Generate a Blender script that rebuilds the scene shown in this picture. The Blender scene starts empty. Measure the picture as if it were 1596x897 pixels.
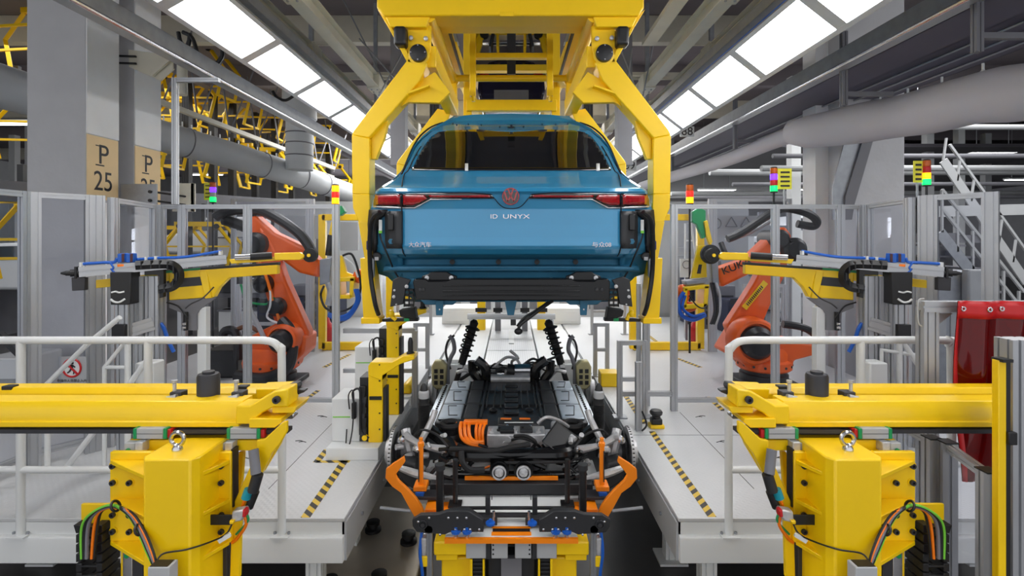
import bpy, bmesh, math, random
from mathutils import Vector, Matrix, noise
random.seed(7)
C = bpy.context.scene.collection
PI = math.pi
# ------------------------------------------------------------------ camera
EYE = 2.34; FPX = 800.0; CX = 797.0; HY = 371.0     # eye height, focal length in px, principal column, horizon row
cam_d = bpy.data.cameras.new('camera'); cam = bpy.data.objects.new('camera', cam_d); C.objects.link(cam)
cam.location = (0, 0, EYE); cam.rotation_euler = (PI/2, 0, 0)
cam_d.sensor_width = 36.0; cam_d.lens = 36.0*FPX/1596
cam_d.shift_x = (798-CX)/1596; cam_d.shift_y = -(448.5-HY)/1596
cam_d.clip_start = .05; cam_d.clip_end = 200
bpy.context.scene.camera = cam
# ------------------------------------------------------------------ light
LAMP_W = 7.0          # luminance of the ceiling light panels
HALL_W = 4.0
world = bpy.data.worlds.new('hall_air'); bpy.context.scene.world = world; world.use_nodes = True
bg = world.node_tree.nodes['Background']; bg.inputs[0].default_value = (.93, .96, 1, 1); bg.inputs[1].default_value = .55
vs = bpy.context.scene.view_settings
vs.view_transform = 'Standard'; vs.look = 'None'; vs.gamma = 1; vs.use_curve_mapping = False; vs.exposure = 1.06
bpy.context.scene.cycles.transparent_max_bounces = 40
def area(name, loc, sx, sy, power, rot=(0,0,0), col=(1,1,1)):
    d = bpy.data.lights.new(name, 'AREA'); d.shape = 'RECTANGLE'; d.size = sx; d.size_y = sy; d.energy = power; d.color = col
    o = bpy.data.objects.new(name, d); o.location = loc; o.rotation_euler = rot; C.objects.link(o); return o
# added fill lights, no fixture modelled: behind the viewer and over the neighbouring lines
area('hall_fill_light', (0, -3.5, 5.6), 12, 3, 1150, (math.radians(-38), 0, 0))
area('hall_fill_light', (-10, 9, 6.0), 4, 14, 170)
area('hall_fill_light', (9, 9, 6.0), 4, 14, 420)
area('hall_fill_light', (0, 17, 5.8), 12, 6, 800)
# ------------------------------------------------------------------ helpers
def lin(c):
    c = c/255.0
    return c/12.92 if c <= .04045 else ((c+.055)/1.055)**2.4
def rgb(t): return (lin(t[0]), lin(t[1]), lin(t[2]), 1)
MATS = {}
def mat(name, col, rough=.5, metal=0, var=.0, vscale=6, bump=0, bscale=40, coat=0, emit=0, alpha=None, trans=0, spec=None, stretch=None):
    m = bpy.data.materials.new(name); m.use_nodes = True; nt = m.node_tree; N = nt.nodes; L = nt.links
    b = N['Principled BSDF']; b.inputs['Base Color'].default_value = rgb(col)
    b.inputs['Roughness'].default_value = rough; b.inputs['Metallic'].default_value = metal
    if coat: b.inputs['Coat Weight'].default_value = coat; b.inputs['Coat Roughness'].default_value = .04
    if trans: b.inputs['Transmission Weight'].default_value = trans
    if spec is not None: b.inputs['Specular IOR Level'].default_value = spec
    if emit: b.inputs['Emission Color'].default_value = rgb(col); b.inputs['Emission Strength'].default_value = emit
    tc = N.new('ShaderNodeTexCoord')
    src = tc.outputs['Object']
    if stretch:
        mp = N.new('ShaderNodeMapping'); mp.inputs['Scale'].default_value = stretch; L.new(src, mp.inputs[0]); src = mp.outputs[0]
    if var:
        n = N.new('ShaderNodeTexNoise'); n.inputs['Scale'].default_value = vscale; n.inputs['Detail'].default_value = 5
        L.new(src, n.inputs['Vector'])
        mr = N.new('ShaderNodeMapRange'); mr.inputs[1].default_value = .3; mr.inputs[2].default_value = .7
        mr.inputs[3].default_value = 1-var; mr.inputs[4].default_value = 1+var*.5
        L.new(n.outputs['Fac'], mr.inputs[0])
        mx = N.new('ShaderNodeMix'); mx.data_type = 'RGBA'; mx.blend_type = 'MULTIPLY'; mx.inputs[0].default_value = 1
        mx.inputs[6].default_value = rgb(col); L.new(mr.outputs[0], mx.inputs[7]); L.new(mx.outputs[2], b.inputs['Base Color'])
        mr2 = N.new('ShaderNodeMapRange'); mr2.inputs[3].default_value = max(rough-.06, .02); mr2.inputs[4].default_value = min(rough+.1, 1)
        L.new(n.outputs['Fac'], mr2.inputs[0]); L.new(mr2.outputs[0], b.inputs['Roughness'])
    if bump:
        n2 = N.new('ShaderNodeTexNoise'); n2.inputs['Scale'].default_value = bscale; n2.inputs['Detail'].default_value = 3
        L.new(src, n2.inputs['Vector'])
        bp = N.new('ShaderNodeBump'); bp.inputs['Strength'].default_value = bump; bp.inputs['Distance'].default_value = .01
        L.new(n2.outputs['Fac'], bp.inputs['Height']); L.new(bp.outputs[0], b.inputs['Normal'])
    MATS[name] = m; return m
YEL = mat('yellow_enamel', (255, 210, 0), .36, 0, .06, 3, coat=.12)
YEL2 = mat('yellow_hanger_enamel', (255, 208, 0), .4, 0, .08, 2)
JIG = mat('orange_enamel', (255, 140, 5), .38, 0, .05, 5)
ROB = mat('robot_orange_paint', (242, 98, 22), .4, 0, .08, 4)
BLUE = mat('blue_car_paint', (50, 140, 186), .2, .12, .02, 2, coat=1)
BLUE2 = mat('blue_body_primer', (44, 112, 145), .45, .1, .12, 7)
BLK = mat('black_plastic', (26, 26, 29), .42, 0, .15, 9)
BLKG = mat('gloss_black_steel', (20, 20, 22), .22, .3, .1, 6)
RUB = mat('black_rubber', (22, 22, 24), .7)
DRK = mat('dark_grey_steel', (66, 66, 70), .5, .5, .15, 6)
CHAR = mat('charcoal_plate', (48, 49, 52), .48, .2, .12, 8)
ALU = mat('aluminium_profile', (182, 184, 188), .38, .55, .05, 3)
CAST = mat('cast_aluminium', (198, 198, 200), .38, .5, .22, 14, bump=.3, bscale=60)
STL = mat('bright_steel', (205, 205, 208), .22, 1, .08, 8)
ZINC = mat('galvanised_steel', (160, 163, 168), .42, .7, .14, 10)
WHT = mat('white_paint', (226, 228, 228), .42, 0, .03, 3)
CRM = mat('cream_paint', (214, 209, 192), .5, 0, .08, 3)
LGR = mat('light_grey_paint', (176, 178, 180), .5, 0, .06, 3)
MGR = mat('mid_grey_paint', (120, 120, 126), .55, 0, .1, 3)
DUCT = mat('grey_duct_fabric', (206, 210, 214), .62, 0, .08, 1.2, bump=.25, bscale=3)
TRAYM = mat('dark_violet_grey_tray', (96, 92, 108), .6)
DUCT2 = mat('pale_duct_fabric', (196, 193, 200), .7, 0, .08, 1, bump=.5, bscale=2.2)
CONC = mat('painted_concrete', (198, 198, 201), .75, 0, .08, 2, bump=.3, bscale=12)
CONLIT = mat('lit_side_concrete', (244, 244, 244), .7, 0, .06, 2, bump=.2, bscale=12)  # paler concrete: light on the column sides put into the colour
TAN = mat('tan_paint_patch', (248, 218, 168), .7, 0, .05, 4)
INK = mat('black_lettering', (44, 40, 44), .6)
GRN = mat('green_plastic', (12, 148, 84), .4)
REDP = mat('red_plastic', (196, 24, 30), .4)
BLU = mat('blue_plastic', (22, 92, 190), .4)
NAVY = mat('navy_plastic', (30, 38, 110), .45)
LIME = mat('lime_cable', (120, 205, 60), .45)
ORC = mat('orange_cable', (255, 128, 10), .35)
GLD = mat('gold_cast_metal', (190, 182, 140), .42, .5, .12, 12)
LENS = mat('red_lamp_lens', (168, 14, 24), .12, 0, .35, 60, coat=1)
LENSD = mat('dark_lamp_housing', (26, 8, 12), .12, 0, coat=1)
CHROME = mat('chrome_lettering', (225, 228, 232), .2, .7)
CEILM = mat('ceiling_deck', (134, 127, 132), .8, 0, .15, .8)
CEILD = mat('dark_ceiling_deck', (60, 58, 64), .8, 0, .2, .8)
FLR = mat('factory_floor', (74, 72, 72), .42, 0, .3, 1.5)
BED = mat('machine_bed_metal', (196, 186, 170), .4, .4, .15, 3)
LITE = mat('white_light_diffuser', (255, 255, 255), .5, emit=LAMP_W)
LITE2 = mat('hall_luminaire_diffuser', (250, 252, 255), .5, emit=HALL_W)
SIGNY = mat('yellow_sign', (232, 226, 60), .5)
GE = mat('green_signal_lamp', (10, 230, 90), .3, emit=1.3)
AE = mat('amber_signal_lamp', (255, 170, 10), .3, emit=1.2)
VE = mat('violet_signal_lamp', (90, 40, 255), .3, emit=1.6)
RE = mat('red_signal_lamp', (255, 30, 20), .3, emit=1.1)
AMB = mat('amber_plastic', (196, 92, 16), .3)
def glassmat(name, tint, refl=.10, dens=.9):
    m = bpy.data.materials.new(name); m.use_nodes = True; nt = m.node_tree; N = nt.nodes; L = nt.links
    N.remove(N['Principled BSDF']); out = N['Material Output']
    t = N.new('ShaderNodeBsdfTransparent'); t.inputs[0].default_value = rgb(tint)
    g = N.new('ShaderNodeBsdfGlossy'); g.inputs['Roughness'].default_value = .03; g.inputs[0].default_value = (1, 1, 1, 1)
    f = N.new('ShaderNodeFresnel'); f.inputs[0].default_value = 1.3
    ge = N.new('ShaderNodeNewGeometry'); iv = N.new('ShaderNodeMath'); iv.operation = 'SUBTRACT'; iv.inputs[0].default_value = 1; L.new(ge.outputs['Backfacing'], iv.inputs[1])
    mu = N.new('ShaderNodeMath'); mu.operation = 'MULTIPLY'; L.new(f.outputs[0], mu.inputs[0]); L.new(iv.outputs[0], mu.inputs[1])
    mx = N.new('ShaderNodeMixShader'); L.new(mu.outputs[0], mx.inputs[0]); L.new(t.outputs[0], mx.inputs[1]); L.new(g.outputs[0], mx.inputs[2])
    L.new(mx.outputs[0], out.inputs[0]); return m
GLS = glassmat('clear_polycarbonate', (246, 247, 250))
DGL = mat('dark_privacy_glass', (10, 14, 18), .03, 0, coat=1)
def redcurtain():
    m = bpy.data.materials.new('red_translucent_vinyl'); m.use_nodes = True; nt = m.node_tree; N = nt.nodes; L = nt.links
    b = N['Principled BSDF']; b.inputs['Base Color'].default_value = rgb((150, 6, 12)); b.inputs['Roughness'].default_value = .08
    b.inputs['Coat Weight'].default_value = 1
    t = N.new('ShaderNodeBsdfTransparent'); t.inputs[0].default_value = rgb((150, 6, 8))
    mx = N.new('ShaderNodeMixShader'); mx.inputs[0].default_value = .32
    L.new(t.outputs[0], mx.inputs[1]); L.new(b.outputs[0], mx.inputs[2]); L.new(mx.outputs[0], N['Material Output'].inputs[0])
    return m
VINYL = redcurtain()
def treadmat():
    m = mat('tread_plate_deck', (206, 207, 208), .42, .15, .05, 2); nt = m.node_tree; N = nt.nodes; L = nt.links
    tc = N.new('ShaderNodeTexCoord')
    w1 = N.new('ShaderNodeTexWave'); w1.inputs['Scale'].default_value = 14; w1.bands_direction = 'DIAGONAL'
    mp = N.new('ShaderNodeMapping'); mp.inputs['Rotation'].default_value = (0, 0, PI/2)
    w2 = N.new('ShaderNodeTexWave'); w2.inputs['Scale'].default_value = 14; w2.bands_direction = 'DIAGONAL'
    L.new(tc.outputs['Object'], w1.inputs[0]); L.new(tc.outputs['Object'], mp.inputs[0]); L.new(mp.outputs[0], w2.inputs[0])
    mu = N.new('ShaderNodeMath'); mu.operation = 'MULTIPLY'; L.new(w1.outputs['Fac'], mu.inputs[0]); L.new(w2.outputs['Fac'], mu.inputs[1])
    bp = N.new('ShaderNodeBump'); bp.inputs['Strength'].default_value = .25; bp.inputs['Distance'].default_value = .004
    L.new(mu.outputs[0], bp.inputs['Height']); L.new(bp.outputs[0], N['Principled BSDF'].inputs['Normal']); return m
TRD = treadmat()
def stripemat(name, scale, diag):
    m = bpy.data.materials.new(name); m.use_nodes = True; nt = m.node_tree; N = nt.nodes; L = nt.links
    b = N['Principled BSDF']; b.inputs['Roughness'].default_value = .5
    tc = N.new('ShaderNodeTexCoord'); sp = N.new('ShaderNodeSeparateXYZ'); L.new(tc.outputs['Object'], sp.inputs[0])
    a = N.new('ShaderNodeMath'); a.operation = 'MULTIPLY_ADD'; a.inputs[1].default_value = diag; L.new(sp.outputs['X'], a.inputs[0]); L.new(sp.outputs['Y'], a.inputs[2])
    s = N.new('ShaderNodeMath'); s.operation = 'MULTIPLY'; s.inputs[1].default_value = scale; L.new(a.outputs[0], s.inputs[0])
    fr = N.new('ShaderNodeMath'); fr.operation = 'FRACT'; L.new(s.outputs[0], fr.inputs[0])
    gt = N.new('ShaderNodeMath'); gt.operation = 'GREATER_THAN'; gt.inputs[1].default_value = .5; L.new(fr.outputs[0], gt.inputs[0])
    mx = N.new('ShaderNodeMix'); mx.data_type = 'RGBA'; mx.inputs[6].default_value = rgb((222, 186, 60)); mx.inputs[7].default_value = rgb((50, 48, 44))
    L.new(gt.outputs[0], mx.inputs[0]); L.new(mx.outputs[2], b.inputs['Base Color']); return m
HAZ = stripemat('hazard_stripe_left', 12, .9); HAZR = stripemat('hazard_stripe_right', 12, -.9)

WP = {}
def wpos(o): return WP[o.name].copy() if o else Vector((0, 0, 0))
def W(px, py, Y): return Vector(((px-CX)*Y/FPX, Y, EYE-(py-HY)*Y/FPX))
def T(o, label=None, cat=None, group=None, kind=None):
    if label: o['label'] = label
    if cat: o['category'] = cat
    if group: o['group'] = group
    if kind: o['kind'] = kind
    return o
def thing(name, label, cat, loc=(0, 0, 0), group=None):
    o = bpy.data.objects.new(name, None); o.empty_display_size = .1; C.objects.link(o); o.location = Vector(loc)
    WP[o.name] = Vector(loc); return T(o, label, cat, group)
class MB:
    def __init__(s, mir=False, dx=0.0):
        s.bm = bmesh.new(); s.mir = mir; s.dx = dx
    def face(s, vs):
        try: s.bm.faces.new(vs)
        except ValueError: pass
    def hull(s, a, b):      # two rings of equal length joined, capped
        A = [s.bm.verts.new(p) for p in a]; B = [s.bm.verts.new(p) for p in b]; n = len(A)
        for i in range(n): s.face((A[i], A[(i+1) % n], B[(i+1) % n], B[i]))
        s.face(A[::-1]); s.face(B); return s
    def ext(s, pts, vec):
        pts = [Vector(p) for p in pts]; v = Vector(vec); return s.hull(pts, [p+v for p in pts])
    def px(s, pts, Y, th):  # outline given by sight lines at distance Y, thickness th away from the viewer
        return s.ext([W(a, b, Y) for a, b in pts], (0, th, 0))
    def pxb(s, x0, y0, x1, y1, Y, th): return s.px([(x0, y0), (x1, y0), (x1, y1), (x0, y1)], Y, th)
    def box(s, x0, y0, z0, x1, y1, z1): return s.ext([(x0, y0, z0), (x1, y0, z0), (x1, y1, z0), (x0, y1, z0)], (0, 0, z1-z0))
    def cbox(s, c, d, rot=None):
        c = Vector(c); R = rot if rot else Matrix.Identity(3); h = Vector(d)/2
        r = [R @ Vector((a*h.x, b*h.y, -h.z))+c for a, b in ((-1, -1), (1, -1), (1, 1), (-1, 1))]
        return s.ext(r, R @ Vector((0, 0, d[2])))
    def sweep(s, sec, p0, p1, up=(0, 0, 1)):
        p0 = Vector(p0); p1 = Vector(p1); d = (p1-p0).normalized(); u = Vector(up)
        if abs(d.dot(u)) > .98: u = Vector((0, 1, 0)) if abs(d.y) < .9 else Vector((1, 0, 0))
        x = d.cross(u).normalized(); y = x.cross(d).normalized()
        return s.hull([p0+x*a+y*b for a, b in sec], [p1+x*a+y*b for a, b in sec])
    def bar(s, p0, p1, w, h=None, up=(0, 0, 1)):
        h = h if h else w; return s.sweep([(-w/2, -h/2), (w/2, -h/2), (w/2, h/2), (-w/2, h/2)], p0, p1, up)
    def prof(s, p0, p1, w, h=None, up=(0, 0, 1)):   # slotted aluminium profile
        h = h if h else w; q = []
        def side(ax, ay, bx, by, n, ln):
            k = max(1, round(ln/.045)); r = []
            for i in range(k):
                t = (i+.5)/k; g = .1/k; dep = .12*min(w, h)
                for tt, dd in ((t-g, 0), (t-g, dep), (t+g, dep), (t+g, 0)):
                    r.append((ax+(bx-ax)*tt+n[0]*dd, ay+(by-ay)*tt+n[1]*dd))
            return r
        a, b = w/2, h/2
        q += [(-a, -b)]+side(-a, -b, a, -b, (0, 1), w)+[(a, -b)]+side(a, -b, a, b, (-1, 0), h)+[(a, b)]+side(a, b, -a, b, (0, -1), w)+[(-a, b)]+side(-a, b, -a, -b, (1, 0), h)
        return s.sweep(q, p0, p1, up)
    def cyl(s, p0, p1, r, r2=None, n=14):
        r2 = r if r2 is None else r2
        p0 = Vector(p0); p1 = Vector(p1); d = (p1-p0).normalized(); u = Vector((0, 0, 1)) if abs(d.z) < .9 else Vector((1, 0, 0))
        x = d.cross(u).normalized(); y = x.cross(d)
        c = [(math.cos(2*PI*i/n), math.sin(2*PI*i/n)) for i in range(n)]
        return s.hull([p0+(x*a+y*b)*r for a, b in c], [p1+(x*a+y*b)*r2 for a, b in c])
    def lathe(s, prof, p0, d, n=20):    # profile of (r, h) along direction d
        p0 = Vector(p0); d = Vector(d).normalized(); u = Vector((0, 0, 1)) if abs(d.z) < .9 else Vector((1, 0, 0))
        x = d.cross(u).normalized(); y = x.cross(d); rings = []
        for r, h in prof:
            rings.append([s.bm.verts.new(p0+d*h+(x*math.cos(2*PI*i/n)+y*math.sin(2*PI*i/n))*max(r, .0004)) for i in range(n)])
        for a, b in zip(rings, rings[1:]):
            for i in range(n): s.face((a[i], a[(i+1) % n], b[(i+1) % n], b[i]))
        s.face(rings[0][::-1]); s.face(rings[-1]); return s
    def tube(s, pts, r, n=8, k=6, closed=False, rr=None):
        P = [Vector(p) for p in pts]
        if k > 1 and len(P) > 2:
            Q = []
            for i in range(len(P)-1):
                a = P[max(i-1, 0)]; b = P[i]; c = P[i+1]; d = P[min(i+2, len(P)-1)]
                for j in range(k):
                    t = j/k; Q.append(.5*((2*b)+(c-a)*t+(2*a-5*b+4*c-d)*t*t+(3*b-a-3*c+d)*t**3))
            Q.append(P[-1]); P = Q
        rings = []; x = None
        for i, p in enumerate(P):
            d = (P[min(i+1, len(P)-1)]-P[max(i-1, 0)])
            if d.length < 1e-9: continue
            d.normalize()
            if x is None:
                u = Vector((0, 0, 1)) if abs(d.z) < .9 else Vector((1, 0, 0)); x = d.cross(u).normalized()
            else:
                x = (x-d*x.dot(d)).normalized()
            y = d.cross(x); R = rr(i/(len(P)-1)) if rr else r
            rings.append([s.bm.verts.new(p+(x*math.cos(2*PI*j/n)+y*math.sin(2*PI*j/n))*R) for j in range(n)])
        for a, b in zip(rings, rings[1:]):
            for i in range(n): s.face((a[i], a[(i+1) % n], b[(i+1) % n], b[i]))
        s.face(rings[0][::-1]); s.face(rings[-1]); return s
    def ring(s, c, ax, R, r, n=24, m=8):
        c = Vector(c); d = Vector(ax).normalized(); u = Vector((0, 0, 1)) if abs(d.z) < .9 else Vector((1, 0, 0))
        x = d.cross(u).normalized(); y = x.cross(d)
        rg = []
        for i in range(n):
            a = 2*PI*i/n; e = x*math.cos(a)+y*math.sin(a)
            rg.append([s.bm.verts.new(c+e*(R+r*math.cos(2*PI*j/m))+d*r*math.sin(2*PI*j/m)) for j in range(m)])
        for i in range(n):
            A = rg[i]; B = rg[(i+1) % n]
            for j in range(m): s.face((A[j], A[(j+1) % m], B[(j+1) % m], B[j]))
        return s
    def helix(s, p0, p1, R, r, turns, n=8, sp=14):
        p0 = Vector(p0); p1 = Vector(p1); d = (p1-p0); L = d.length; d.normalize()
        u = Vector((0, 0, 1)) if abs(d.z) < .9 else Vector((1, 0, 0)); x = d.cross(u).normalized(); y = x.cross(d)
        N_ = int(turns*sp)
        return s.tube([p0+d*(L*i/N_)+(x*math.cos(2*PI*i/sp)+y*math.sin(2*PI*i/sp))*R for i in range(N_+1)], r, n, 1)
    def sph(s, c, r, n=14, sc=(1, 1, 1)):
        g = bmesh.ops.create_uvsphere(s.bm, u_segments=n, v_segments=max(6, n//2), radius=r)
        for v in g['verts']: v.co = Vector((v.co.x*sc[0], v.co.y*sc[1], v.co.z*sc[2]))+Vector(c)
        return s
    def grid(s, f, nu, nv):
        g = [[s.bm.verts.new(f(i/nu, j/nv)) for j in range(nv+1)] for i in range(nu+1)]
        for i in range(nu):
            for j in range(nv): s.face((g[i][j], g[i+1][j], g[i+1][j+1], g[i][j+1]))
        return s
    def build(s, name, m, parent=None, bevel=0, seg=2, ang=32, solid=0, label=None, sub=0, norm=True, pin=True):
        bm = s.bm
        if s.mir or s.dx:
            for v in bm.verts:
                if s.mir: v.co.x = -v.co.x
                v.co.x += s.dx
        if norm: bmesh.ops.recalc_face_normals(bm, faces=bm.faces)
        me = bpy.data.meshes.new(name)
        if len(bm.verts):
            lo = Vector([min(v.co[i] for v in bm.verts) for i in range(3)]); hi = Vector([max(v.co[i] for v in bm.verts) for i in range(3)])
            c = (lo+hi)/2; c.z = lo.z if parent is None else c.z
        else: c = Vector((0, 0, 0))
        for v in bm.verts: v.co -= c
        bm.to_mesh(me); bm.free()
        me.materials.append(m)
        me.polygons.foreach_set('use_smooth', [True]*len(me.polygons))
        me.set_sharp_from_angle(angle=math.radians(ang))
        o = bpy.data.objects.new(name, me); C.objects.link(o)
        if parent: o.parent = parent
        o.location = c-wpos(parent); WP[o.name] = c
        if solid: md = o.modifiers.new('thickness', 'SOLIDIFY'); md.thickness = solid; md.offset = -1
        if bevel: md = o.modifiers.new('edge', 'BEVEL'); md.width = bevel; md.segments = seg; md.limit_method = 'ANGLE'; md.angle_limit = math.radians(40); md.harden_normals = False
        if sub: md = o.modifiers.new('smooth', 'SUBSURF'); md.levels = sub; md.render_levels = sub
        if label: o['label'] = label
        return o
def S(name, mb, m, **k):
    o = mb.build(name, m, **k); o['kind'] = 'structure'; return o
def text_mb(txt, size, ext=.002, sx=1.0):
    cu = bpy.data.curves.new('lettering', 'FONT'); cu.body = txt; cu.size = size; cu.extrude = ext; cu.align_x = 'CENTER'; cu.align_y = 'CENTER'
    ob = bpy.data.objects.new('lettering', cu); C.objects.link(ob)
    dg = bpy.context.evaluated_depsgraph_get(); dg.update()
    me = bpy.data.meshes.new_from_object(ob.evaluated_get(dg)); bpy.data.objects.remove(ob)
    mb = MB(); mb.bm.from_mesh(me); bpy.data.meshes.remove(me)
    for v in mb.bm.verts: v.co.x *= sx
    return mb
def text(name, txt, size, loc, parent, m, rot='front', sx=1.0, ext=.002, tilt=0, label=None, yf=None, bold=0):
    mb = text_mb(txt, size, ext, sx); loc = Vector(loc)
    ct, st = math.cos(tilt), math.sin(tilt)
    for v in mb.bm.verts:
        x, y, z = v.co; x, y = x*ct-y*st, x*st+y*ct
        if rot == 'front': p = Vector((x, -z, y))       # readable from -Y
        elif rot == 'east': p = Vector((z, x, y))        # on a face looking towards +X
        elif rot == 'west': p = Vector((-z, -x, y))
        elif rot == 'up': p = Vector((x, y, z))
        v.co = loc+p
    if yf:
        for v in mb.bm.verts: v.co.y += yf(v.co)
    return mb.build(name, m, parent, label=label, norm=False)
def children(o): return [c for c in bpy.data.objects if c.parent == o]
def copy_tree(o, parent=None):
    c = o.copy(); C.objects.link(c)
    if parent: c.parent = parent
    WP[c.name] = WP.get(o.name, Vector(o.location)).copy()
    for ch in children(o): copy_tree(ch, c)
    return c
def clone(o, loc, rz=0, label=None, sc=None):
    c = copy_tree(o); c.location = Vector(loc); c.rotation_euler = (0, 0, rz); WP[c.name] = Vector(loc)
    if label: c['label'] = label
    if sc: c.scale = (sc, sc, sc)
    return c
def lerp(a, b, t): return a+(b-a)*t
# ================================================================== SETTING
S('floor', MB().box(-30, -8, -.1, 30, 40, 0), FLR)
S('ceiling', MB().box(-30, -8, 6.9, 30, 40, 7.1), CEILM)
S('wall_back', MB().box(-30, 38, 0, 30, 38.3, 6.9), LGR)
S('wall_left', MB().box(-30.2, -8, 0, -30, 40, 6.9), LGR)
S('wall_right', MB().box(30, -8, 0, 30.2, 40, 6.9), MGR)
for i, y in enumerate([4.5, 7.5, 10.5, 13.5, 17, 21, 26]):   # roof girders across the hall
    S('trim_%d' % (i+1), MB().box(-30, y, 6.35, 30, y+.22, 6.9), CEILM if i % 2 else CRM, bevel=.01)
for i, x in enumerate([-13, -7.6, -.9, .9, 7.6, 13]):
    S('trim_%d' % (i+10), MB().box(x-.12, -6, 6.1, x+.12, 38, 6.35), CEILM, bevel=.01)
# ---- concrete columns
S('trim_20', MB().box(-5.10, 5.4, 0, -4.475, 5.84, 6.9), CONC, bevel=.012)
S('trim_21', MB().box(-5.10, 6.09, 0, -4.475, 6.54, 6.9), CONC, bevel=.012)
S('trim_22', MB().box(4.2, 6.5, 0, 4.98, 7.1, 6.9), CONC, bevel=.012)
S('trim_23', MB().box(4.03, 6.8, 0, 4.2, 7.1, 6.9), CONLIT)  # side face in the same concrete tone with painted-in light
def column_marking(Y0, Y1, zt, zb, txt_y, where):
    t = thing('column_marking', 'tan painted patch reading P 25 on %s' % where, 'marking', (-4.47, Y0, zb))
    MB().box(-4.475, Y0+.005, zb, -4.468, Y1-.005, zt).build('painted_patch', TAN, t)
    mid = (Y0+Y1)/2
    MB().box(-4.467, mid-.105, zt-.315, -4.464, mid+.01, zt-.302).box(-4.467, mid-.105, zt-.105, -4.464, mid-.02, zt-.095).build('serif', INK, t)
    text('letter', 'P', .30, (-4.466, mid, zt-.20), t, INK, 'east', ext=.001)
    text('number', '25', .30, (-4.466, mid, zt-.49), t, INK, 'east', sx=.9, ext=.001)
column_marking(5.4, 5.84, 3.44, 2.76, 0, 'the nearer of the two concrete columns')
column_marking(6.09, 6.54, 3.44, 2.74, 0, 'the farther column, half behind a clamp bracket')
for Y0, Y1, w in ((5.4, 5.84, 'nearer'), (6.09, 6.54, 'farther')):  # thin pale sheets that paint in the brightness of the lit column sides
    T(MB().box(-4.475, Y0, .0, -4.466, Y1, 2.73).build('lit_side_sheet', CONLIT), 'lower sheet with painted-in light on the side of the %s column' % w, 'painted light')
    T(MB().box(-4.475, Y0, 3.45, -4.464, Y1, 6.85).build('lit_side_sheet', CONLIT), 'upper sheet with painted-in light on the side of the %s column' % w, 'painted light')
# steel clamps tying the columns
def clampb(loc, lab):
    t = thing('clamp_bracket', lab, 'bracket', loc)
    x, y, z = loc
    MB().box(x, y, z, x+.42, y+.02, z+.26).build('plate', ZINC, t, bevel=.004)
    MB().box(x+.62, y+.3, z-.04, x+.66, y+.34, z+.3).box(x+.40, y+.3, z-.04, x+.66, y+.32, z+.3).build('rear_plate', CRM, t, bevel=.004)
    for k in (.07, .17):
        MB().cyl((x+.35, y-.02, z+k), (x+.35, y+.05, z+k), .018, n=8).cyl((x+.38, y+.02, z+k), (x+.56, y+.31, z+k-.03), .012, n=8).build('tie_rod', BLK, t)
clampb((-4.47, 5.86, 2.70), 'steel clamp plate with black tie rods beside the lower P 25 lettering')
t = thing('clamp_bracket', 'cream upper clamp bracket between the farther column top and the rail', 'bracket', (-4.47, 6.0, 3.9))
MB().px([(200, 77), (201, 104), (250, 126), (270, 108), (268, 86)], 5.95, .02).build('plate', CRM, t, bevel=.004)
MB().bar(W(180, 87, 5.93), W(212, 88, 5.93), .02).build('tie_rod', BLK, t); MB().bar(W(180, 98, 5.93), W(212, 99, 5.93), .02).build('tie_rod', BLK, t)
MB().bar(W(237, 117, 5.92), W(268, 90, 5.92), .03).build('strut', CRM, t)
# slanting steel gusset on the right column
t = thing('steel_brace', 'grey slanting folded steel brace against the right concrete column', 'brace', (4.1, 6.45, 2.6))
MB().px([(1318, 215), (1348, 215), (1318, 308), (1318, 342), (1298, 342), (1298, 290)], 6.45, .02).build('web', ZINC, t)
MB().px([(1346, 215), (1362, 215), (1332, 318), (1328, 342), (1316, 342), (1318, 306)], 6.42, .05).build('flange', MGR, t)
# ------------------------------------------------------------------ walkways
PZ = .73
def deck(name, x0, x1, y0, y1, lab, s):
    t = thing(name, lab, 'platform', ((x0+x1)/2, y0, 0))
    MB().box(x0, y0, PZ-.02, x1, y1, PZ).build('deck_plate', TRD, t, bevel=.003)
    xi = x1 if s < 0 else x0
    MB().box(x0, y0+.0, PZ-.1, x1, y0+.02, PZ-.021).build('kick_plate', WHT, t)
    MB().ext([(x0, y0-.03, .49), (x0, y0-.03, .62), (x0, y0-.025, .635), (x0, y0+.0, .64), (x0, y0+.06, .64), (x0, y0+.06, .49)], (x1-x0, 0, 0)).build('edge_beam', WHT, t, bevel=.004)
    e = MB(); e.box(xi-.012, y0, .49, xi+.012, y1, PZ-.021).build('side_skirt', LGR, t)
    for k in range(9):
        y = y0+.3+k*.55; xx = xi-s*.0+(-s)*.012
        MB().cyl((xx, y, .6-.05*(k % 2)), (xx+(-s)*.012, y, .6-.05*(k % 2)), .012, n=8).build('bolt', ZINC, t)
    for yy in (y0+.05, y0+.75, y0+2.2, y0+4):
        for xx in (xi+s*.2, xi+s*1.2, xi+s*2.4):
            b = MB().prof((xx, yy+.05, .02), (xx, yy+.05, .49), .09); b.box(xx-.1, yy-.05, .005, xx+.1, yy+.15, .02); b.build('leg', WHT, t)
    return t
deck('walkway_platform', -4.42, -.96, 2.95, 10.5, 'light grey tread plate walkway left of the chassis pit', -1)
deck('walkway_platform', .96, 4.0, 2.95, 10.5, 'light grey tread plate walkway right of the chassis pit', 1)
# raised plinths on the left walkway
T(MB().box(-1.345, 3.72, PZ, -.965, 4.85, PZ+.09).build('machine_plinth', WHT, bevel=.004), 'low white plinth under the nearer yellow hook lift', 'plinth')
T(MB().box(-1.2, 4.93, PZ, -.965, 6.2, PZ+.09).build('machine_plinth', WHT, bevel=.004), 'low white plinth behind the first, carrying the yellow cover', 'plinth')
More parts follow.
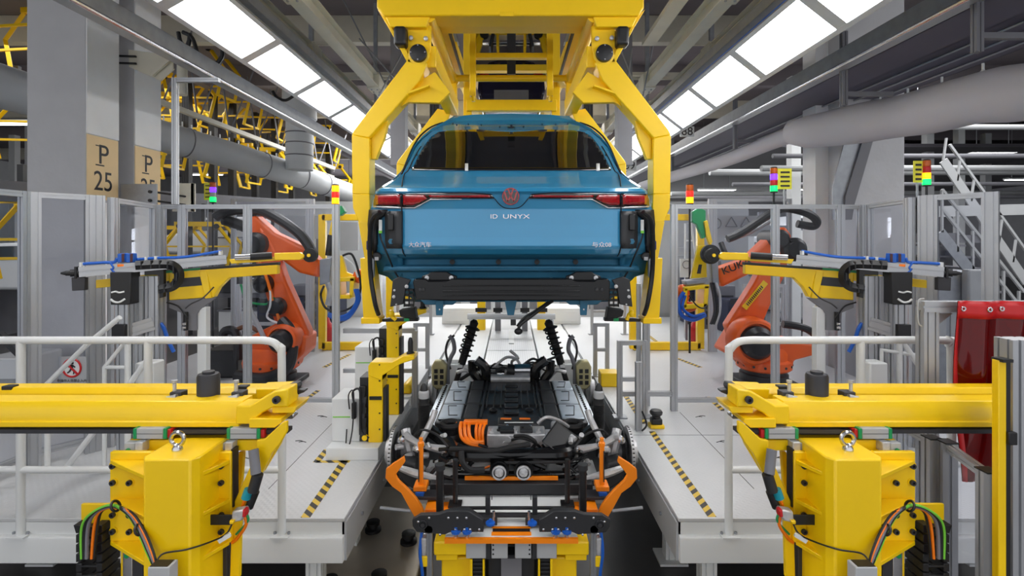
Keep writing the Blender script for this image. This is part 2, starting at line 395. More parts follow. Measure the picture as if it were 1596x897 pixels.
# floor seams and lifting slots cut into the decks
SLOTN = ['second nearest', 'farthest', 'nearest', 'third nearest']*2
def slots(x, y, s, lab):
    m = MB()
    for q in (0, 1): m.tube([(x+s*q*.035, y+q*.02, PZ+.001), (x+s*(.03+q*.035), y+.015+q*.02, PZ+.001), (x+s*(.06+q*.035), y+.005+q*.02, PZ+.001)], .0035, 5, 3)
    T(m.build('lifting_slot', BLK), lab + (', %s one' % SLOTN.pop(0)), 'slot', 'lifting slots cut in the walkway decks')
for s, w in ((-1, 'left'), (1, 'right')):
    for x, y in ((1.62, 4.05), (1.66, 4.62), (1.92, 3.75), (1.95, 4.2)): slots(s*x, y, s, 'pair of small black wavy slots in the %s walkway deck' % w)
    T(MB().box(s*1.56-.002, 3.3, PZ, s*1.56+.002, 4.75, PZ+.0015).build('deck_seam', BLK), 'thin dark plate seam along the %s walkway' % w, 'seam')
T(MB().box(1.0, 4.20, PZ, 3.2, 4.204, PZ+.0015).build('deck_seam', MGR), 'thin cross seam on the right walkway', 'seam')
# hazard tapes
def tape(p0, p1, w, m, lab):
    p0 = Vector(p0); p1 = Vector(p1); d = (p1-p0).normalized(); n = Vector((-d.y, d.x, 0))*w/2
    T(MB().ext([p0-n, p0+n, p1+n, p1-n], (0, 0, .0015)).build('hazard_tape', m), lab, 'floor tape')
def G(px, py, z=PZ): D = (EYE-z)*FPX/(py-HY); return Vector(((px-CX)*D/FPX, D, z))
tape(G(476, 806), G(541, 712), .055, HAZ, 'yellow and black tape along the near edge of the left walkway')
tape(G(493, 720), G(510, 700), .05, HAZ, 'short yellow and black tape at the corner of the low plinth')
tape(G(493, 719), G(545, 719), .035, HAZ, 'yellow and black tape along the front of the low plinth')
tape(G(1110, 805), G(1016, 672), .05, HAZR, 'long yellow and black tape running down the right walkway')
tape(G(1004, 660), G(976, 618), .05, HAZR, 'yellow and black tape behind the guard frame on the right walkway')
tape(G(462, 633), G(496, 608), .05, HAZ, 'yellow and black tape between the left robot and the fence')
tape(G(1128, 640), G(1103, 618), .05, HAZR, 'yellow and black tape between the right robot and the fence')
tape(G(505, 572), G(545, 552), .06, HAZ, 'faded tape on the far left deck by the yellow door frame')
tape(G(1092, 572), G(1055, 558), .06, HAZR, 'faded tape on the far right deck by the yellow door frame')
tape(G(1010, 522), G(1040, 545), .06, HAZR, 'dashed tape on the deck beyond the yellow door frame')
# ------------------------------------------------------------------ pit floor furniture
t = thing('machine_bed', 'pale steel machine bed with black feet in the pit on the left', 'machine bed', (-.9, 3.6, 0))
MB().box(-1.35, 3.05, .022, -.62, 4.6, .12).build('bed_plate', BED, t, bevel=.01)
for x, y in ((-1.15, 3.25), (-.85, 3.3), (-.75, 3.75), (-1.05, 3.9)):
    MB().lathe([(.06, 0), (.06, .02), (.035, .025), (.035, .05), (.05, .05), (.05, .07), (.01, .075)], (x, y, .12), (0, 0, 1), 18).build('foot', BLK, t)
# ------------------------------------------------------------------ guard rails
def guard(s, xs, xe, Y, lab, bend):
    t = thing('guard_rail', lab, 'railing', (s*(xs+xe)/2, Y, .64)); r = .022; zt = 1.756; zm = 1.015
    xb = s*xs; xo = s*xe
    MB().tube([(xb, Y, .64), (xb, Y, zt-.12), (xb+s*.012, Y, zt-.05), (xb+s*.05, Y, zt-.012), (xb+s*.12, Y, zt), (xb+s*.3, Y, zt), (xo, Y, zt)] + ([(xo+s*.04, Y, zt-.02), (xo+s*.06, Y, zt-.08), (xo+s*.06, Y, .64)] if bend else []), r, 12, 4).build('top_rail', WHT, t)
    MB().cyl((xb, Y, zm), (xo, Y, zm), r*.9, n=12).build('mid_rail', WHT, t)
    for x in bend if bend else (2.81, 2.08): MB().cyl((s*x, Y, .64), (s*x, Y, zt), r, n=12).build('post', WHT, t)
    for x in (xs,)+tuple(bend or (2.81,)):
        MB().box(s*x-.05, Y-.04, .64, s*x+.05, Y+.04, .648).build('base_plate', WHT, t)
        for k in (-1, 1): MB().cyl((s*x+k*.04, Y, .648), (s*x+k*.04, Y, .66), .008, n=6).build('bolt', ZINC, t)
guard(-1, 1.315, 3.4, 2.94, 'white tubular guard rail along the front of the left walkway', None)
guard(1, 1.245, 2.46, 2.94, 'white tubular guard rail along the front of the right walkway', (2.0,))
# white stair rails behind the left guard rail
t = thing('stair_railing', 'white tubular stair railing descending left behind the guard rail', 'railing', (-2.6, 3.35, .73))
def ppt(px, py, Y): return W(px, py, Y)
MB().tube([ppt(74, 730, 3.3), ppt(74, 597, 3.3), ppt(135, 537, 3.3), ppt(187, 494, 3.3)], .016, 10, 1).build('hand_rail', WHT, t)
MB().tube([ppt(102, 730, 3.35), ppt(160, 655, 3.35), ppt(230, 560, 3.35)], .018, 10, 1).build('lower_rail', WHT, t)
MB().tube([ppt(163, 725, 3.35), ppt(163, 572, 3.35), ppt(195, 533, 3.35)], .014, 10, 1).build('post', WHT, t)
MB().cyl(ppt(199, 720, 3.35), ppt(199, 532, 3.35), .018).build('post', WHT, t)
MB().cyl(ppt(163, 572, 3.35), ppt(199, 572, 3.35), .012).build('mid_rail', WHT, t)
t = thing('stair_railing', 'white tubular stair railing behind the right guard rail', 'railing', (2.6, 3.5, .73))
MB().tube([ppt(1270, 596, 3.9), ppt(1270, 485, 3.9), ppt(1282, 476, 3.9), ppt(1300, 476, 3.9)], .018, 10, 2).build('hand_rail', CRM, t)
MB().tube([ppt(1374, 592, 3.5), ppt(1374, 545, 3.5), ppt(1440, 555, 3.5)], .014, 10, 1).build('mid_rail', WHT, t)
MB().cyl(ppt(1402, 620, 3.5), ppt(1402, 520, 3.5), .018).build('post', WHT, t)
MB().cyl(ppt(1405, 530, 3.5), ppt(1480, 640, 3.5), .018).build('lower_rail', WHT, t)
# ------------------------------------------------------------------ safety fences of slotted aluminium
def bay(name, a, b, z0, z1, lab, group=None, w=.04, pane=True, wa=.06, wb=.06, mids=()):
    a = Vector((a[0], a[1], 0)); b = Vector((b[0], b[1], 0)); t = thing(name, lab, 'fence', (a.x, a.y, PZ), group)
    Z = Vector((0, 0, 1)); d = (b-a).normalized()
    if wa: MB().prof(a+Z*z0, a+Z*z1, wa, .045, up=d.cross(Z)).build('post', ALU, t)
    if wb: MB().prof(b+Z*z0, b+Z*z1, wb, .045, up=d.cross(Z)).build('post', ALU, t)
    for z in (z1-w/2, z0+.1)+tuple(mids): MB().prof(a+Z*z+d*wa/2, b+Z*z-d*wb/2, w, w).build('rail', ALU, t)
    n = d.cross(Z)*.003
    if pane: MB().hull([a+d*wa/2+Z*(z0+.12)-n, a+d*wa/2+Z*(z0+.12)+n, a+d*wa/2+Z*(z1-w)+n, a+d*wa/2+Z*(z1-w)-n], [b-d*wb/2+Z*(z0+.12)-n, b-d*wb/2+Z*(z0+.12)+n, b-d*wb/2+Z*(z1-w)+n, b-d*wb/2+Z*(z1-w)-n]).build('pane', GLS, t)
    return t
FT = 2.655
for s, w in ((-1, 'left'), (1, 'right')):
    bay('safety_fence', (s*1.52 if s > 0 else -1.64, 4.8), (s*2.46, 4.8), PZ, FT, 'clear fence bay on the %s nearest the car' % w, wb=.05)
    bay('safety_fence', (s*2.50, 4.82), (s*3.08, 4.82), PZ, FT, 'clear fence bay behind the %s slide unit column' % w, wa=.02)
    bay('safety_fence', (s*3.12, 4.84), (s*3.30, 4.84), PZ, FT, 'narrow clear fence bay beside the %s corner post' % w, wa=.03, wb=.07)
    bay('safety_fence', (s*3.31, 4.74), (s*3.10, 4.0), PZ, FT, 'clear fence bay slanting towards the viewer on the %s' % w, wa=.05, wb=.1)
    bay('safety_fence', (s*3.15, 3.88), (s*3.36, 3.6), PZ, FT+.01, 'clear fence bay at the outer %s end, near the concrete column' % w, wa=.12, wb=.09)
bay('safety_fence', (-3.37, 3.55), (-3.50, 2.5), PZ, FT+.01, 'clear fence bay at the left edge running towards the viewer', wa=.05, wb=.06)
# low barrier frames by the pit, right and left
def frame_gate(x0, x1, Y, z0, z1, lab, mid=True):
    t = thing('barrier', lab, 'barrier', ((x0+x1)/2, Y, z0))
    for x in (x0, x1): MB().prof((x, Y, z0), (x, Y, z1), .045).build('post', ALU, t)
    for z in (z1-.02, (z0+z1)/2) if mid else (z1-.02,): MB().prof((x0, Y, z), (x1, Y, z), .04).build('rail', ALU, t)
    for x in (x0, x1): MB().box(x-.06, Y-.05, z0, x+.06, Y+.05, z0+.012).build('foot_plate', ZINC, t)
    return t
frame_gate(.975, 1.2, 4.62, PZ, 1.42, 'low aluminium barrier frame standing on the right walkway edge')
T(MB().prof((1.0, 4.8, .89), (1.5, 4.8, .89), .045).build('bottom_rail', ALU), 'low aluminium rail between the barrier and the right fence', 'rail')
t = thing('barrier_post', 'tall aluminium post with black foot on the right walkway', 'post', (1.02, 4.1, PZ))
MB().prof((1.07, 4.32, PZ), (1.07, 4.32, 1.30), .05).build('profile', ALU, t); MB().tube([(1.09, 4.28, .9), (1.12, 4.25, .8), (1.08, 4.25, .745)], .008).build('cable', BLK, t)
t = thing('barrier', 'tall aluminium goal frame right of the hanging car', 'barrier', (1.2, 4.95, PZ))
MB().prof((1.30, 4.95, PZ), (1.30, 4.95, 1.9), .06).build('post', ALU, t); MB().prof((1.24, 5.0, PZ), (1.24, 5.0, 1.9), .04).build('post', ALU, t)
t = thing('barrier', 'aluminium rail frame left of the chassis behind the yellow lifts', 'barrier', (-1.2, 4.9, PZ))
MB().prof((-1.60, 4.9, 1.46), (-.92, 4.9, 1.46), .045).build('rail', ALU, t); MB().prof((-.92, 4.9, PZ+.0), (-.92, 4.9, 1.46), .05).build('post', ALU, t); MB().prof((-1.60, 4.9, PZ+.35), (-.94, 4.9, PZ+.35), .04).build('rail', ALU, t)
# scanner on a yellow foot
def scanner(x, y, z, lab):
    t = thing('safety_scanner', lab, 'sensor', (x, y, z))
    MB().box(x-.06, y-.05, z, x+.06, y+.05, z+.03).build('base', YEL, t, bevel=.006)
    MB().box(x-.045, y-.04, z+.03, x+.045, y+.04, z+.08).build('body', BLK, t, bevel=.01)
    MB().lathe([(.035, 0), (.035, .02), (.05, .03), (.055, .05), (.045, .065), (.01, .07)], (x, y, z+.08), (0, 0, 1), 20).build('head', BLK, t)
scanner(1.235, 4.38, PZ, 'black safety scanner on a yellow foot on the right walkway')
T(MB().box(.97, 5.55, PZ, 1.17, 5.75, PZ+.15).build('junction_box', YEL, bevel=.01), 'yellow junction box behind the low right barrier frame', 'box')
# ---- yellow door frames of the light curtains, at Y 7.4
def yframe(s, lab):
    t = thing('light_curtain_gate', lab, 'frame', (s*2.3, 7.4, PZ)); Y = 7.4
    xa, xb = s*1.75, s*2.72; zt = 2.68
    for x in (xa, xb): MB().bar((x, Y, PZ+.02), (x, Y, zt), .10, .08).build('post', YEL, t, bevel=.006)
    MB().bar((xa, Y, zt-.04), (xb, Y, zt-.04), .08, .09).build('top_bar', YEL, t, bevel=.006)
    MB().bar((xa, Y, PZ+.06), (xb, Y, PZ+.06), .08, .11).build('bottom_bar', YEL, t, bevel=.006)
yframe(-1, 'yellow light curtain frame on the left behind the fence')
yframe(1, 'yellow light curtain frame on the right behind the fence')
for s, w in ((-1, 'left'), (1, 'right')):
    bay('safety_fence', (s*2.86, 7.3), (s*3.95, 7.3), PZ, 2.9, 'rear fence bay behind the %s robot' % w, wa=.12)
    frame_gate(s*3.0, s*3.5, 6.6, PZ, 1.75, 'white framed service gate behind the %s robot' % w)
# ------------------------------------------------------------------ ceiling light strips
ORD = ['first', 'second', 'third', 'fourth', 'fifth', 'sixth', 'seventh', 'eighth', 'ninth', 'tenth', 'eleventh']
def strips(s, xi, hi, xo, ho, y0, ks, w):
    first = None
    for k in ks:
        ya = y0+1.2*k+.03; yb = ya+1.14
        a = Vector((s*xi, 0, EYE+hi)); b = Vector((s*xo, 0, EYE+ho)); up = Vector((s*(hi-ho), 0, (xo-xi))).normalized()
        if first is None:
            t = thing('ceiling_light', 'white light panel of the %s row above and behind the viewer' % w, 'ceiling light', (a.x, ya, a.z), 'light panels of the %s row overhead' % w)
            A = Vector((0, ya, 0)); B = Vector((0, yb, 0)); e = (b-a).normalized()
            MB().hull([a+A+e*.0, b+A, b+A+up*.012, a+A+up*.012], [a+B, b+B, b+B+up*.012, a+B+up*.012]).build('diffuser', LITE, t)
            f = MB()
            for p in (a-e*.02, b+e*.02): f.bar(p+A-Vector((0, .03, 0))-up*.004, p+B+Vector((0, .03, 0))-up*.004, .04, .05, up=up)
            for Q in (A, B): f.bar(a+Q-up*.004, b+Q-up*.004, .06, .045, up=up)
            f.hull([a-e*.03+A+up*.015, b+e*.03+A+up*.015, b+e*.0+A+up*.12, a+A+up*.12], [a-e*.03+B+up*.015, b+e*.03+B+up*.015, b+B+up*.12, a+B+up*.12]).build('housing', ALU, t)
            first = t; base = ya
        else:
            c_ = clone(first, (a.x, ya, a.z))
            if k >= -1: c_['label'] = 'white glowing ceiling panel, %s from the top edge in the %s row' % (ORD[k+1], w); c_['group'] = 'light panels of the %s row' % w
    # continuous carrier channel above the row
    T(MB().bar((s*(xi+xo)/2-s*.1, y0+1.2*ks[0], EYE+hi+.2), (s*(xi+xo)/2-s*.1, y0+1.2*(ks[-1]+1), EYE+hi+.2), .08, .1).build('carrier_rail', ZINC), 'grey carrier rail above the %s row of ceiling lights' % w, 'rail')
strips(-1, 2.33, 1.97, 2.66, 1.785, 5.10, list(range(-5, 8)), 'left')
strips(1, 2.185, 1.83, 2.48, 1.60, 5.03, list(range(-5, 7)), 'right')
# long rails beside the light strips
def longrail(s, X, h0, h1, w):
    t = thing('overhead_rail', 'long grey folded sheet rail with bright lower lip, %s' % w, 'rail', (s*X, 2, EYE+h0))
    MB().box(min(s*X, s*(X-.03)), 0.4, EYE+h0, max(s*X, s*(X-.03)), 15, EYE+h1).build('web', ZINC, t)
    MB().box(min(s*(X-.03), s*(X+.10)), 0.4, EYE+h0-.02, max(s*(X-.03), s*(X+.10)), 15, EYE+h0).build('flange', ALU, t, bevel=.003)
    MB().cyl((s*(X-.03), .4, EYE+h0-.015), (s*(X-.03), 15, EYE+h0-.015), .018, n=10).build('lip', STL, t)
    return t
longrail(-1, 2.95, 1.60, 1.74, 'left of the ceiling lights')
longrail(1, 3.05, 1.60, 1.74, 'right of the ceiling lights')
t = thing('cable_tray', 'grey slotted cable tray with hanging brackets along the right rail', 'cable tray', (3.3, 3, EYE+1.5))
MB().box(3.19, .6, EYE+1.60, 3.20, 15, EYE+1.68).box(3.64, .6, EYE+1.60, 3.65, 15, EYE+1.68).box(3.19, .6, EYE+1.60, 3.65, 15, EYE+1.61).build('tray', TRAYM, t)
for y in (3.46, 4.85, 7.2, 10):
    MB().prof((3.14, y, EYE+1.25), (3.14, y, EYE+1.95), .05).build('hanger_bar', MGR, t)
    MB().bar((3.14, y, EYE+1.36), (3.6, y, EYE+1.36), .04, .04).build('cantilever', MGR, t)
t = thing('cable_tray', 'second grey cable tray outboard of the right rail under the ceiling', 'cable tray', (3.9, 3, EYE+1.75))
MB().box(3.7, .6, EYE+1.76, 4.75, 15, EYE+1.77).box(3.7, .6, EYE+1.76, 3.71, 15, EYE+1.84).box(4.74, .6, EYE+1.76, 4.75, 15, EYE+1.84).build('tray', TRAYM, t)
for k in range(4): MB().cyl((3.9+k*.22, .6, EYE+1.74), (3.9+k*.22, 15, EYE+1.74), .012, n=6).build('tray_wire', ZINC, t)
# thin post carrying the left rail
t = thing('support_post', 'thin galvanised post with top arm rising from the left fence', 'post', (-3.13, 4.78, FT))
MB().prof((-3.13, 4.78, FT), (-3.13, 4.78, 3.83), .045).build('upright', ALU, t); MB().prof((-3.13, 4.78, 3.81), (-2.72, 4.78, 3.81), .04).build('arm', ALU, t)
# small number boards on the right rail
for n, px, py, Y, ww in (('88', 1071, 205, 7.6, 'nearer, larger'), ('89', 981, 258, 11.2, 'farther, smaller')):
    p = W(px, py, Y); t = thing('number_board', '%s white number board reading %s beside the right ceiling lights' % (ww, n), 'sign', p)
    k = Y/FPX
    MB().box(p.x-11*k, Y, p.z-8*k, p.x+11*k, Y+.01, p.z+8*k).build('board', WHT, t); text('digits', n, 14*k*1.3, (p.x, Y-.002, p.z), t, INK, ext=.001)
    MB().cyl((p.x, Y+.005, p.z+8*k), (p.x, Y+.005, p.z+8*k+.25), .004, n=6).build('wire', ZINC, t)
# ------------------------------------------------------------------ twin cream conveyor beams overhead
def joist(X, h, y0, y1, w, th, lab, plates=()):
    t = thing('conveyor_beam', lab, 'beam', (X, y0, EYE+h))
    MB().bar((X, y0, EYE+h), (X, y1, EYE+h), w, .012).build('bottom_flange', CRM, t)
    MB().bar((X, y0, EYE+h+th), (X, y1, EYE+h+th), w, .012).build('top_flange', CRM, t)
    MB().bar((X, y0, EYE+h+th/2), (X, y1, EYE+h+th/2), .015, th).build('web', CRM, t)
    for y in plates:
        MB().box(X-w/2-.02, y, EYE+h-.03, X+w/2+.02, y+.35, EYE+h+th+.02).build('splice_plate', CRM, t, bevel=.006)
        for q in range(4): MB().cyl((X+(-.05 if q % 2 else .05), y+.1+.14*(q//2), EYE+h-.03), (X+(-.05 if q % 2 else .05), y+.1+.14*(q//2), EYE+h-.045), .014, n=6).build('bolt', ZINC, t)
        MB().bar((X, y+.17, EYE+h+th), (X, y+.17, 6.35), .06).build('hanger_rod', ZINC, t)
        MB().bar((X-.35, y+.17, EYE+h+th+.05), (X+.35, y+.17, EYE+h+th+.05), .05, .06).build('cross_arm', CRM, t)
for s, w in ((-1, 'left'), (1, 'right')):
    joist(s*2.32, 2.55, 2, 22, .17, .2, 'cream steel conveyor beam under the ceiling, inner one on the %s' % w, (5.2, 8.6, 12.2))
    joist(s*2.95, 2.62, 2, 22, .15, .2, 'cream steel conveyor beam under the ceiling, outer one on the %s' % w, (4.4, 7.4, 11))
T(MB().box(1.78, 3.0, EYE+2.62, 1.95, 7.0, EYE+2.68).build('cover_strip', CRM), 'flat cream strip ending in mid air right of the yellow hanger', 'strip')
for s, w in ((-1, 'left'), (1, 'right')):
    T(MB().tube([(s*2.62, 2, EYE+2.25), (s*2.62, 8, EYE+2.25), (s*2.62, 16, EYE+2.25)], .025, 8, 1).build('power_cable', BLU), 'blue power cable clipped beside the %s conveyor beams' % w, 'cable')
# tie rods
for i, (a, b) in enumerate([((560, 60, 7), (640, 150, 7)), ((640, 60, 7), (590, 150, 7)), ((965, 70, 7), (995, 150, 7)), ((985, 75, 7), (975, 150, 7)), ((535, 0, 8), (600, 130, 8)), ((1020, 60, 8), (1002, 150, 8))]):
    T(MB().cyl(W(*a), W(*b), .012, n=6).build('tie_rod', ZINC), 'thin slanting steel tie rod %s' % ['beside the hanger on the left, leaning right', 'beside the hanger on the left, leaning left', 'right of the hanger, leaning out', 'right of the hanger, nearly upright', 'far left of the hanger under the ceiling', 'far right of the hanger under the ceiling'][i], 'rod')
# ------------------------------------------------------------------ air ducts
t = thing('air_duct', 'long grey round air duct on the left behind the columns', 'duct', (-6.9, 7, 4.3))
MB().tube([(-7.2, 4.5, 4.5), W(0, 134, 7), W(130, 172, 8.3), W(249, 211, 10), W(360, 242, 11.5), W(465, 274, 13.3), W(500, 286, 14.5), W(545, 300, 17)], .3, 24, 5).build('duct_tube', DUCT, t)
for p in ((290, 222, 10.5), (410, 257, 12.2), (470, 275, 13.4), (505, 287, 14.6)):
    q = W(*p); MB().ring(q, (1.4, 3, -.3), .302, .012).build('band', MGR, t)
for i in range(14):
    a = i/13; p = W(255+a*190, 187+a*62, 10+a*3); MB().bar(p+Vector((0, 0, -.02)), p+Vector((0, 0, .09)), .02).build('hook', WHT, t)
t = thing('air_duct', 'upright ringed grey riser joining the left air duct', 'duct', (-5.2, 12.6, 3.9))
p = W(467, 265, 12.6); MB().cyl(p, p+Vector((0, 0, 1.25)), .32, n=28).build('duct_tube', DUCT, t)
for k in (.35, .65, .9): MB().ring(p+Vector((0, 0, k)), (0, 0, 1), .322, .015).build('band', MGR, t)
MB().cyl(p+Vector((0, 0, 1.25)), p+Vector((0, 0, 2.6)), .40, n=28).build('upper_tube', DUCT, t)
t = thing('air_duct', 'baggy white fabric air duct on the right under the cable trays', 'duct', (7, 8, 4.3))
def rr(a): return .43*(1-.12*math.sin(a*23)*.3)
MB().tube([W(1720, 110, 3.5), W(1620, 140, 3.75), W(1530, 152, 4.2), W(1430, 176, 4.9), W(1340, 192, 5.6), W(1270, 204, 6.0), W(1236, 206, 6.3)], .2, 28, 6, rr=lambda a: .212*(1-.38*max(0, a-.75)*3)*(1+.025*math.sin(a*31))).build('duct_sleeve', DUCT2, t)
for p in ((1532, 112, 4.2), (1468, 132, 4.6), (1415, 149, 5.0), (1372, 160, 5.3)):
    q = W(*p); MB().cyl(q, q+Vector((0, 0, .07)), .010, n=8).sph(q, .02, 8).build('hook', WHT, t)
t = thing('air_duct', 'far narrow piece of pale fabric duct behind the right signal tower', 'duct', (6, 14, 4.1))
MB().tube([W(1238, 208, 6.35), W(1196, 224, 6.9), W(1130, 250, 8), W(1045, 276, 9.8), W(1000, 290, 12)], .10, 20, 5).build('duct_sleeve', DUCT2, t)
# black hanging cable loops, left under the rail
T(MB().tube([W(285, 50, 5.6), W(300, 60, 5.6), W(312, 95, 5.6), W(327, 106, 5.6), W(345, 90, 5.6), W(345, 72, 5.6)], .022, 8).tube([W(278, 50, 5.6), W(282, 66, 5.6), W(293, 72, 5.6), W(296, 52, 5.6)], .022, 8).build('cable_loop', BLK), 'black cable loops hanging between rail and left ceiling lights', 'cable')
T(MB().tube([W(425, 142, 7), W(432, 152, 7), W(446, 156, 7), W(462, 146, 7)], .02, 8).build('cable_loop', BLK), 'short black cable loop under the second left light panel', 'cable')
T(MB().cyl(W(284, 90, 6), W(284, 148, 6), .055, n=16).build('pipe_stub', CRM), 'cream pipe stub hanging left of the P 25 columns', 'pipe')
# ================================================================== CAR BODY
def interp(tab, x):
    if x <= tab[0][0]: return tab[0][1]
    for (a, u), (b, v) in zip(tab, tab[1:]):
        if x <= b:
            t = (x-a)/(b-a); return u+(v-u)*t
    return tab[-1][1]
YPROF = [(184, 5.0), (190, 4.80), (196, 4.62), (203, 4.48), (215, 4.34), (235, 4.14), (255, 3.97), (266, 3.88), (275, 3.80), (286, 3.68), (293, 3.62), (298, 3.605), (303, 3.63), (325, 3.66), (350, 3.665), (370, 3.665), (383, 3.66), (388, 3.675), (397, 3.72), (402, 3.80), (415, 3.86), (425, 3.88), (440, 3.88), (470, 3.9)]
def yf(px, py):
    u = abs(px-CX)/215
    top = max(0, min(1, (290-py)/80))
    return interp(YPROF, py)+.30*u**4*(1-top)+.25*top*(abs(px-CX)/150)**3
def shell_pt(px, py, off=0):
    p = W(px, py, yf(px, py)); p.y -= off; return p
def patch(name, pts, m, parent, off=.004, th=.012, step=9, solid=True, bevel=0, label=None):
    b = bmesh.new(); vs = [b.verts.new((x, y, 0)) for x, y in pts]; b.faces.new(vs)
    xs = [p[0] for p in pts]; ys = [p[1] for p in pts]
    for lo, hi, ax in ((min(xs), max(xs), 0), (min(ys), max(ys), 1)):
        n = int((hi-lo)/step)
        for i in range(1, n+1):
            c = lo+(hi-lo)*i/(n+1); co = [0, 0, 0]; co[ax] = c; no = [0, 0, 0]; no[ax] = 1
            bmesh.ops.bisect_plane(b, geom=b.verts[:]+b.edges[:]+b.faces[:], plane_co=co, plane_no=no)
    bmesh.ops.triangulate(b, faces=b.faces)
    for v in b.verts: v.co = shell_pt(v.co.x, v.co.y, off)
    mb = MB(); me = bpy.data.meshes.new('tmp'); b.to_mesh(me); b.free(); mb.bm.from_mesh(me); bpy.data.meshes.remove(me)
    bmesh.ops.recalc_face_normals(mb.bm, faces=mb.bm.faces)
    mb.bm.normal_update()
    if sum(f.normal.y for f in mb.bm.faces) > 0: bmesh.ops.reverse_faces(mb.bm, faces=mb.bm.faces)
    return mb.build(name, m, parent, solid=th, norm=False, bevel=bevel, label=label)
def mirp(pts): return [(2*CX-x, y) for x, y in pts][::-1]
OUT = [(186.5, 4), (188, 60), (190, 92), (194.6, 107), (203, 124), (215, 139), (229, 151), (253, 162.5), (268, 172), (280, 185), (291, 203), (297, 211), (306, 214.5), (322, 218), (340, 220.5), (368, 220.5), (400, 218), (425, 213), (432, 190)]
car = thing('car_body', 'glossy blue car body without bumper or wheels hanging in the yellow carrier, seen from behind', 'car body', (0, 4.0, 1.9))
rows = []; py = 186.5
ks = sorted(set([186.5, 187.2, 188, 189, 190, 192, 194.6, 297]+[y for y, _ in YPROF if 190 < y <= 397]+[194.6+2.6*i for i in range(78)]))
mb = MB(); NT = 64
def shellgrid(k0, k1, nam, m):
    mb = MB(); g = []
    kk = [k for k in ks if k0 <= k <= k1]
    for k in kk:
        w = interp(OUT, k); r = []
        for i in range(NT+1):
            t = -1+2*i/NT; t = math.copysign(abs(t)**.85, t)
            pyy = k
            if k < 200: pyy = k+ (0 if k > 190 else 0)
            r.append(mb.bm.verts.new(shell_pt(CX+w*t, pyy)))
        g.append(r)
    for a, b in zip(g, g[1:]):
        for i in range(NT): mb.face((a[i], b[i], b[i+1], a[i+1]))
    return mb.build(nam, m, car, solid=.01, norm=False, ang=50)
shellgrid(186.5, 397, 'rear_shell', BLUE)
# body sides and roof running forward from the rear outline
mb = MB(); rings = []
side = [(432, 190), (425, 213), (400, 218), (368, 220.5), (340, 220.5), (322, 218), (306, 214.5), (297, 211), (291, 203), (280, 185), (268, 172), (253, 162.5), (229, 151), (215, 139), (203, 124), (194.6, 107), (190, 92), (188, 60), (186.5, 4)]
ring0 = [(k, w) for k, w in side]
full = [(k, -w) for k, w in ring0]+[(k, w) for k, w in ring0[::-1]]
st = [(0, 1, 0, 0), (.25, 1.0, .02, 0), (1.0, .995, .05, 0), (2.0, .99, .03, 0), (3.0, .97, -.06, 0), (3.7, .93, -.35, 0), (4.3, .80, -.55, 0)]
for dy, sc, dz, _ in st:
    r = []
    for k, w in full:
        p = shell_pt(CX+w, k)
        if dy > 0:
            yb = p.y+(dy if dy < 1 else 0); y = max(p.y+.02*dy, lerp(p.y, 3.9+dy, min(1, dy)))
            hz = (p.z-1.95)/1.2
            z = p.z+dz*max(0, hz)
            if dy >= 3.7: z = min(z, 2.62 if dy < 4 else 2.45)
            p = Vector((p.x*sc, y, z))
        r.append(mb.bm.verts.new(p))
    rings.append(r)
for a, b in zip(rings, rings[1:]):
    for i in range(len(a)-1): mb.face((a[i], a[i+1], b[i+1], b[i]))
    mb.face((a[-1], a[0], b[0], b[-1]))
mb.face(rings[-1])
mb.build('body_shell', BLUE, car, ang=50)
# glass
GL = [(642, 265), (650, 248), (662, 226), (672, 213), (684, 206), (700, 203.5), (745, 202), (775, 205), (797, 206), (819, 205), (849, 202), (894, 203.5), (910, 206), (922, 213), (932, 226), (944, 248), (952, 265)]
patch('rear_window', GL[::-1], DGL, car, off=.014, th=.006, step=4)
for x in (727, 931): patch('window_tab', [(x-2, 266), (x+3, 266), (x+3, 255), (x-2, 255)], WHT, car, off=.02, th=.004, label='small pale tab at window edge')
# roof rear holes and aerial mount
for x, y in ((706, 193), (712, 195), (730, 194), (750, 195), (845, 194), (866, 194), (885, 193), (779, 198), (816, 198), (650, 242), (944, 242), (641, 262)):
    p = shell_pt(x, y, .0); MB().cyl(p+Vector((0, -.006, .004)), p+Vector((0, .02, -.01)), .007, n=8).build('plug', BLK, car)
p = shell_pt(797, 199); MB().lathe([(.03, 0), (.03, .008), (.012, .012), (.012, .03), (.004, .034)], p+Vector((0, .01, -.003)), (0, -.5, .86), 14).build('aerial_mount', BLK, car)
# panel gap between tailgate and body
for s in (0, 1):
    L = [(714, 201), (686, 205), (668, 214), (656, 228), (645, 247), (636, 266), (630, 272), (626.5, 290), (626, 330), (626.5, 385), (632, 399)]
    L = [(a, b) for a, b in L]
    pts = [shell_pt(a if not s else 2*CX-a, b, .003) for a, b in L[3:]]
    MB().tube(pts, .0045, 6, 3).build('panel_gap', BLK, car)
    L2 = [(690, 191), (672, 198), (655, 212), (644, 229), (636, 247), (630, 262), (626, 271)]
    pts = [shell_pt(a if not s else 2*CX-a, b, .004) for a, b in L2]
    MB().tube(pts, .008, 6, 3).build('drip_channel', BLK, car)
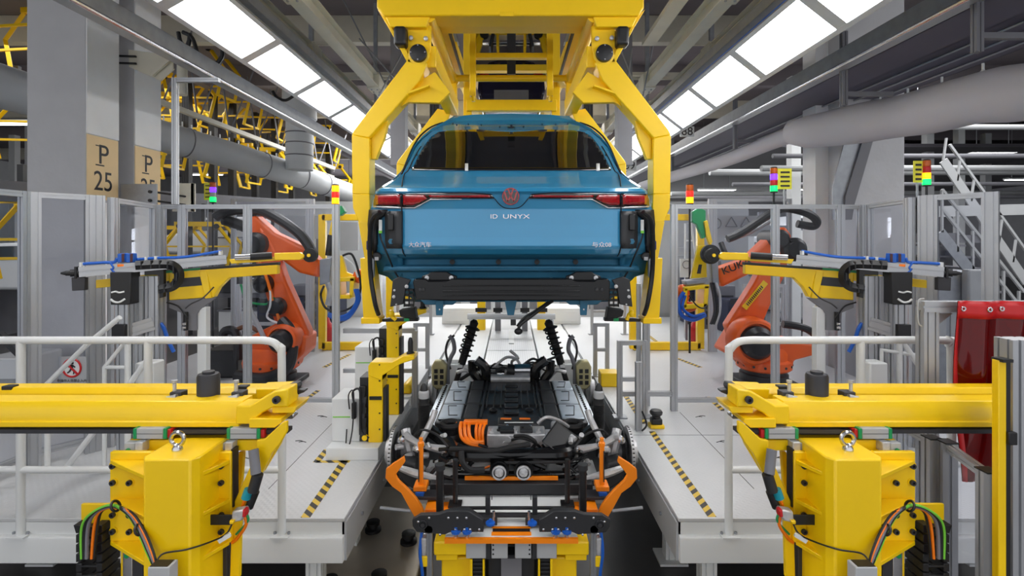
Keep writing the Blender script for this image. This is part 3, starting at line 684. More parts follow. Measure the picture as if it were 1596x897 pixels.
# tail lamps
OL = [(582.5, 321), (583, 312), (585.5, 302.5), (625.5, 302), (625.5, 325), (602, 324.5)]
IL = [(627.5, 302.3), (680, 301), (731.4, 300.8), (765.5, 302.7), (771, 309.6), (720, 309.8), (670.8, 310), (658, 317), (646, 322.8), (627.5, 322.8)]
OR_ = [(586, 304.8), (624, 303.8), (624, 318.5), (606, 319.2), (587, 319)]
IR_ = [(629, 304.5), (662, 303.6), (666, 309.5), (655, 315.5), (643, 319.8), (629, 319)]
ST_ = [(668, 303.6), (730, 303), (763, 304.4), (765, 307.6), (720, 307.8), (671, 307.8)]
for f in (lambda q: q[::-1], mirp):
    lo = patch('tail_lamp', f(OL), LENSD, car, off=.016, th=.02, step=6); li = patch('tail_lamp', f(IL), LENSD, car, off=.014, th=.018, step=6)
    patch('red_lens', f(OR_), LENS, lo, off=.0185, th=.002, step=6); patch('red_lens', f(IR_), LENS, li, off=.0165, th=.002, step=6)
    patch('red_strip', f(ST_), LENS, li, off=.0165, th=.002, step=6)
    patch('lamp_trim', f([(627.5, 322.8), (646, 322.8), (670.8, 310), (720, 309.8), (720, 311.2), (672, 311.4), (647, 324.8), (627.5, 324.8)]), CHROME, li, off=.013, th=.004, step=7)
    patch('lamp_edge', f([(583, 321), (625.5, 323), (625.5, 325), (600, 325), (583, 323)]), CHROME, lo, off=.018, th=.004, step=7)
# emblem
e = shell_pt(796, 306.3, .012); r = .061
em = MB().lathe([(r, 0), (r, .008), (r*.93, .014), (r*.2, .016)], e, (0, -1, 0), 40).build('emblem', LENSD, car)
MB().ring(e+Vector((0, -.014, 0)), (0, 1, 0), r*.93, .004, 40, 6).build('emblem_ring', LENS, em)
def strokes(name, L, w, m, par):
    q = MB()
    for a, b in L: q.bar(e+Vector((a[0]*r, -.0175, a[1]*r)), e+Vector((b[0]*r, -.0175, b[1]*r)), w, .004, up=(0, 1, 0))
    q.build(name, m, par)
strokes('emblem_letters', [((-.30, .84), (-.02, .1)), ((.30, .84), (.02, .1)), ((-.72, .52), (-.34, -.6)), ((.72, .52), (.34, -.6)), ((-.36, -.6), (0, .02)), ((.36, -.6), (0, .02))], .010, LENS, em)
MB().tube([shell_pt(x, y, .004) for x, y in ((771, 309.5), (778, 318), (786, 323.5), (797, 325), (808, 323.5), (816, 318), (823, 309.5))], .003, 6, 4).build('emblem_recess', BLK, car)
# lettering
def ltext(txt, px, py, h, sx=1.0, nm='lettering'):
    p = shell_pt(px, py, .006); text(nm, txt, h*p.y/FPX*1.38, (p.x, 0, p.z), car, CHROME, sx=sx, ext=.002, yf=lambda v: yf(CX+v.x*FPX/p.y, py)-.008)
ltext('ID', 770, 337.5, 6.8, 1.3); ltext('UNYX', 804.5, 337.5, 6.8, 1.62)
ltext('大众汽车', 654.5, 381.5, 6.6, 1.05); ltext('与众08', 937.5, 381.5, 6.6, 1.2)
# tailgate lower lip crease
# recessed lower panel, sill and bumper zone
lp = MB()
def lowpt(t, k, w, y): return W(CX+w*t, k, y)
LW = [(393, 190, 3.78), (401, 190, 3.84), (404, 192, 3.92), (412, 196, 3.93), (415, 198, 3.86), (421, 200, 3.86), (424, 200, 3.92), (436, 188, 3.93), (470, 150, 3.98)]
g = []
for k, w, y in LW:
    g.append([lp.bm.verts.new(lowpt(-1+2*i/20, k, w, y+.12*abs(-1+i/10)**4)) for i in range(21)])
for a, b in zip(g, g[1:]):
    for i in range(20): lp.face((a[i], b[i], b[i+1], a[i+1]))
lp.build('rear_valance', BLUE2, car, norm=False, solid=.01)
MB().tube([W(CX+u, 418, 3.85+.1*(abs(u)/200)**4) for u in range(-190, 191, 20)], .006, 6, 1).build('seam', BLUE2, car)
for u in (-92, 40, -20, 100): p = W(CX+u, 408, 3.92); MB().lathe([(.02, 0), (.02, .01), (.008, .012)], p, (0, -1, .1), 12).build('plug', BLK, car)
# corner structure below lamps
CB = [(578, 324), (600, 327), (602, 360), (602, 396), (618, 398), (626, 404), (628, 430), (604, 431), (586, 424), (578, 400)]
BK = [(601, 329), (625.5, 329), (625.5, 387), (604, 387), (601.5, 376)]
OB = [(577.5, 327), (600, 327), (600, 334), (590, 342), (586, 358), (586, 398), (583, 398), (577, 372), (575.5, 350)]
for f, s in ((lambda q: q[::-1], -1), (mirp, 1)):
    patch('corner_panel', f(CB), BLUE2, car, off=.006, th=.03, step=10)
    bk = patch('bumper_bracket', f(BK), CHAR, car, off=.03, th=.03, step=10)
    patch('corner_seal', f(OB), BLK, car, off=.05, th=.05, step=10)
    sx = lambda x: x if s < 0 else 2*CX-x
    for x, y, rr_, mm in ((611, 356, .016, BLK), (611, 376, .022, BLUE2), (609, 333, .02, BLK)):
        p = shell_pt(sx(x), y, .031); MB().lathe([(rr_, 0), (rr_, .004), (rr_*.75, .006), (rr_*.7, .002)], p, (0, -1, 0), 6 if mm is BLUE2 else 18).build('hole', mm, bk)
    p = shell_pt(sx(611), 340, .034); MB().box(p.x-.022, p.y-.02, p.z-.09, p.x+.022, p.y, p.z+.03).build('clip_block', BLK, bk, bevel=.006)
    p = shell_pt(sx(596), 352, .05); MB().box(p.x-.012, p.y-.01, p.z-.045, p.x+.012, p.y, p.z+.045).build('paper_tag', WHT, car, bevel=.002)
    p = shell_pt(sx(596), 361, .05); MB().box(p.x-.012, p.y-.012, p.z-.012, p.x+.012, p.y, p.z+.008).build('tag_clip', LIME, car)
    p = shell_pt(sx(577), 382, .02); MB().box(p.x-.02, p.y-.02, p.z-.035, p.x+.02, p.y+.05, p.z+.035).build('connector', NAVY, car, bevel=.006)
    p = shell_pt(sx(591), 399, .05); MB().lathe([(.034, 0), (.034, .02), (.026, .025)], p, (0, -1, 0), 16).build('vent_ring', BLK, car)
    MB().box(p.x-.016, p.y-.03, p.z-.03, p.x+.016, p.y, p.z-.002).build('vent_flap', LGR, car, bevel=.004)
    MB().tube([shell_pt(sx(a), b, .04) for a, b in ((592, 346), (596, 372), (606, 396), (616, 420), (623, 432))], .007, 6).build('loom', BLK, car)
    MB().px([(sx(576), 402), (sx(583), 402), (sx(583), 432), (sx(577), 436)], 4.0, .03).build('sill_plate', ZINC, car)
# bumper beam
beam = MB()
def bsec(x, y):   # section of beam
    return [(x, y-.0, 1), ]
bp = [(643, 438), (647, 434), (663, 434), (668, 437.5), (698, 437.5), (703, 434), (891, 434), (896, 437.5), (926, 437.5), (931, 434), (947, 434), (951, 438), (951, 465), (946, 468), (700, 468.5), (648, 467)]
q = MB(); q.px(bp, 3.66, .11); q.build('bumper_beam', BLKG, car, bevel=.008)
bb = MB()
for y0, th in ((444, 2), (452, 3), (459, 2)): bb.pxb(690, y0, 904, y0+th, 3.652, .012)
bb.build('beam_rib', BLKG, car, bevel=.003)
for x in (655, 660, 930, 938): p = W(x, 451, 3.655); MB().lathe([(.012, 0), (.012, .003), (.008, .004)], p, (0, -1, 0), 12).build('beam_hole', CHAR, car)
for c in (684.5, 909.5):
    m_ = MB().px([(c-28, 437), (c-27, 430), (c-18, 427), (c-12, 423), (c+12, 423), (c+18, 427), (c+27, 430), (c+28, 437)], 3.72, .05).build('beam_mount', BLKG, car, bevel=.006)
    for d in (-19, 19): MB().lathe([(.016, 0), (.016, .012), (.006, .014)], W(c+d, 432.5, 3.72), (0, -1, 0), 14).build('mount_bolt', CAST, m_)
    MB().px([(c-6, 468), (c+7, 468), (c+5, 491), (c-5, 491)], 3.80, .02).build('towing_tab', BLUE2, car, bevel=.003); p = W(c+.5, 482, 3.795)
    MB().cyl(p, p+Vector((0, .01, 0)), .006, n=8).build('tab_hole', WHT, car)
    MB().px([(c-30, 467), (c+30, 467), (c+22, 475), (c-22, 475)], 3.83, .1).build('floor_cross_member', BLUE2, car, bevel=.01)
MB().px([(786, 466), (806, 466), (801, 491), (791, 491)], 3.85, .02).build('towing_tab', BLUE2, car, bevel=.003)
MB().box(-.72, 3.95, 1.93, .72, 7.8, 2.0).build('floor_pan', BLUE2, car, bevel=.02)
for s in (-1, 1):
    sx = lambda x: x if s < 0 else 2*CX-x
    MB().px([(sx(612), 436), (sx(622), 431), (sx(640), 436), (sx(632), 450), (sx(628), 474), (sx(608), 478), (sx(610), 458)], 3.78, .03).build('corner_bracket', CHAR, car, bevel=.004)
    for x, y, r_ in ((614, 462, .012), (615, 452, .008), (634, 446, .014), (618, 474, .006)): MB().lathe([(r_, 0), (r_, .01), (r_*.4, .012)], W(sx(x), y, 3.78), (0, -1, 0), 12).build('rivet', CAST, car)
    gmb = MB()
    for k in range(4): gmb.pxb(min(sx(629), sx(645)), 450+k*8, max(sx(629), sx(645)), 453.5+k*8, 3.80, .03)
    for k in range(3): gmb.pxb(min(sx(629+k*7.3), sx(630.5+k*7.3)), 450, max(sx(629+k*7.3), sx(630.5+k*7.3)), 478, 3.80, .03)
    gmb.build('vent_grille', BLK, car)
    MB().px([(sx(632), 434), (sx(646), 434), (sx(645), 452), (sx(632), 450)], 3.83, .05).build('frame_rail_end', BLUE2, car)
    MB().tube([W(sx(592), 330, 3.75), W(sx(578), 350, 3.82), W(sx(577), 420, 3.95), W(sx(584), 470, 3.95), W(sx(590), 490, 4.0)], .018, 8).build('hose', BLK, car)
# ================================================================== dangling connector cable
T(MB().tube([W(862, 468, 3.85), W(845, 480, 3.85), W(825, 495, 3.85), W(812, 505, 3.85), W(808, 512, 3.85)], .012, 8).tube([W(855, 470, 3.87), W(835, 484, 3.87), W(818, 494, 3.87), W(806, 508, 3.87)], .01, 8).sph(W(808, 516, 3.85), .032, 12, (1, .8, .8)).box(W(800, 504, 3.85).x-.02, 3.83, W(800, 504, 3.85).z-.01, W(800, 504, 3.85).x+.02, 3.87, W(800, 504, 3.85).z+.03).build('wiring_plug', BLK), 'black cable with plug dangling below the car floor', 'cable')

# ================================================================== YELLOW CARRIER
def carrier():
    t = thing('overhead_carrier', 'yellow overhead carrier with four bent arms gripping the blue car body', 'carrier', (0, 4.0, EYE+1.8))
    H = 4.0
    # head beam
    MB().px([(587, -60), (1004, -60), (1004, 12), (996, 24), (598, 24), (587, 12)], 3.95, .22).build('head_beam', YEL2, t, bevel=.012)
    MB().px([(570, -50), (589, -50), (589, 12), (600, 24), (640, 95), (626, 95), (588, 28), (580, 10)], 4.02, .12).mir  # outline reference
    n = MB(); n.pxb(779, 18, 801, 25, 3.94, .012); n.build('maker_plate', YEL2, t, bevel=.003)
    for s in (-1, 1):
        def X(px): return px if s < 0 else 2*CX-px
        def Pp(l, Y): return [W(X(a), b, Y) for a, b in l]
        m = MB(); m.ext(Pp([(598, 20), (672, 20), (664, 42), (608, 42)], 3.98), (0, .2, 0)); m.build('corner_gusset', YEL2, t, bevel=.008)
        m = MB(); m.ext(Pp([(588, 14), (600, 24), (626, 70), (634, 78), (641, 98), (634, 96), (606, 44)], 4.0), (0, .05, 0)); m.build('side_plate', YEL2, t, bevel=.004)
        m = MB(); m.ext(Pp([(636, 40), (672, 40), (671, 80), (662, 96), (640, 96), (633, 78)], 4.03), (0, .04, 0)); m.build('pivot_plate', YEL2, t, bevel=.005)
        m = MB(); m.cyl(W(X(615), 60, 4.0)+Vector((-.05, .0, 0)), W(X(635), 60, 4.0)+Vector((.0, .0, 0)), .075, n=24)
        m = MB(); c = W(X(625), 59, 3.99); m.cbox(c, (.095, .12, .15)); m.build('buffer', NAVY if 0 else BLK, t, bevel=.025, seg=4)
        c = W(X(651), 81, 3.95)
        pv = MB().lathe([(.066, 0), (.066, .09), (.05, .095)], c+Vector((0, .1, 0)), (0, -1, 0), 30).build('pivot_cap', BLK, t)
        for a in range(4): MB().cyl(c+Vector((.055*math.cos(a*PI/2), .008, .055*math.sin(a*PI/2))), c+Vector((.055*math.cos(a*PI/2), 0, .055*math.sin(a*PI/2))), .006, n=8).build('screw', STL, pv)
        MB().lathe([(.082, 0), (.082, .05), (.07, .055)], c+Vector((0, .1, 0)), (0, -1, 0), 30).build('pivot_boss', YEL2, t)
        for q in ((641, 60), (664, 61)): MB().lathe([(.018, 0), (.018, .02), (.008, .025)], W(X(q[0]), q[1], 4.02), (0, -1, 0), 8).build('bolt', CAST, t)
        # near and far bent arms
        for Y, nm in ((4.0, 'near'), (5.56, 'far')):
            k = Y/4.0
            def Q(l, dy=0): return [Vector((W(X(a), b, 4.0).x*(1.0), Y+dy, W(X(a), b, 4.0).z)) for a, b in l]
            upper = [(640, 86), (668, 90), (662, 112), (612, 180), (573, 232), (548, 212), (565, 192), (600, 142)]
            vert = [(548, 210), (573, 214), (575, 240), (575, 300), (573, 330), (584, 500), (566, 500), (552, 330), (548, 300)]
            a_ = MB(); a_.ext(Q([(637, 90), (667, 97), (655, 125), (575, 215), (548, 210), (551, 203)]), (0, .17, 0)); a_.build('upper_arm', YEL2, t, bevel=.008)
            a_ = MB(); a_.ext(Q([(548, 210), (575.5, 215), (576, 302), (549, 302)]), (0, .17, 0)); a_.build('lower_arm', YEL2, t, bevel=.006)
            a_ = MB(); a_.ext(Q([(549, 302), (576, 302), (577, 322), (575, 346), (559, 346), (550, 324)]), (0, .17, 0)); a_.build('arm_elbow', YEL2, t, bevel=.006)
            a_ = MB(); a_.ext(Q([(558, 345), (576, 345), (579, 402), (568, 402)]), (0, .15, 0)); a_.ext(Q([(561, 402), (580, 402), (590, 496), (566, 496)]), (0, .15, 0)); a_.build('arm_shank', YEL2, t, bevel=.005)
            a_ = MB(); a_.ext(Q([(563, 495), (592, 495), (592, 504), (563, 504)], -.01), (0, .17, 0)); a_.build('foot', YEL2, t, bevel=.005)
            # gusset on the inside of the bend
            a_ = MB(); a_.ext(Q([(576, 214), (604, 175), (597, 210), (583, 246), (576, 246)], .05), (0, .06, 0)); a_.build('bend_gusset', YEL2, t, bevel=.003)
            # inner brace and web
            a_ = MB(); a_.ext(Q([(655, 120), (676, 108), (700, 140), (683, 157), (634, 156), (622, 163)], .06), (0, .05, 0)); a_.build('brace_web', YEL2, t, bevel=.004)
            a_ = MB(); a_.ext(Q([(634, 143), (668, 131), (669, 134), (636, 146)], -.0), (0, .14, 0)); a_.build('brace_rib', YEL2, t, bevel=.002)
            # finger carrying the body
            a_ = MB(); a_.ext(Q([(592, 499), (605, 497), (650, 497), (650, 502), (594, 503)], .05), (0, .06, 0)); a_.build('finger', BLK, t, bevel=.004)
            a_ = MB(); a_.ext(Q([(620, 484), (634, 482), (645, 480), (648, 500), (640, 498), (622, 494)], .03), (0, .1, 0)); a_.build('support_pad', RUB, t, bevel=.008)
            a_ = MB(); p = W(X(607), 490, 4.0); a_.sph((p.x, Y+.05, p.z), .03, 12).cyl((p.x-.02, Y+.05, p.z), (p.x+.04*s*-1, Y+.05, p.z-.05), .015); a_.build('locating_pin', YEL2, t)
            p = W(X(632), 500, 4.0); MB().box(p.x-.02, Y+.04, p.z-.01, p.x+.02, Y+.1, p.z+.015).build('pad_insert', GRN, t)
        # longitudinal members
        a, b = W(X(655), 92, 4.0), W(X(655), 92, 4.0); b.y = 5.6
        e1 = W(X(667), 88, 4.05); e2 = Vector((e1.x*.985, 5.65, e1.z-.0))
        MB().bar(e1, e2, .13, .17).build('lower_side_member', YEL2, t, bevel=.008)
        e1 = W(X(668), 24, 4.0); e2 = Vector((e1.x, 5.6, e1.z)); MB().cyl(e1+Vector((0, -.0, 0)), e2, .055, n=20).build('side_tube', YEL2, t)
        MB().lathe([(.075, 0), (.075, .05)], e2, (0, 1, 0), 20).build('tube_collar', YEL2, t)
        for yy in (5.62,): MB().bar((e2.x, yy, e2.z), (W(X(668), 88, 4).x, yy, W(668, 92, 4).z), .1, .08, up=(0, 1, 0)).build('end_link', YEL2, t, bevel=.006)
        h_ = W(X(690), 24, 4.3); MB().prof(h_, h_+Vector((0, 0, 0))+Vector((0, 1.6, 0)), .05).build('cable_duct', BLK, t)
    MB().cyl(W(690, 122, 5.55), W(904, 122, 5.55), .036, n=20).build('cross_tube', YEL2, t)
    for X_ in (737, 857):
        MB().bar(W(X_, 8, 5.2), W(X_, 150, 5.2), .062, .06, up=(0, 1, 0)).build('drop_post', YEL2, t, bevel=.004)
        MB().cyl(W(X_+1, 150, 5.2), W(X_+1, 158, 5.2), .02, n=10).build('post_tip', YEL2, t)
    for y_ in (38, 88): MB().bar(W(737, y_, 5.24), W(857, y_, 5.24), .08, .05).build('cross_bar', YEL2, t, bevel=.004)
    MB().pxb(727, 155, 868, 172, 6.2, .1).build('rear_cross_beam', YEL2, t, bevel=.006)
    for X_ in (729, 866): MB().bar(W(X_, 40, 6.3), W(X_, 190, 6.3), .1, .08, up=(0, 1, 0)).build('rear_post', YEL2, t, bevel=.006)
    MB().bar((-1.0, 4.3, EYE+1.85), (1.0, 4.3, EYE+1.85), .2).bar((-.62, 4.1, EYE+1.9), (-.62, 6.3, EYE+1.9), .12).bar((.62, 4.1, EYE+1.9), (.62, 6.3, EYE+1.9), .12).build('top_frame', YEL2, t, bevel=.008)
    for yy in (4.4, 6.0): MB().bar((0, yy, EYE+1.9), (0, yy, 6.15), .1).build('suspension_rod', BLK, t)
    return t
carrier()
# ---- second carrier further up the line with a dark car in it
def far_carrier(Y, zoff, sc, lab):
    t = thing('overhead_carrier', lab, 'carrier', (0, Y, EYE+zoff))
    def q(px, py): return W(px, py, Y)
    for s in (-1, 1):
        X = lambda a: a if s < 0 else 2*CX-a
        MB().tube([q(X(752), 48), q(X(730), 84), q(X(730), 152)], .09, 4, 1).build('bent_arm', YEL2, t, bevel=.005)
        MB().bar(q(X(760), 30), q(X(742), 88), .09, .12, up=(0, 1, 0)).build('inner_arm', YEL2, t)
        MB().bar(q(X(772), 42), q(X(764), 78), .05, .4, up=(0, 1, 0)).build('post', DRK, t)
        MB().bar(q(X(776), 42), q(X(776), 78), .05, .4, up=(0, 1, 0)).build('post', YEL2, t)
        MB().cyl(q(X(755), 55)+Vector((0, -.1, 0)), q(X(755), 55), .09, n=20).build('pivot_cap', BLK, t)
        MB().bar(q(X(735), 100), q(X(735), 100)+Vector((0, 4, .4)), .1).build('side_member', YEL2, t)
    for y_, h in ((32, .16), (50, .12), (66, .06)): MB().bar(q(752, y_), q(842, y_), .12, h).build('cross_bar', YEL2 if y_ != 66 else STL, t, bevel=.004)
    MB().bar(q(752, 20), q(842, 20), .5, .2).build('head_beam', YEL2, t); MB().bar(q(797, 18), q(797, -20), .2).build('suspension_rod', BLK, t)
far_carrier(10.5, 4, 1, 'second yellow carrier higher up the line, holding the dark car')
far_carrier(16.0, 4.5, 1, 'third yellow carrier, smallest, seen through the second one') if 0 else None
t = thing('car_body', 'dark navy car body high up the line behind the yellow crossbars', 'car body', (0, 11, 5.5))
PLUM = mat('dark_navy_car_paint', (34, 32, 62), .2, .3, coat=1)
def Y11(l, Y=11): return [W(a, b, Y) for a, b in l]
o1 = Y11([(746, 118), (750, 108), (762, 96), (775, 93), (819, 93), (832, 96), (844, 108), (848, 118), (850, 140), (846, 158), (748, 158), (744, 140)])
o2 = [p+Vector((p.x*-.02, 4, 0)) for p in o1]
MB().hull(o1, o2).build('body', PLUM, t, bevel=.06, seg=3)
MB().px([(757, 110), (765, 98), (829, 98), (837, 110)], 10.96, .03).build('rear_window', DGL, t)
MB().px([(748, 114), (762, 112), (762, 117), (748, 118)], 10.95, .04).px([(846, 114), (832, 112), (832, 117), (846, 118)], 10.95, .04).build('tail_lamp', LENS, t)
MB().px([(770, 140), (824, 140), (824, 156), (770, 156)], 10.95, .04).build('rear_panel', MGR, t)
# conveyor rail system above
for s, w in ((-1, 'left'), (1, 'right')):
    T(MB().bar((s*.75, 6.4, EYE+2.35), (s*.75, 18, EYE+3.3), .14, .2).build('track_beam', YEL2, bevel=.01), 'yellow inclined track beam above the hanging car, %s one' % w, 'beam')
    T(MB().prof((s*.98, 6.6, EYE+1.3), (s*.98, 6.6, 6.1), .12).build('lift_mast', BLK), 'black vertical lift mast behind the carrier, %s one' % w, 'mast')
T(MB().bar((-1, 8.5, EYE+2.8), (1, 8.5, EYE+2.8), .15, .1).build('cross_beam', YEL2), 'yellow cross beam tying the inclined tracks', 'beam')
# yellow parked carriers on the left behind the duct
def parked():
    t = thing('empty_carrier', 'empty yellow carrier parked in the left storage rows', 'carrier', (0, 0, 0), 'empty yellow carriers stored behind the left air duct')
    MB().bar((-.7, 0, 1.45), (.7, 0, 1.45), .12, .14).bar((-.5, .8, 1.45), (.5, .8, 1.45), .1, .12).build('head_beam', YEL2, t)
    for s in (-1, 1):
        MB().tube([(s*.55, 0, 1.4), (s*1.0, 0, .8), (s*.8, 0, 0)], .06, 4, 1).build('arm', YEL2, t)
        MB().tube([(s*.45, .8, 1.4), (s*.95, .8, .8), (s*.78, .8, 0)], .055, 4, 1).build('arm', YEL2, t)
        MB().cyl((s*.55, -.08, 1.38), (s*.55, -.0, 1.38), .08, n=14).build('pivot_cap', BLK, t)
        MB().bar((s*.8, 0, .02), (s*.8, .8, .02), .06).build('side_member', YEL2, t)
    MB().bar((-.9, 0, .75), (.9, 0, .75), .05).bar((-.6, .4, .4), (.6, .4, .4), .05).build('cross_bar', YEL2, t)
    MB().bar((0, .3, 1.5), (0, .3, 2.1), .1).build('rod', BLK, t)
    return t
pk = parked(); n = 0
for (px, py, Y, sc) in [(285, 190, 13, 1), (345, 195, 14, 1), (395, 215, 15, 1), (440, 235, 16.5, 1), (490, 250, 18, 1), (210, 260, 11.5, 1), (275, 275, 13, 1), (350, 285, 14.5, 1), (410, 292, 16, 1), (460, 298, 17.5, 1), (512, 304, 20.5, 1), (5, 95, 9, 1), (10, 240, 9.6, 1), (300, 150, 12.5, 1), (265, 215, 14, 1)]:
    p = W(px, py, Y); lab = {5: 'empty yellow carrier at the left picture edge above the air duct', 10: 'empty yellow carrier at the left picture edge below the air duct'}.get(px)
    if not lab: lab = 'stored yellow carrier, %s from the left in the row %s the left air duct' % (ORD[n if n < 5 else (n-5 if n < 11 else n-8)], 'above' if n < 5 or n > 12 else 'below')
    if n == 0: pk['label'] = lab; pk.location = p; WP[pk.name] = p; pk.scale = (.82, .82, .82)
    else:
        c = clone(pk, p, .12*(-1)**n, lab, .82)
    n += 1
for i, (px, Y) in enumerate(((292, 12.4), (332, 13.5), (362, 14.4), (398, 15.4), (428, 16.2), (455, 17.2), (512, 18.6))):
    a = W(px, 320, Y)
    T(MB().prof((a.x, Y, 0), (a.x, Y, 6.3), .16).build('storage_mast', BLK), 'black upright mast of the left carrier storage, %s from the left' % ORD[i], 'mast', 'black masts of the left carrier storage')
T(MB().bar(W(240, 155, 10), W(520, 262, 17), .1, .1).bar(W(240, 185, 10), W(520, 275, 17), .05, .05).build('walkway_rail', CRM), 'cream handrail of the high walkway above the left duct', 'railing')
for i in range(8):
    a = W(250, 168, 10.2).lerp(W(520, 268, 17), i/7); T(MB().bar(a, a+Vector((.5, .3, 1.8)), .03).bar(a, a+Vector((-.4, .3, 1.8)), .03).build('lattice_bracing', MGR), 'thin grey lattice brace above the left duct, %s from the left' % ORD[i], 'brace', 'lattice braces above the left duct')
T(MB().bar(W(160, 300, 8.8)-Vector((2, 1, 0)), W(545, 325, 18.5), .25, .35).build('floor_beam', MGR), 'dark grey beam under the stored carriers on the left', 'beam')
# ================================================================== CHASSIS (rolling underbody on the marriage pallet)
ch = thing('vehicle_chassis', 'electric car chassis with battery, drive unit and suspension on the pallet below the car', 'chassis', (0, 3.6, .7))
BZ = EYE-1.42
BAT = mat('black_battery_cover', (52, 53, 56), .3, .55, .12, 5)
SIL = mat('silver_battery_tray', (186, 196, 206), .35, .6, .12, 6)
# battery pack
bat = MB().box(-.60, 4.0, BZ-.14, .60, 5.15, BZ-.012).build('battery_pack', BAT, ch, bevel=.012)
for s in (-1, 1):
    MB().ext([(s*.60, 4.0, BZ-.05), (s*.69, 4.0, BZ-.06), (s*.69, 4.0, BZ-.08), (s*.60, 4.0, BZ-.08)], (0, 1.15, 0)).build('mounting_flange', SIL, bat, bevel=.002)
    for k in range(20): MB().cyl((s*.645, 4.04+k*.057, BZ-.055), (s*.645, 4.04+k*.057, BZ-.045), .011, n=6).build('flange_bolt', BLK, bat)
    for k, (y0, y1) in enumerate(((4.05, 4.38), (4.42, 4.78), (4.82, 5.1))):
        MB().box(s*.40-.15*0-(.0), y0, BZ-.012, s*.58, y1, BZ+.006).build('cover_panel', SIL, bat, bevel=.012, seg=3)
        MB().tube([(s*.43, y0+.05, BZ+.008), (s*.50, y0+.05, BZ+.008), (s*.53, y1-.05, BZ+.008), (s*.46, y1-.05, BZ+.008)], .004, 6, 1).build('panel_rib', CHAR, bat)
    for k, (y0, y1) in enumerate(((4.04, 4.36), (4.40, 4.76), (4.80, 5.1))):
        MB().box(min(s*.27, s*.38), y0, BZ-.012, max(s*.27, s*.38), y1, BZ+.01).build('module_cover', CHAR, bat, bevel=.008)
    for q in (.09, .15, .21): MB().bar((s*q, 4.28, BZ+.0), (s*q, 4.95, BZ+.0), .012, .02).build('stiffener', BAT, bat, bevel=.004)
    MB().sph((s*.15, 4.25, BZ), .035, 14, (1, 1, .5)).build('boss', BAT, bat)
    MB().bar((s*.24, 4.05, BZ), (s*.24, 5.1, BZ), .018, .02).build('seam_strip', BAT, bat, bevel=.004)
for k in range(6): MB().box(-.06, 4.15+k*.15, BZ-.012, .06, 4.24+k*.15, BZ+.012).build('centre_rib', BAT, bat, bevel=.008)
MB().box(-.5, 4.37, BZ-.012, .5, 4.39, BZ+.004).box(-.5, 4.77, BZ-.012, .5, 4.79, BZ+.004).build('cross_seam', BLK, bat)
# rear drive unit
du = MB().box(-.24, 3.62, .80, .34, 3.95, BZ+.03).build('drive_unit', CHAR, ch, bevel=.03, seg=3)
MB().box(-.10, 3.72, BZ-.0, .22, 3.88, BZ+.075).build('inverter_cover', BLK, du, bevel=.012)
MB().box(-.17, 3.56, BZ-.07, .24, 3.73, BZ+.06).build('inverter_housing', CAST, du, bevel=.01)
MB().box(-.05, 3.74, BZ+.075, .16, 3.755, BZ+.078).build('label_strip', WHT, du)
for a, b in ((-.08, .0), (.06, .14)): MB().box(a, 3.81, BZ+.075, b, 3.84, BZ+.078).build('warning_sticker', ORC, du)
rnd = random.Random(3)
m = MB()
for k in range(16):
    x = -.16+.46*rnd.random(); z = BZ+.03-.15*rnd.random(); m.cyl((x, 3.60, z), (x, 3.52+.03*rnd.random(), z), .012+.018*rnd.random(), n=12)
m.build('cast_bosses', CAST, du)
m = MB(); m.box(.22, 3.54, BZ-.14, .31, 3.70, BZ+.05).box(.29, 3.6, BZ-.05, .36, 3.8, BZ+.075); m.build('reducer_housing', CAST, du, bevel=.02, seg=3)
m = MB()
for k in range(5): m.ring((.02+.055*k, 3.575, BZ-.13-.01*(k % 2)), (0, 1, 0), .022, .006, 18, 6)
m.build('coolant_port', CAST, du)
# high voltage cables
hv = MB()
for k in range(3): hv.tube([(-.36+.03*k, 3.68, BZ+.10), (-.36+.03*k, 3.62, BZ+.08), (-.345+.03*k, 3.58, BZ+.03), (-.29+.026*k, 3.55, BZ+.0+.006*k), (-.19, 3.54, BZ-.015+.018*k)], .0125, 8)
hv.build('high_voltage_cable', ORC, ch)
MB().box(-.34, 3.66, BZ+.09, -.17, 3.71, BZ+.115).box(-.40, 3.68, BZ+.06, -.33, 3.72, BZ+.095).build('cable_connector', ORC, ch, bevel=.004)
for k in range(3): MB().tube([(-.245+.03*k, 3.68, BZ+.10), (-.25+.024*k, 3.62, BZ+.06), (-.24+.022*k, 3.6, BZ-.04)], .011, 8).build('high_voltage_cable', ORC, ch)
MB().tube([(-.36, 3.55, BZ-.15), (-.22, 3.5, BZ-.155), (-.10, 3.5, BZ-.12), (.05, 3.5, BZ-.115)], .008, 8).build('high_voltage_cable', ORC, ch)
# fittings on the inverter housing
for k in range(7):
    x = -.14+k*.055; MB().lathe([(.018, 0), (.018, .01), (.010, .014), (.010, .03)], (x, 3.60+.03*(k % 3), BZ+.06), (0, 0, 1), 12).build('housing_fitting', (CAST, BLK, STL)[k % 3], du)
MB().box(-.08, 3.57, BZ+.06, .02, 3.66, BZ+.085).build('connector_block', BLK, du, bevel=.006); MB().box(.06, 3.58, BZ+.06, .15, 3.68, BZ+.08).build('connector_block', CHAR, du, bevel=.006)
MB().tube([(.0, 3.56, BZ+.02), (.06, 3.52, BZ+.05), (.14, 3.52, BZ+.03), (.20, 3.54, BZ-.02)], .009, 8).build('coolant_hose', RUB, du)
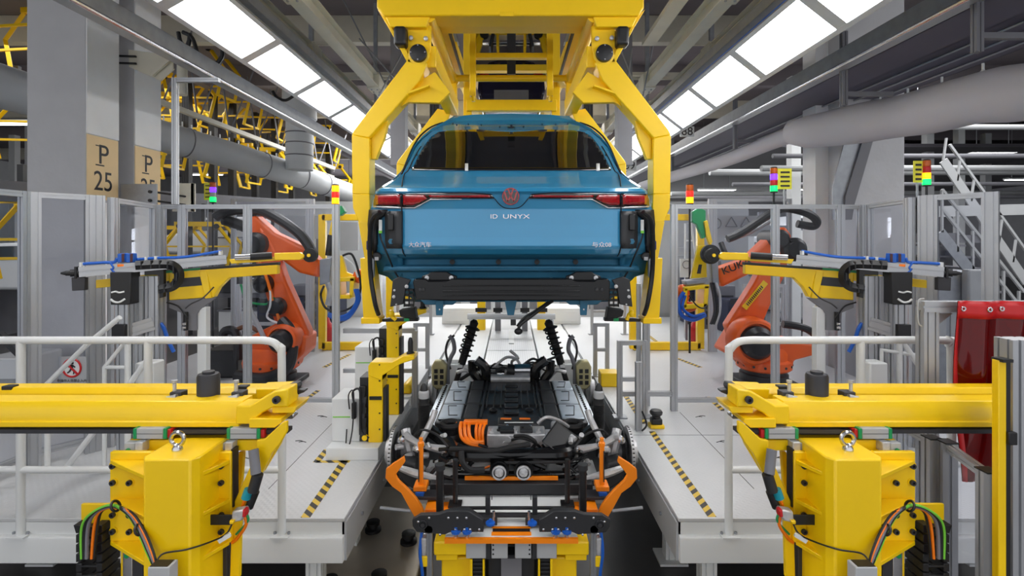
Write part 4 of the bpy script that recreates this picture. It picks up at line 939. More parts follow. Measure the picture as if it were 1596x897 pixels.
# subframe
sf = MB()
sf.tube([(-.62, 3.75, .96), (-.42, 3.5, .93), (-.34, 3.38, .92), (0, 3.38, .915), (.34, 3.38, .92), (.42, 3.5, .93), (.62, 3.75, .96)], .045, 10, 5)
sf.build('rear_subframe', BLKG, ch)
MB().tube([(-.36, 3.40, .95), (-.1, 3.36, .93), (.1, 3.36, .93), (.36, 3.40, .95)], .026, 10, 4).build('cross_member', BLKG, ch)
MB().bar((-.36, 3.38, .78), (.36, 3.38, .78), .05, .05).build('cross_member', BLKG, ch, bevel=.012)
MB().bar((-.4, 3.40, .74), (.4, 3.40, .74), .05, .05).build('cross_member', BLKG, ch, bevel=.012)
for s in (-1, 1):
    MB().lathe([(.046, 0), (.046, .012), (.036, .014), (.036, .004), (.046, 0)], (s*.078, 3.28, .845), (0, -1, 0), 26).build('motor_flange', CAST, ch)
    MB().lathe([(.03, -.02), (.03, .004), (.02, .008), (.008, .010)], (s*.078, 3.28, .845), (0, -1, 0), 20).build('flange_cover', CAST, ch); MB().lathe([(.062, 0), (.062, .10)], (s*.078, 3.40, .845), (0, -1, 0), 26).build('motor_end', BLKG, ch)
    if s > 0: MB().ext([(s*.20, 3.4, .99), (s*.30, 3.34, .95), (s*.40, 3.42, .93), (s*.46, 3.5, .98), (s*.36, 3.5, 1.05), (s*.31, 3.5, 1.09), (s*.25, 3.5, 1.0)], (0, .03, 0)).build('subframe_horn', BLK, ch, bevel=.012, seg=3)
    # spring seat, damper bellows
    MB().ring((s*.44, 3.70, EYE-1.34), (0, 0, 1), .062, .022, 30, 8).build('spring_seat', RUB, ch)
    MB().lathe([(.085, 0), (.085, .02), (.07, .05), (.078, .09)], (s*.44, 3.70, EYE-1.45), (0, 0, 1), 26).build('spring_cup', BLK, ch)
    MB().helix((s*.44, 3.70, .70), (s*.44, 3.70, EYE-1.43), .058, .0085, 4.5, 8).build('rear_spring', BLKG, ch)
    pr = [(.026, 0)]
    for k in range(22): pr += [(.033, .02+k*.0105), (.042, .025+k*.0105)]
    pr += [(.036, .26), (.036, .29)]
    MB().lathe(pr, (s*.63, 3.7, EYE-1.44), (0, 0, 1), 20).build('damper_bellows', RUB, ch)
    MB().lathe([(.036, 0), (.038, .045), (.03, .055)], (s*.63, 3.7, EYE-1.15), (0, 0, 1), 18).build('damper_collar', LGR, ch)
    MB().lathe([(.030, 0), (.022, .03), (.008, .05)], (s*.63, 3.7, EYE-1.095), (0, 0, 1), 18).build('damper_top', BLK, ch)
    MB().cyl((s*.63, 3.68, .78), (s*.63, 3.7, EYE-1.42), .024).build('damper_body', BLK, ch)
    # brake disc
    d = MB().lathe([(.165, 0), (.165, .022), (.095, .024), (.085, .03), (.08, .06), (.03, .062), (.03, 0)], (s*.815, 3.62, .84), (s, 0, 0), 48).build('brake_disc', CAST, ch)
    v = MB()
    for k in range(40):
        a = 2*PI*k/40; v.cbox((s*.826, 3.62+.1655*math.cos(a), .84+.1655*math.sin(a)), (.013, .006, .006), Matrix.Rotation(-a, 3, 'X'))
    v.build('disc_vents', BLK, d)
    MB().lathe([(.14, 0), (.15, .012), (.11, .02), (.04, .02)], (s*.79, 3.62, .84), (-s, 0, 0), 30).build('splash_shield', BLK, ch)
    MB().lathe([(.05, 0), (.055, .03), (.035, .07), (.02, .08)], (s*.78, 3.62, .84), (-s, 0, 0), 18).build('wheel_hub', CAST, ch)
    # cast knuckle and links
    k_ = MB(); k_.tube([(s*.74, 3.6, 1.0), (s*.72, 3.56, .93), (s*.70, 3.55, .84), (s*.73, 3.58, .74)], .034, 8, 4).build('knuckle', CAST, ch)
    MB().tube([(s*.73, 3.52, .99), (s*.64, 3.48, .955), (s*.55, 3.47, .93), (s*.44, 3.46, .915)], .021, 8, 4, rr=lambda a: .018+.012*abs(a-.5)*2).build('upper_link', CAST, ch)
    MB().tube([(s*.62, 3.50, .95), (s*.56, 3.60, 1.06), (s*.54, 3.64, 1.12)], .022, 8, 3).build('upper_link', CAST, ch)
    MB().tube([(s*.76, 3.38, .84), (s*.62, 3.34, .81), (s*.47, 3.34, .775)], .016, 8, 4, rr=lambda a: .012+.014*math.sin(a*PI)).build('toe_link', CAST, ch)
    MB().tube([(s*.74, 3.45, .74), (s*.60, 3.44, .70), (s*.42, 3.42, .72)], .035, 8, 3).build('lower_arm', CHAR, ch)
    for x, z in ((.74, .985), (.64, .925), (.60, .955), (.445, .915), (.70, .80)): MB().lathe([(.024, 0), (.024, .03), (.012, .036)], (s*x, 3.47, z), (0, -1, 0), 14).build('bushing', STL, ch)
    MB().px([(CX+s*150, 722), (CX+s*172, 716), (CX+s*182, 728), (CX+s*170, 752), (CX+s*150, 765), (CX+s*146, 740)], 3.38, .12).build('brake_caliper', CHAR, ch, bevel=.015, seg=3)
    MB().tube([(s*.66, 3.5, 1.0), (s*.60, 3.46, 1.05), (s*.5, 3.45, 1.02), (s*.42, 3.4, .96)], .008, 6).build('brake_line', BLK, ch)
    # front struts
    b0 = W(CX-s*-88, 601, 5.35); b1 = W(CX+s*58, 503, 5.35)
    dv = b1-b0
    MB().cyl(b0, b0+dv*.5, .028, n=14).build('front_damper', BLK, ch)
    MB().cyl(b0+dv*.35, b0+dv*.93, .040, .044, n=16).build('front_dust_tube', RUB, ch)
    MB().helix(b0+dv*.48, b0+dv*.9, .062, .009, 5.2).build('front_spring', BLKG, ch)
    MB().lathe([(.075, -.01), (.08, .0), (.04, .02), (.045, .06), (.02, .09)], b0+dv*.92, dv, 18).build('strut_top', RUB, ch)
    MB().bar(b0+dv*.3-Vector((.0, .03, .0)), b0+dv*.3-Vector((0, .032, -.05)), .05, .004).build('strut_label', WHT, ch)
    # front knuckle area
    c = W(CX+s*113, 590, 5.2)
    cl = MB(); cl.px([(CX+s*a, b) for a, b in ((101, 570), (108, 562), (120, 562), (125, 572), (124, 600), (118, 607), (108, 607), (102, 598))], 5.2, .09).build('front_caliper', GLD, ch, bevel=.015, seg=3)
    for k in range(3):
        for j in (-1, 1): p = W(CX+s*(113+j*4.5), 578+k*9, 5.195); MB().box(p.x-.018, p.y-.006, p.z-.02, p.x+.018, p.y, p.z+.02).build('caliper_window', BLK, ch)
    MB().tube([W(CX+s*97, 523, 5.3), W(CX+s*91, 530, 5.3), W(CX+s*89, 545, 5.3), W(CX+s*95, 558, 5.3), W(CX+s*99, 575, 5.3), W(CX+s*99, 598, 5.25)], .022, 8).build('air_hose', MGR, ch)
    MB().tube([W(CX+s*89, 522, 5.3), W(CX+s*99, 532, 5.3), W(CX+s*102, 550, 5.3), W(CX+s*95, 575, 5.3)], .012, 8).build('air_hose', BLK, ch)
    MB().lathe([(.17, 0), (.17, .02), (.09, .024), (.08, .06), (.02, .06)], (s*.80, 5.35, .79), (s, 0, 0), 40).build('brake_disc', CAST, ch)
    MB().tube([W(CX+s*85, 580, 5.3), W(CX+s*70, 577, 5.3), W(CX+s*58, 590, 5.3)], .02, 8).build('stabiliser_bar', CAST, ch)
    MB().tube([W(CX+s*92, 605, 5.2), W(CX+s*75, 597, 5.2), W(CX+s*60, 600, 5.2)], .022, 8).build('track_rod', CAST, ch)
    MB().tube([W(CX+s*45, 605, 5.2), W(CX+s*52, 590, 5.2), W(CX+s*60, 578, 5.2), W(CX+s*61, 562, 5.2)], .045, 8).build('front_subframe_arm', BLKG, ch)
# front subframe & steering
MB().box(-.40, 5.2, EYE-1.66, .40, 5.55, EYE-1.50).build('front_subframe', BLKG, ch, bevel=.03, seg=3)
MB().cyl(W(765, 590, 5.15), W(826, 590, 5.15), .045, n=20).build('steering_rack', CAST, ch)
MB().cyl(W(802, 576, 5.2), W(826, 576, 5.2), .06, n=20).build('steering_motor', STL, ch)
MB().cyl(W(802, 578, 5.2), W(790, 576, 5.2), .065, n=20).build('motor_cap', BLK, ch)
fr = random.Random(5)
for k in range(10):
    a = W(752+fr.random()*90, 566+fr.random()*22, 5.25); b = a+Vector((fr.uniform(-.25, .25), .03, fr.uniform(-.08, .10))); c_ = b+Vector((fr.uniform(-.2, .2), .03, fr.uniform(-.1, .08)))
    MB().tube([a, (a+b)/2+Vector((0, 0, .05)), b, c_], .010+.01*fr.random(), 7).build('hose', (BLK, CAST, CHAR)[k % 3], ch)
for k in range(7):
    a = W(755+k*13, 582+4*(k % 3), 5.22); MB().box(a.x-.05, a.y, a.z-.05, a.x+.04, a.y+.08, a.z+.04).build('front_housing', (CAST, CHAR, STL)[k % 3], ch, bevel=.012)
MB().tube([W(757, 600, 5.16), W(757, 575, 5.16), W(742, 560, 5.16)], .05, 8).build('front_subframe_arm', BLKG, ch); MB().tube([W(833, 600, 5.16), W(835, 575, 5.16), W(852, 560, 5.16)], .05, 8).build('front_subframe_arm', BLKG, ch)
# wiring and clutter of the rear axle
for pts, r_, m_ in (([(-.40, 3.36, .96), (-.25, 3.3, .985), (-.12, 3.3, .975), (.0, 3.3, 1.0), (.12, 3.34, 1.0)], .017, RUB), ([(-.32, 3.30, .97), (-.31, 3.26, .92), (-.26, 3.25, .875), (-.17, 3.26, .87)], .020, RUB), ([(.18, 3.5, 1.08), (.24, 3.5, 1.12), (.33, 3.55, 1.08), (.4, 3.6, 1.02)], .012, CAST),
                  ([(-.1, 3.33, .885), (.1, 3.31, .895), (.3, 3.33, .89), (.4, 3.38, .87)], .010, RUB), ([(.02, 3.45, 1.01), (.1, 3.4, 1.03), (.16, 3.4, .99), (.14, 3.45, .93)], .012, RUB), ([(-.5, 3.4, .78), (-.3, 3.35, .76), (0, 3.34, .77), (.3, 3.35, .76), (.5, 3.4, .78)], .01, BLK)):
    MB().tube(pts, r_, 8, 6).build('hose', m_, ch)
rr2 = random.Random(11)
for k in range(60):
    x = rr2.uniform(-.5, .5); z = rr2.uniform(.72, .95); a = Vector((x, 3.40+rr2.uniform(-.04, .06), z)); b = a+Vector((rr2.uniform(-.09, .09), rr2.uniform(-.03, .03), rr2.uniform(-.06, .06)))
    MB().cyl(a, b, rr2.uniform(.006, .02), n=8).build('bracket_piece', BLKG, ch, ang=40)
for k in range(22):
    s = 1 if k % 2 else -1; x = s*rr2.uniform(.38, .74); z = rr2.uniform(.76, 1.02); a = Vector((x, 3.46+rr2.uniform(-.04, .05), z)); MB().cyl(a, a+Vector((rr2.uniform(-.05, .05), -.03, rr2.uniform(-.03, .03))), rr2.uniform(.01, .022), n=10).build('suspension_fastener', CAST, ch)
# ================================================================== PALLET AND LIFT TABLE
pal = thing('assembly_pallet', 'pallet of black brackets, orange posts and white plates carrying the chassis', 'pallet', (0, 3.1, .55))
MB().px([(696, 813), (899, 813), (899, 842), (696, 842)], 2.86, .012)
p0 = EYE-1.58
MB().ext([(-.365, 2.82, .70), (.365, 2.82, .70), (.345, 3.35, .70), (-.345, 3.35, .70)], (0, 0, -.02)).build('base_plate', WHT, pal, bevel=.003)
MB().box(-.365, 2.80, .675, .365, 2.82, .70).build('plate_edge', JIG, pal)
MB().box(-.60, 3.25, .66, .60, 3.8, .70).build('base_plate', LGR, pal, bevel=.003)
MB().box(-.11, 2.83, .702, .11, 2.86, .706).box(-.11, 2.90, .702, .11, 2.915, .706).build('slot_edge', JIG, pal)
MB().box(-.105, 2.86, .7005, .105, 2.90, .702).build('slot', BLK, pal)
MB().bar((-.52, 3.30, .74), (.52, 3.30, .74), .06, .07).build('cross_beam', CHAR, pal, bevel=.005)
MB().bar((-.30, 3.31, .795), (.30, 3.31, .795), .02, .02).build('orange_strip', JIG, pal)
MB().cyl((-.32, 3.0, .765), (.32, 3.0, .765), .010).cyl((-.26, 2.98, .70+.035), (.26, 2.98, .735), .014).build('tie_bar', BLK, pal)
for s in (-1, 1):
    def Z(l, Y): return [W(CX+s*a, b, Y) for a, b in l]
    br = MB(); br.ext(Z([(154.5, 810), (142, 802), (114, 801), (98.5, 796), (67, 796), (44, 810), (43.5, 829), (95, 829), (104, 833), (147.5, 829), (154, 820)], 2.82), (0, .03, 0)).build('side_bracket', CHAR, pal, bevel=.004)
    br = MB(); br.ext(Z([(98, 794), (66, 794), (44, 808), (44, 816), (98, 816)], 2.90), (0, .03, 0)).build('rear_bracket', CHAR, pal, bevel=.003)
    for a, b in ((145, 812), (128, 806), (98, 806), (84, 806), (70, 806), (135, 831), (111, 832), (73, 824), (64, 824), (87, 824), (50, 824)): MB().lathe([(.007, 0), (.007, .006), (.003, .008)], W(CX+s*a, b, 2.82), (0, -1, 0), 10).build('cap_screw', STL, pal)
    MB().ring(W(CX+s*138, 817, 2.815), (0, 1, 0), .022, .003, 20, 6).build('pivot_ring', DRK, pal)
    MB().lathe([(.012, 0), (.012, .01)], W(CX+s*138, 817, 2.82), (0, -1, 0), 12).build('pivot_pin', DRK, pal)
    ar = MB(); ar.ext(Z([(149.5, 808), (160, 790), (172, 768), (186, 758), (196.5, 745), (195.5, 731), (184, 722), (168, 712), (166, 720), (181, 740), (176, 749), (162, 762), (149, 776), (141, 788), (134, 803)], 2.95), (0, .025, 0)).build('hook_arm', JIG, pal, bevel=.003)
    po = W(CX+s*141, 690, 3.18)
    MB().bar((po.x, 3.18, EYE-1.53), (po.x, 3.18, EYE-1.28), .028, .03).build('guide_post', JIG, pal, bevel=.003)
    MB().bar((po.x+s*.01, 3.165, EYE-1.50), (po.x+s*.01, 3.165, EYE-1.31), .006, .01).build('post_slot', CHAR, pal)
    MB().lathe([(.020, 0), (.02, .02), (.012, .03), (.012, .05)], (po.x, 3.18, EYE-1.285), (0, 0, 1), 14).build('post_head', JIG, pal)
    MB().box(po.x-.04, 3.14, EYE-1.55, po.x+.04, 3.24, EYE-1.52).build('post_foot', JIG, pal, bevel=.004)
    MB().box(po.x-.025, 3.13, EYE-1.575, po.x+.025, 3.2, EYE-1.55).build('clamp', BLU, pal, bevel=.003)
    MB().bar((s*.42, 3.2, EYE-1.60), (s*.62, 3.16, EYE-1.575), .10, .02).build('slide_plate', DRK, pal, bevel=.003)
    MB().cyl((s*.60, 3.05, EYE-1.62), (s*.78, 3.05, EYE-1.60), .010).build('rod', ZINC, pal)
    MB().box(s*.47-.045, 3.05, .62, s*.47+.045, 3.16, EYE-1.61).build('orange_pedestal', JIG, pal, bevel=.004)
    MB().box(min(s*.36, s*.5), 3.0, .665, max(s*.36, s*.5), 3.2, .70).build('orange_foot', JIG, pal, bevel=.004)
    MB().cyl((s*.415, 2.98, .66), (s*.415, 2.98, 1.0), .022).build('black_post', BLK, pal)
    MB().lathe([(.03, 0), (.03, .03)], (s*.415, 2.98, 1.0), (0, 0, 1), 16).build('post_cap', CHAR, pal)
    MB().cyl((s*.345, 3.16, .70), (s*.345, 3.16, .98), .016).build('black_post', BLK, pal)
    MB().box(s*.345-.04, 3.12, .70, s*.345+.04, 3.2, .712).build('post_foot', BLK, pal)
    MB().bar((s*.135, 2.95, .71), (s*.135, 2.95, .86), .028, .03).build('bracket_post', CHAR, pal, bevel=.003)
    MB().bar((s*.115, 2.96, .845), (s*.01+s*.1, 2.96, .845), .02).bar((s*.18, 2.92, .74), (s*.08, 2.92, .74), .05, .04).build('clamp_body', CHAR, pal, bevel=.004)
    MB().cyl((s*.10, 2.9, .74), (s*.10, 2.9, .80), .008).build('spindle', STL, pal)
    for kx, kz in ((.115, .768), (.305, .722), (.42*.58, .722)):
        kn = MB().lathe([(.006, 0), (.026, .002), (.026, .014), (.008, .016), (.008, .03)], (s*(kx-.0), 2.82, kz), (0, 0, 1), 8).build('star_knob', BLU, pal)
    for kx in (.305, .243): MB().lathe([(.012, -.03), (.012, 0)], (s*kx, 2.82, .722), (0, 0, 1), 10).build('knob_stem', STL, pal)
lt = thing('lift_table', 'yellow lift table with black roller chains under the pallet, at the bottom centre', 'lift table', (0, 3.0, 0))
for s in (-1, 1):
    MB().box(min(s*.24, s*.43), 2.84, .585, max(s*.24, s*.43), 3.2, .66).build('yellow_beam', YEL, lt, bevel=.008)
    MB().box(min(s*.30, s*.42), 2.86, .545, max(s*.30, s*.42), 3.2, .583).build('yellow_step', YEL, lt, bevel=.004)
    MB().box(min(s*.18, s*.395), 2.90, 0.02, max(s*.18, s*.37), 3.4, .54).build('yellow_leg', YEL, lt, bevel=.01)
    MB().box(min(s*.13, s*.25), 2.83, .575, max(s*.13, s*.25), 2.9, .672).build('grey_block', LGR, lt, bevel=.003)
    MB().box(min(s*.115, s*.14), 2.825, .575, max(s*.115, s*.14), 2.9, .672).build('dark_spacer', CHAR, lt)
    MB().box(min(s*.02, s*.11), 2.83, .575, max(s*.02, s*.11), 2.9, .672).build('grey_block', LGR, lt, bevel=.003)
    for z in (.60, .625, .65): MB().cyl((s*.10, 2.828, z), (s*.10, 2.832, z), .005, n=8).build('screw_hole', BLK, lt)
    c_ = MB()
    for k in range(24): c_.box(min(s*.16, s*.215), 2.84, .55-k*.022, max(s*.16, s*.215), 2.87, .567-k*.022)
    c_.build('roller_chain', BLK, lt, bevel=.002)
    MB().box(min(s*.215, s*.228), 2.83, 0, max(s*.215, s*.228), 2.9, .57).build('chain_guide', YEL, lt)
    MB().box(min(s*.148, s*.158), 2.83, 0, max(s*.148, s*.158), 2.9, .57).build('chain_guide', YEL, lt)
    MB().prof((s*.455, 2.86, 0.0), (s*.455, 2.86, .72), .03).build('side_rail', ZINC, lt)
    MB().lathe([(.022, 0), (.022, .02)], (s*.455, 2.84, .74), (0, -1, 0), 16).build('rail_roller', CHAR, lt)
    MB().tube([(s*.50, 2.86, .70), (s*.505, 2.84, .6), (s*.49, 2.84, .45), (s*.50, 2.84, .2)], .009, 6).build('air_line', BLU, lt)
    MB().tube([(s*.49, 2.86, .64), (s*.50, 2.85, .58), (s*.485, 2.85, .4)], .008, 6).build('air_line', BLK, lt)
    MB().box(s*.485-.02, 2.84, .52, s*.485+.02, 2.9, .58).build('valve', YEL, lt, bevel=.006)
    MB().box(s*.485-.015, 2.84, .58, s*.485+.015, 2.9, .68).build('fitting', CAST, lt, bevel=.008)
MB().box(-.13, 2.92, .0, .13, 3.4, .54).build('dark_core', CHAR, lt)
MB().px([(781, 870), (813, 870), (813, 905), (781, 905)], 2.9, .02).build('grey_cover', MGR, lt)
MB().box(-.30, 3.0, .0, .30, 5.2, .55).build('table_body', CHAR, lt, bevel=.01)
MB().box(-.55, 3.3, .55, .55, 5.3, .65).build('table_frame', CHAR, lt, bevel=.01)
# ================================================================== YELLOW HOOK LIFTS on the left plinth
def hook_lift(x0, Y, ztop, zpad, xin, lab, z0):
    t = thing('hook_lift', lab, 'lift', (x0, Y, z0)); w = .105
    MB().box(x0, Y, z0, x0+w, Y+.14, ztop-.09).build('column', YEL, t, bevel=.004)
    a = [(x0, ztop-.10), (x0, ztop-.03), (x0+.02, ztop), (x0+.18, ztop-.0), (x0+.26, ztop+.045), (x0+.34, ztop+.05), (x0+.345, ztop+.02), (x0+.24, ztop-.015), (x0+.15, ztop-.075), (x0+w, ztop-.10), (x0+w, ztop-.14)]
    MB().ext([(x, Y-.005, z) for x, z in a], (0, .15, 0)).build('hook_arm', YEL, t, bevel=.005)
    MB().lathe([(.03, 0), (.03, .012), (.02, .02), (.02, .09), (.012, .12), (.004, .125)], (x0+.30, Y+.07, ztop+.045), (0, 0, 1), 16).build('locating_pin', BLK, t)
    MB().box(x0+w, Y+.02, z0, x0+w+.02, Y+.12, ztop-.2).build('slot_strip', DRK, t)
    for k in range(6): MB().cyl((x0+.085, Y-.0, z0+.1+k*.12), (x0+.085, Y-.006, z0+.1+k*.12), .006, n=8).build('screw_hole', BLK, t)
    MB().box(x0+.01, Y-.008, z0+.32, x0+.10, Y, z0+.345).build('black_strip', BLK, t)
    c = MB().box(x0-.28, Y+.02, z0, x0-.07, Y+.30, ztop-.28).build('cabinet', WHT, t, bevel=.006)
    MB().box(x0-.27, Y+.018, ztop-.42, x0-.14, Y+.022, ztop-.412).build('marking', LIME, c)
    MB().box(x0-.07, Y+.02, z0, x0, Y+.2, ztop-.12).build('guide_rail', CHAR, t, bevel=.004)
    r = random.Random(int(Y*10))
    for k in range(9):
        z = z0+.06+k*(ztop-z0-.25)/9; MB().box(x0-.065, Y-.015, z, x0-.065+.04+.02*r.random(), Y+.02, z+.05).build('switch', BLK if k % 3 else DRK, t, bevel=.004)
    MB().tube([(x0-.10, Y, ztop-.33), (x0-.11, Y-.02, ztop-.22), (x0-.06, Y-.02, ztop-.20), (x0-.05, Y-.02, ztop-.34), (x0-.05, Y-.02, ztop-.5), (x0+.01, Y-.02, ztop-.56)], .008, 6).tube([(x0-.14, Y, ztop-.35), (x0-.14, Y-.02, ztop-.24), (x0-.10, Y-.03, ztop-.22), (x0-.11, Y-.03, ztop-.5), (x0-.16, Y-.02, ztop-.68), (x0-.16, Y, z0+.1)], .005, 6).build('cable', BLK, t)
    MB().box(x0-.12, Y-.02, ztop-.42, x0-.09, Y+.02, ztop-.30).build('plug', BLK, t, bevel=.006)
    MB().lathe([(.02, 0), (.02, .03)], (x0-.02, Y-.0, ztop-.555), (0, -1, 0), 14).build('yellow_switch', YEL, t)
hook_lift(-1.065, 3.82, 1.42, 0, 0, 'nearer yellow hook lift with white cabinet beside the rear axle', PZ+.09)
hook_lift(-1.075, 4.42, 1.68, 0, 0, 'farther and taller yellow hook lift behind the first one', PZ+.09)
T(MB().ext([(-1.13, 5.0, PZ+.09), (-1.03, 5.0, PZ+.20), (-.98, 5.0, PZ+.18), (-.97, 5.0, PZ+.09)], (0, .3, 0)).build('yellow_cover', YEL, bevel=.03, seg=4), 'rounded yellow cover lying on the second white plinth', 'cover')
# ================================================================== CENTRE LINE BEYOND THE CHASSIS
t = thing('perforated_table', 'white deck with a perforated steel plate beyond the chassis under the car', 'table', (0, 6.6, 0))
MB().box(-.93, 6.55, 0, -.37, 10.4, PZ).build('side_deck', WHT, t, bevel=.008); MB().box(.37, 6.55, 0, .93, 10.4, PZ).build('side_deck', WHT, t, bevel=.008)
pm = mat('perforated_steel', (206, 208, 210), .35, .5); nt = pm.node_tree; N = nt.nodes; L = nt.links
tc = N.new('ShaderNodeTexCoord'); vo = N.new('ShaderNodeTexVoronoi'); vo.inputs['Scale'].default_value = 32; vo.inputs['Randomness'].default_value = 0
L.new(tc.outputs['Object'], vo.inputs['Vector']); mr = N.new('ShaderNodeMapRange'); mr.inputs[1].default_value = .28; mr.inputs[2].default_value = .34
L.new(vo.outputs['Distance'], mr.inputs[0]); mx = N.new('ShaderNodeMix'); mx.data_type = 'RGBA'; mx.inputs[6].default_value = rgb((110, 112, 114)); mx.inputs[7].default_value = rgb((206, 208, 210)); L.new(mr.outputs[0], mx.inputs[0]); L.new(mx.outputs[2], N['Principled BSDF'].inputs['Base Color'])
for k in range(3): MB().box(-.355, 6.60+k*.85, PZ-.06, .355, 7.43+k*.85, PZ-.015).build('perforated_plate', pm, t, bevel=.004)
MB().box(-.36, 9.15, 0, .36, 10.4, PZ-.02).build('rear_deck', LGR, t)
MB().box(-.04, 7.9, PZ-.014, .04, 9.1, PZ-.004).build('blank_strip', WHT, t)
MB().box(-.36, 6.5, 0, .36, 6.56, PZ-.06).build('front_skirt', CHAR, t)
for s in (-1, 1):
    T(MB().ext([W(CX+s*52, 560, 6.7), W(CX+s*110, 575, 6.7), W(CX+s*118, 486, 8.2), W(CX+s*66, 490, 8.2)] if 0 else [(s*.62, 6.6, PZ), (s*.90, 6.6, PZ), (s*.90, 6.6, PZ+.05), (s*.62, 6.6, PZ+.05)], (0, 2, .02)).build('low_guide', WHT, bevel=.006), 'low white guide strip %s of the perforated plate' % ('left' if s < 0 else 'right'), 'guide')
    x0, x1 = sorted((s*1.30, s*.62))
    tt = thing('white_cabinet', 'large white machine cabinet behind the chassis, %s of centre' % ('left' if s < 0 else 'right'), 'cabinet', (s*.95, 9.6, 0))
    MB().box(x0, 9.6, PZ if 1 else 0, x1, 10.3, 1.03).build('body', WHT, tt, bevel=.015); MB().box(x0+.05, 9.59, PZ+.05, x1-.05, 9.60, .98).build('door', WHT, tt, bevel=.004)
    for q, (px, w_) in enumerate(((47, .14), (21, .10))):
        a = W(CX+s*px, 480, 9.0); tt = thing('press_column', 'small %s column behind the car floor, %s of centre' % (('yellow', 'left' if s < 0 else 'right') if q == 0 else ('grey', 'left' if s < 0 else 'right')), 'column', (a.x, 9, PZ))
        MB().box(a.x-w_/2, 9.0, PZ-.02, a.x+w_/2, 9.2, 1.5).build('column', YEL if q == 0 else MGR, tt, bevel=.005)
        MB().box(a.x-w_/2-.03, 8.97, 1.05, a.x+w_/2+.03, 9.0, 1.12).build('bracket', BLK, tt)
    MB().bar((s*.04, 0, 0), (s*.04, .1, 0), .01)
    frame_gate(s*1.35, s*1.9, 8.6, PZ, 1.5, 'aluminium rail frame on the far deck, %s of centre' % ('left' if s < 0 else 'right'))
    frame_gate(s*.98, s*1.12, 6.0, PZ, 1.35, 'slim aluminium frame by the far chassis, %s of centre' % ('left' if s < 0 else 'right'))
T(MB().cyl((-.75, 8.8, 1.0), (.75, 8.8, 1.0), .05).cyl((-.7, 8.8, PZ), (-.7, 8.8, 1.0), .03).cyl((.7, 8.8, PZ), (.7, 8.8, 1.0), .03).build('cross_tube', LGR), 'grey cross tube over the far end of the perforated plate', 'tube')
t = thing('far_machine', 'pale far machine block between the white cabinets below the car', 'machine', (0, 11, 0))
MB().box(-2.4, 11.2, PZ if 0 else 0, 2.4, 11.6, 1.35).build('body', WHT, t, bevel=.02); MB().box(-2.3, 11.18, 1.1, 2.3, 11.2, 1.16).build('band', MGR, t)
for k in range(7): MB().box(-2.2+k*.65, 11.17, .8, -1.75+k*.65, 11.2, 1.05).build('panel', LGR if k % 2 else MGR, t, bevel=.004)
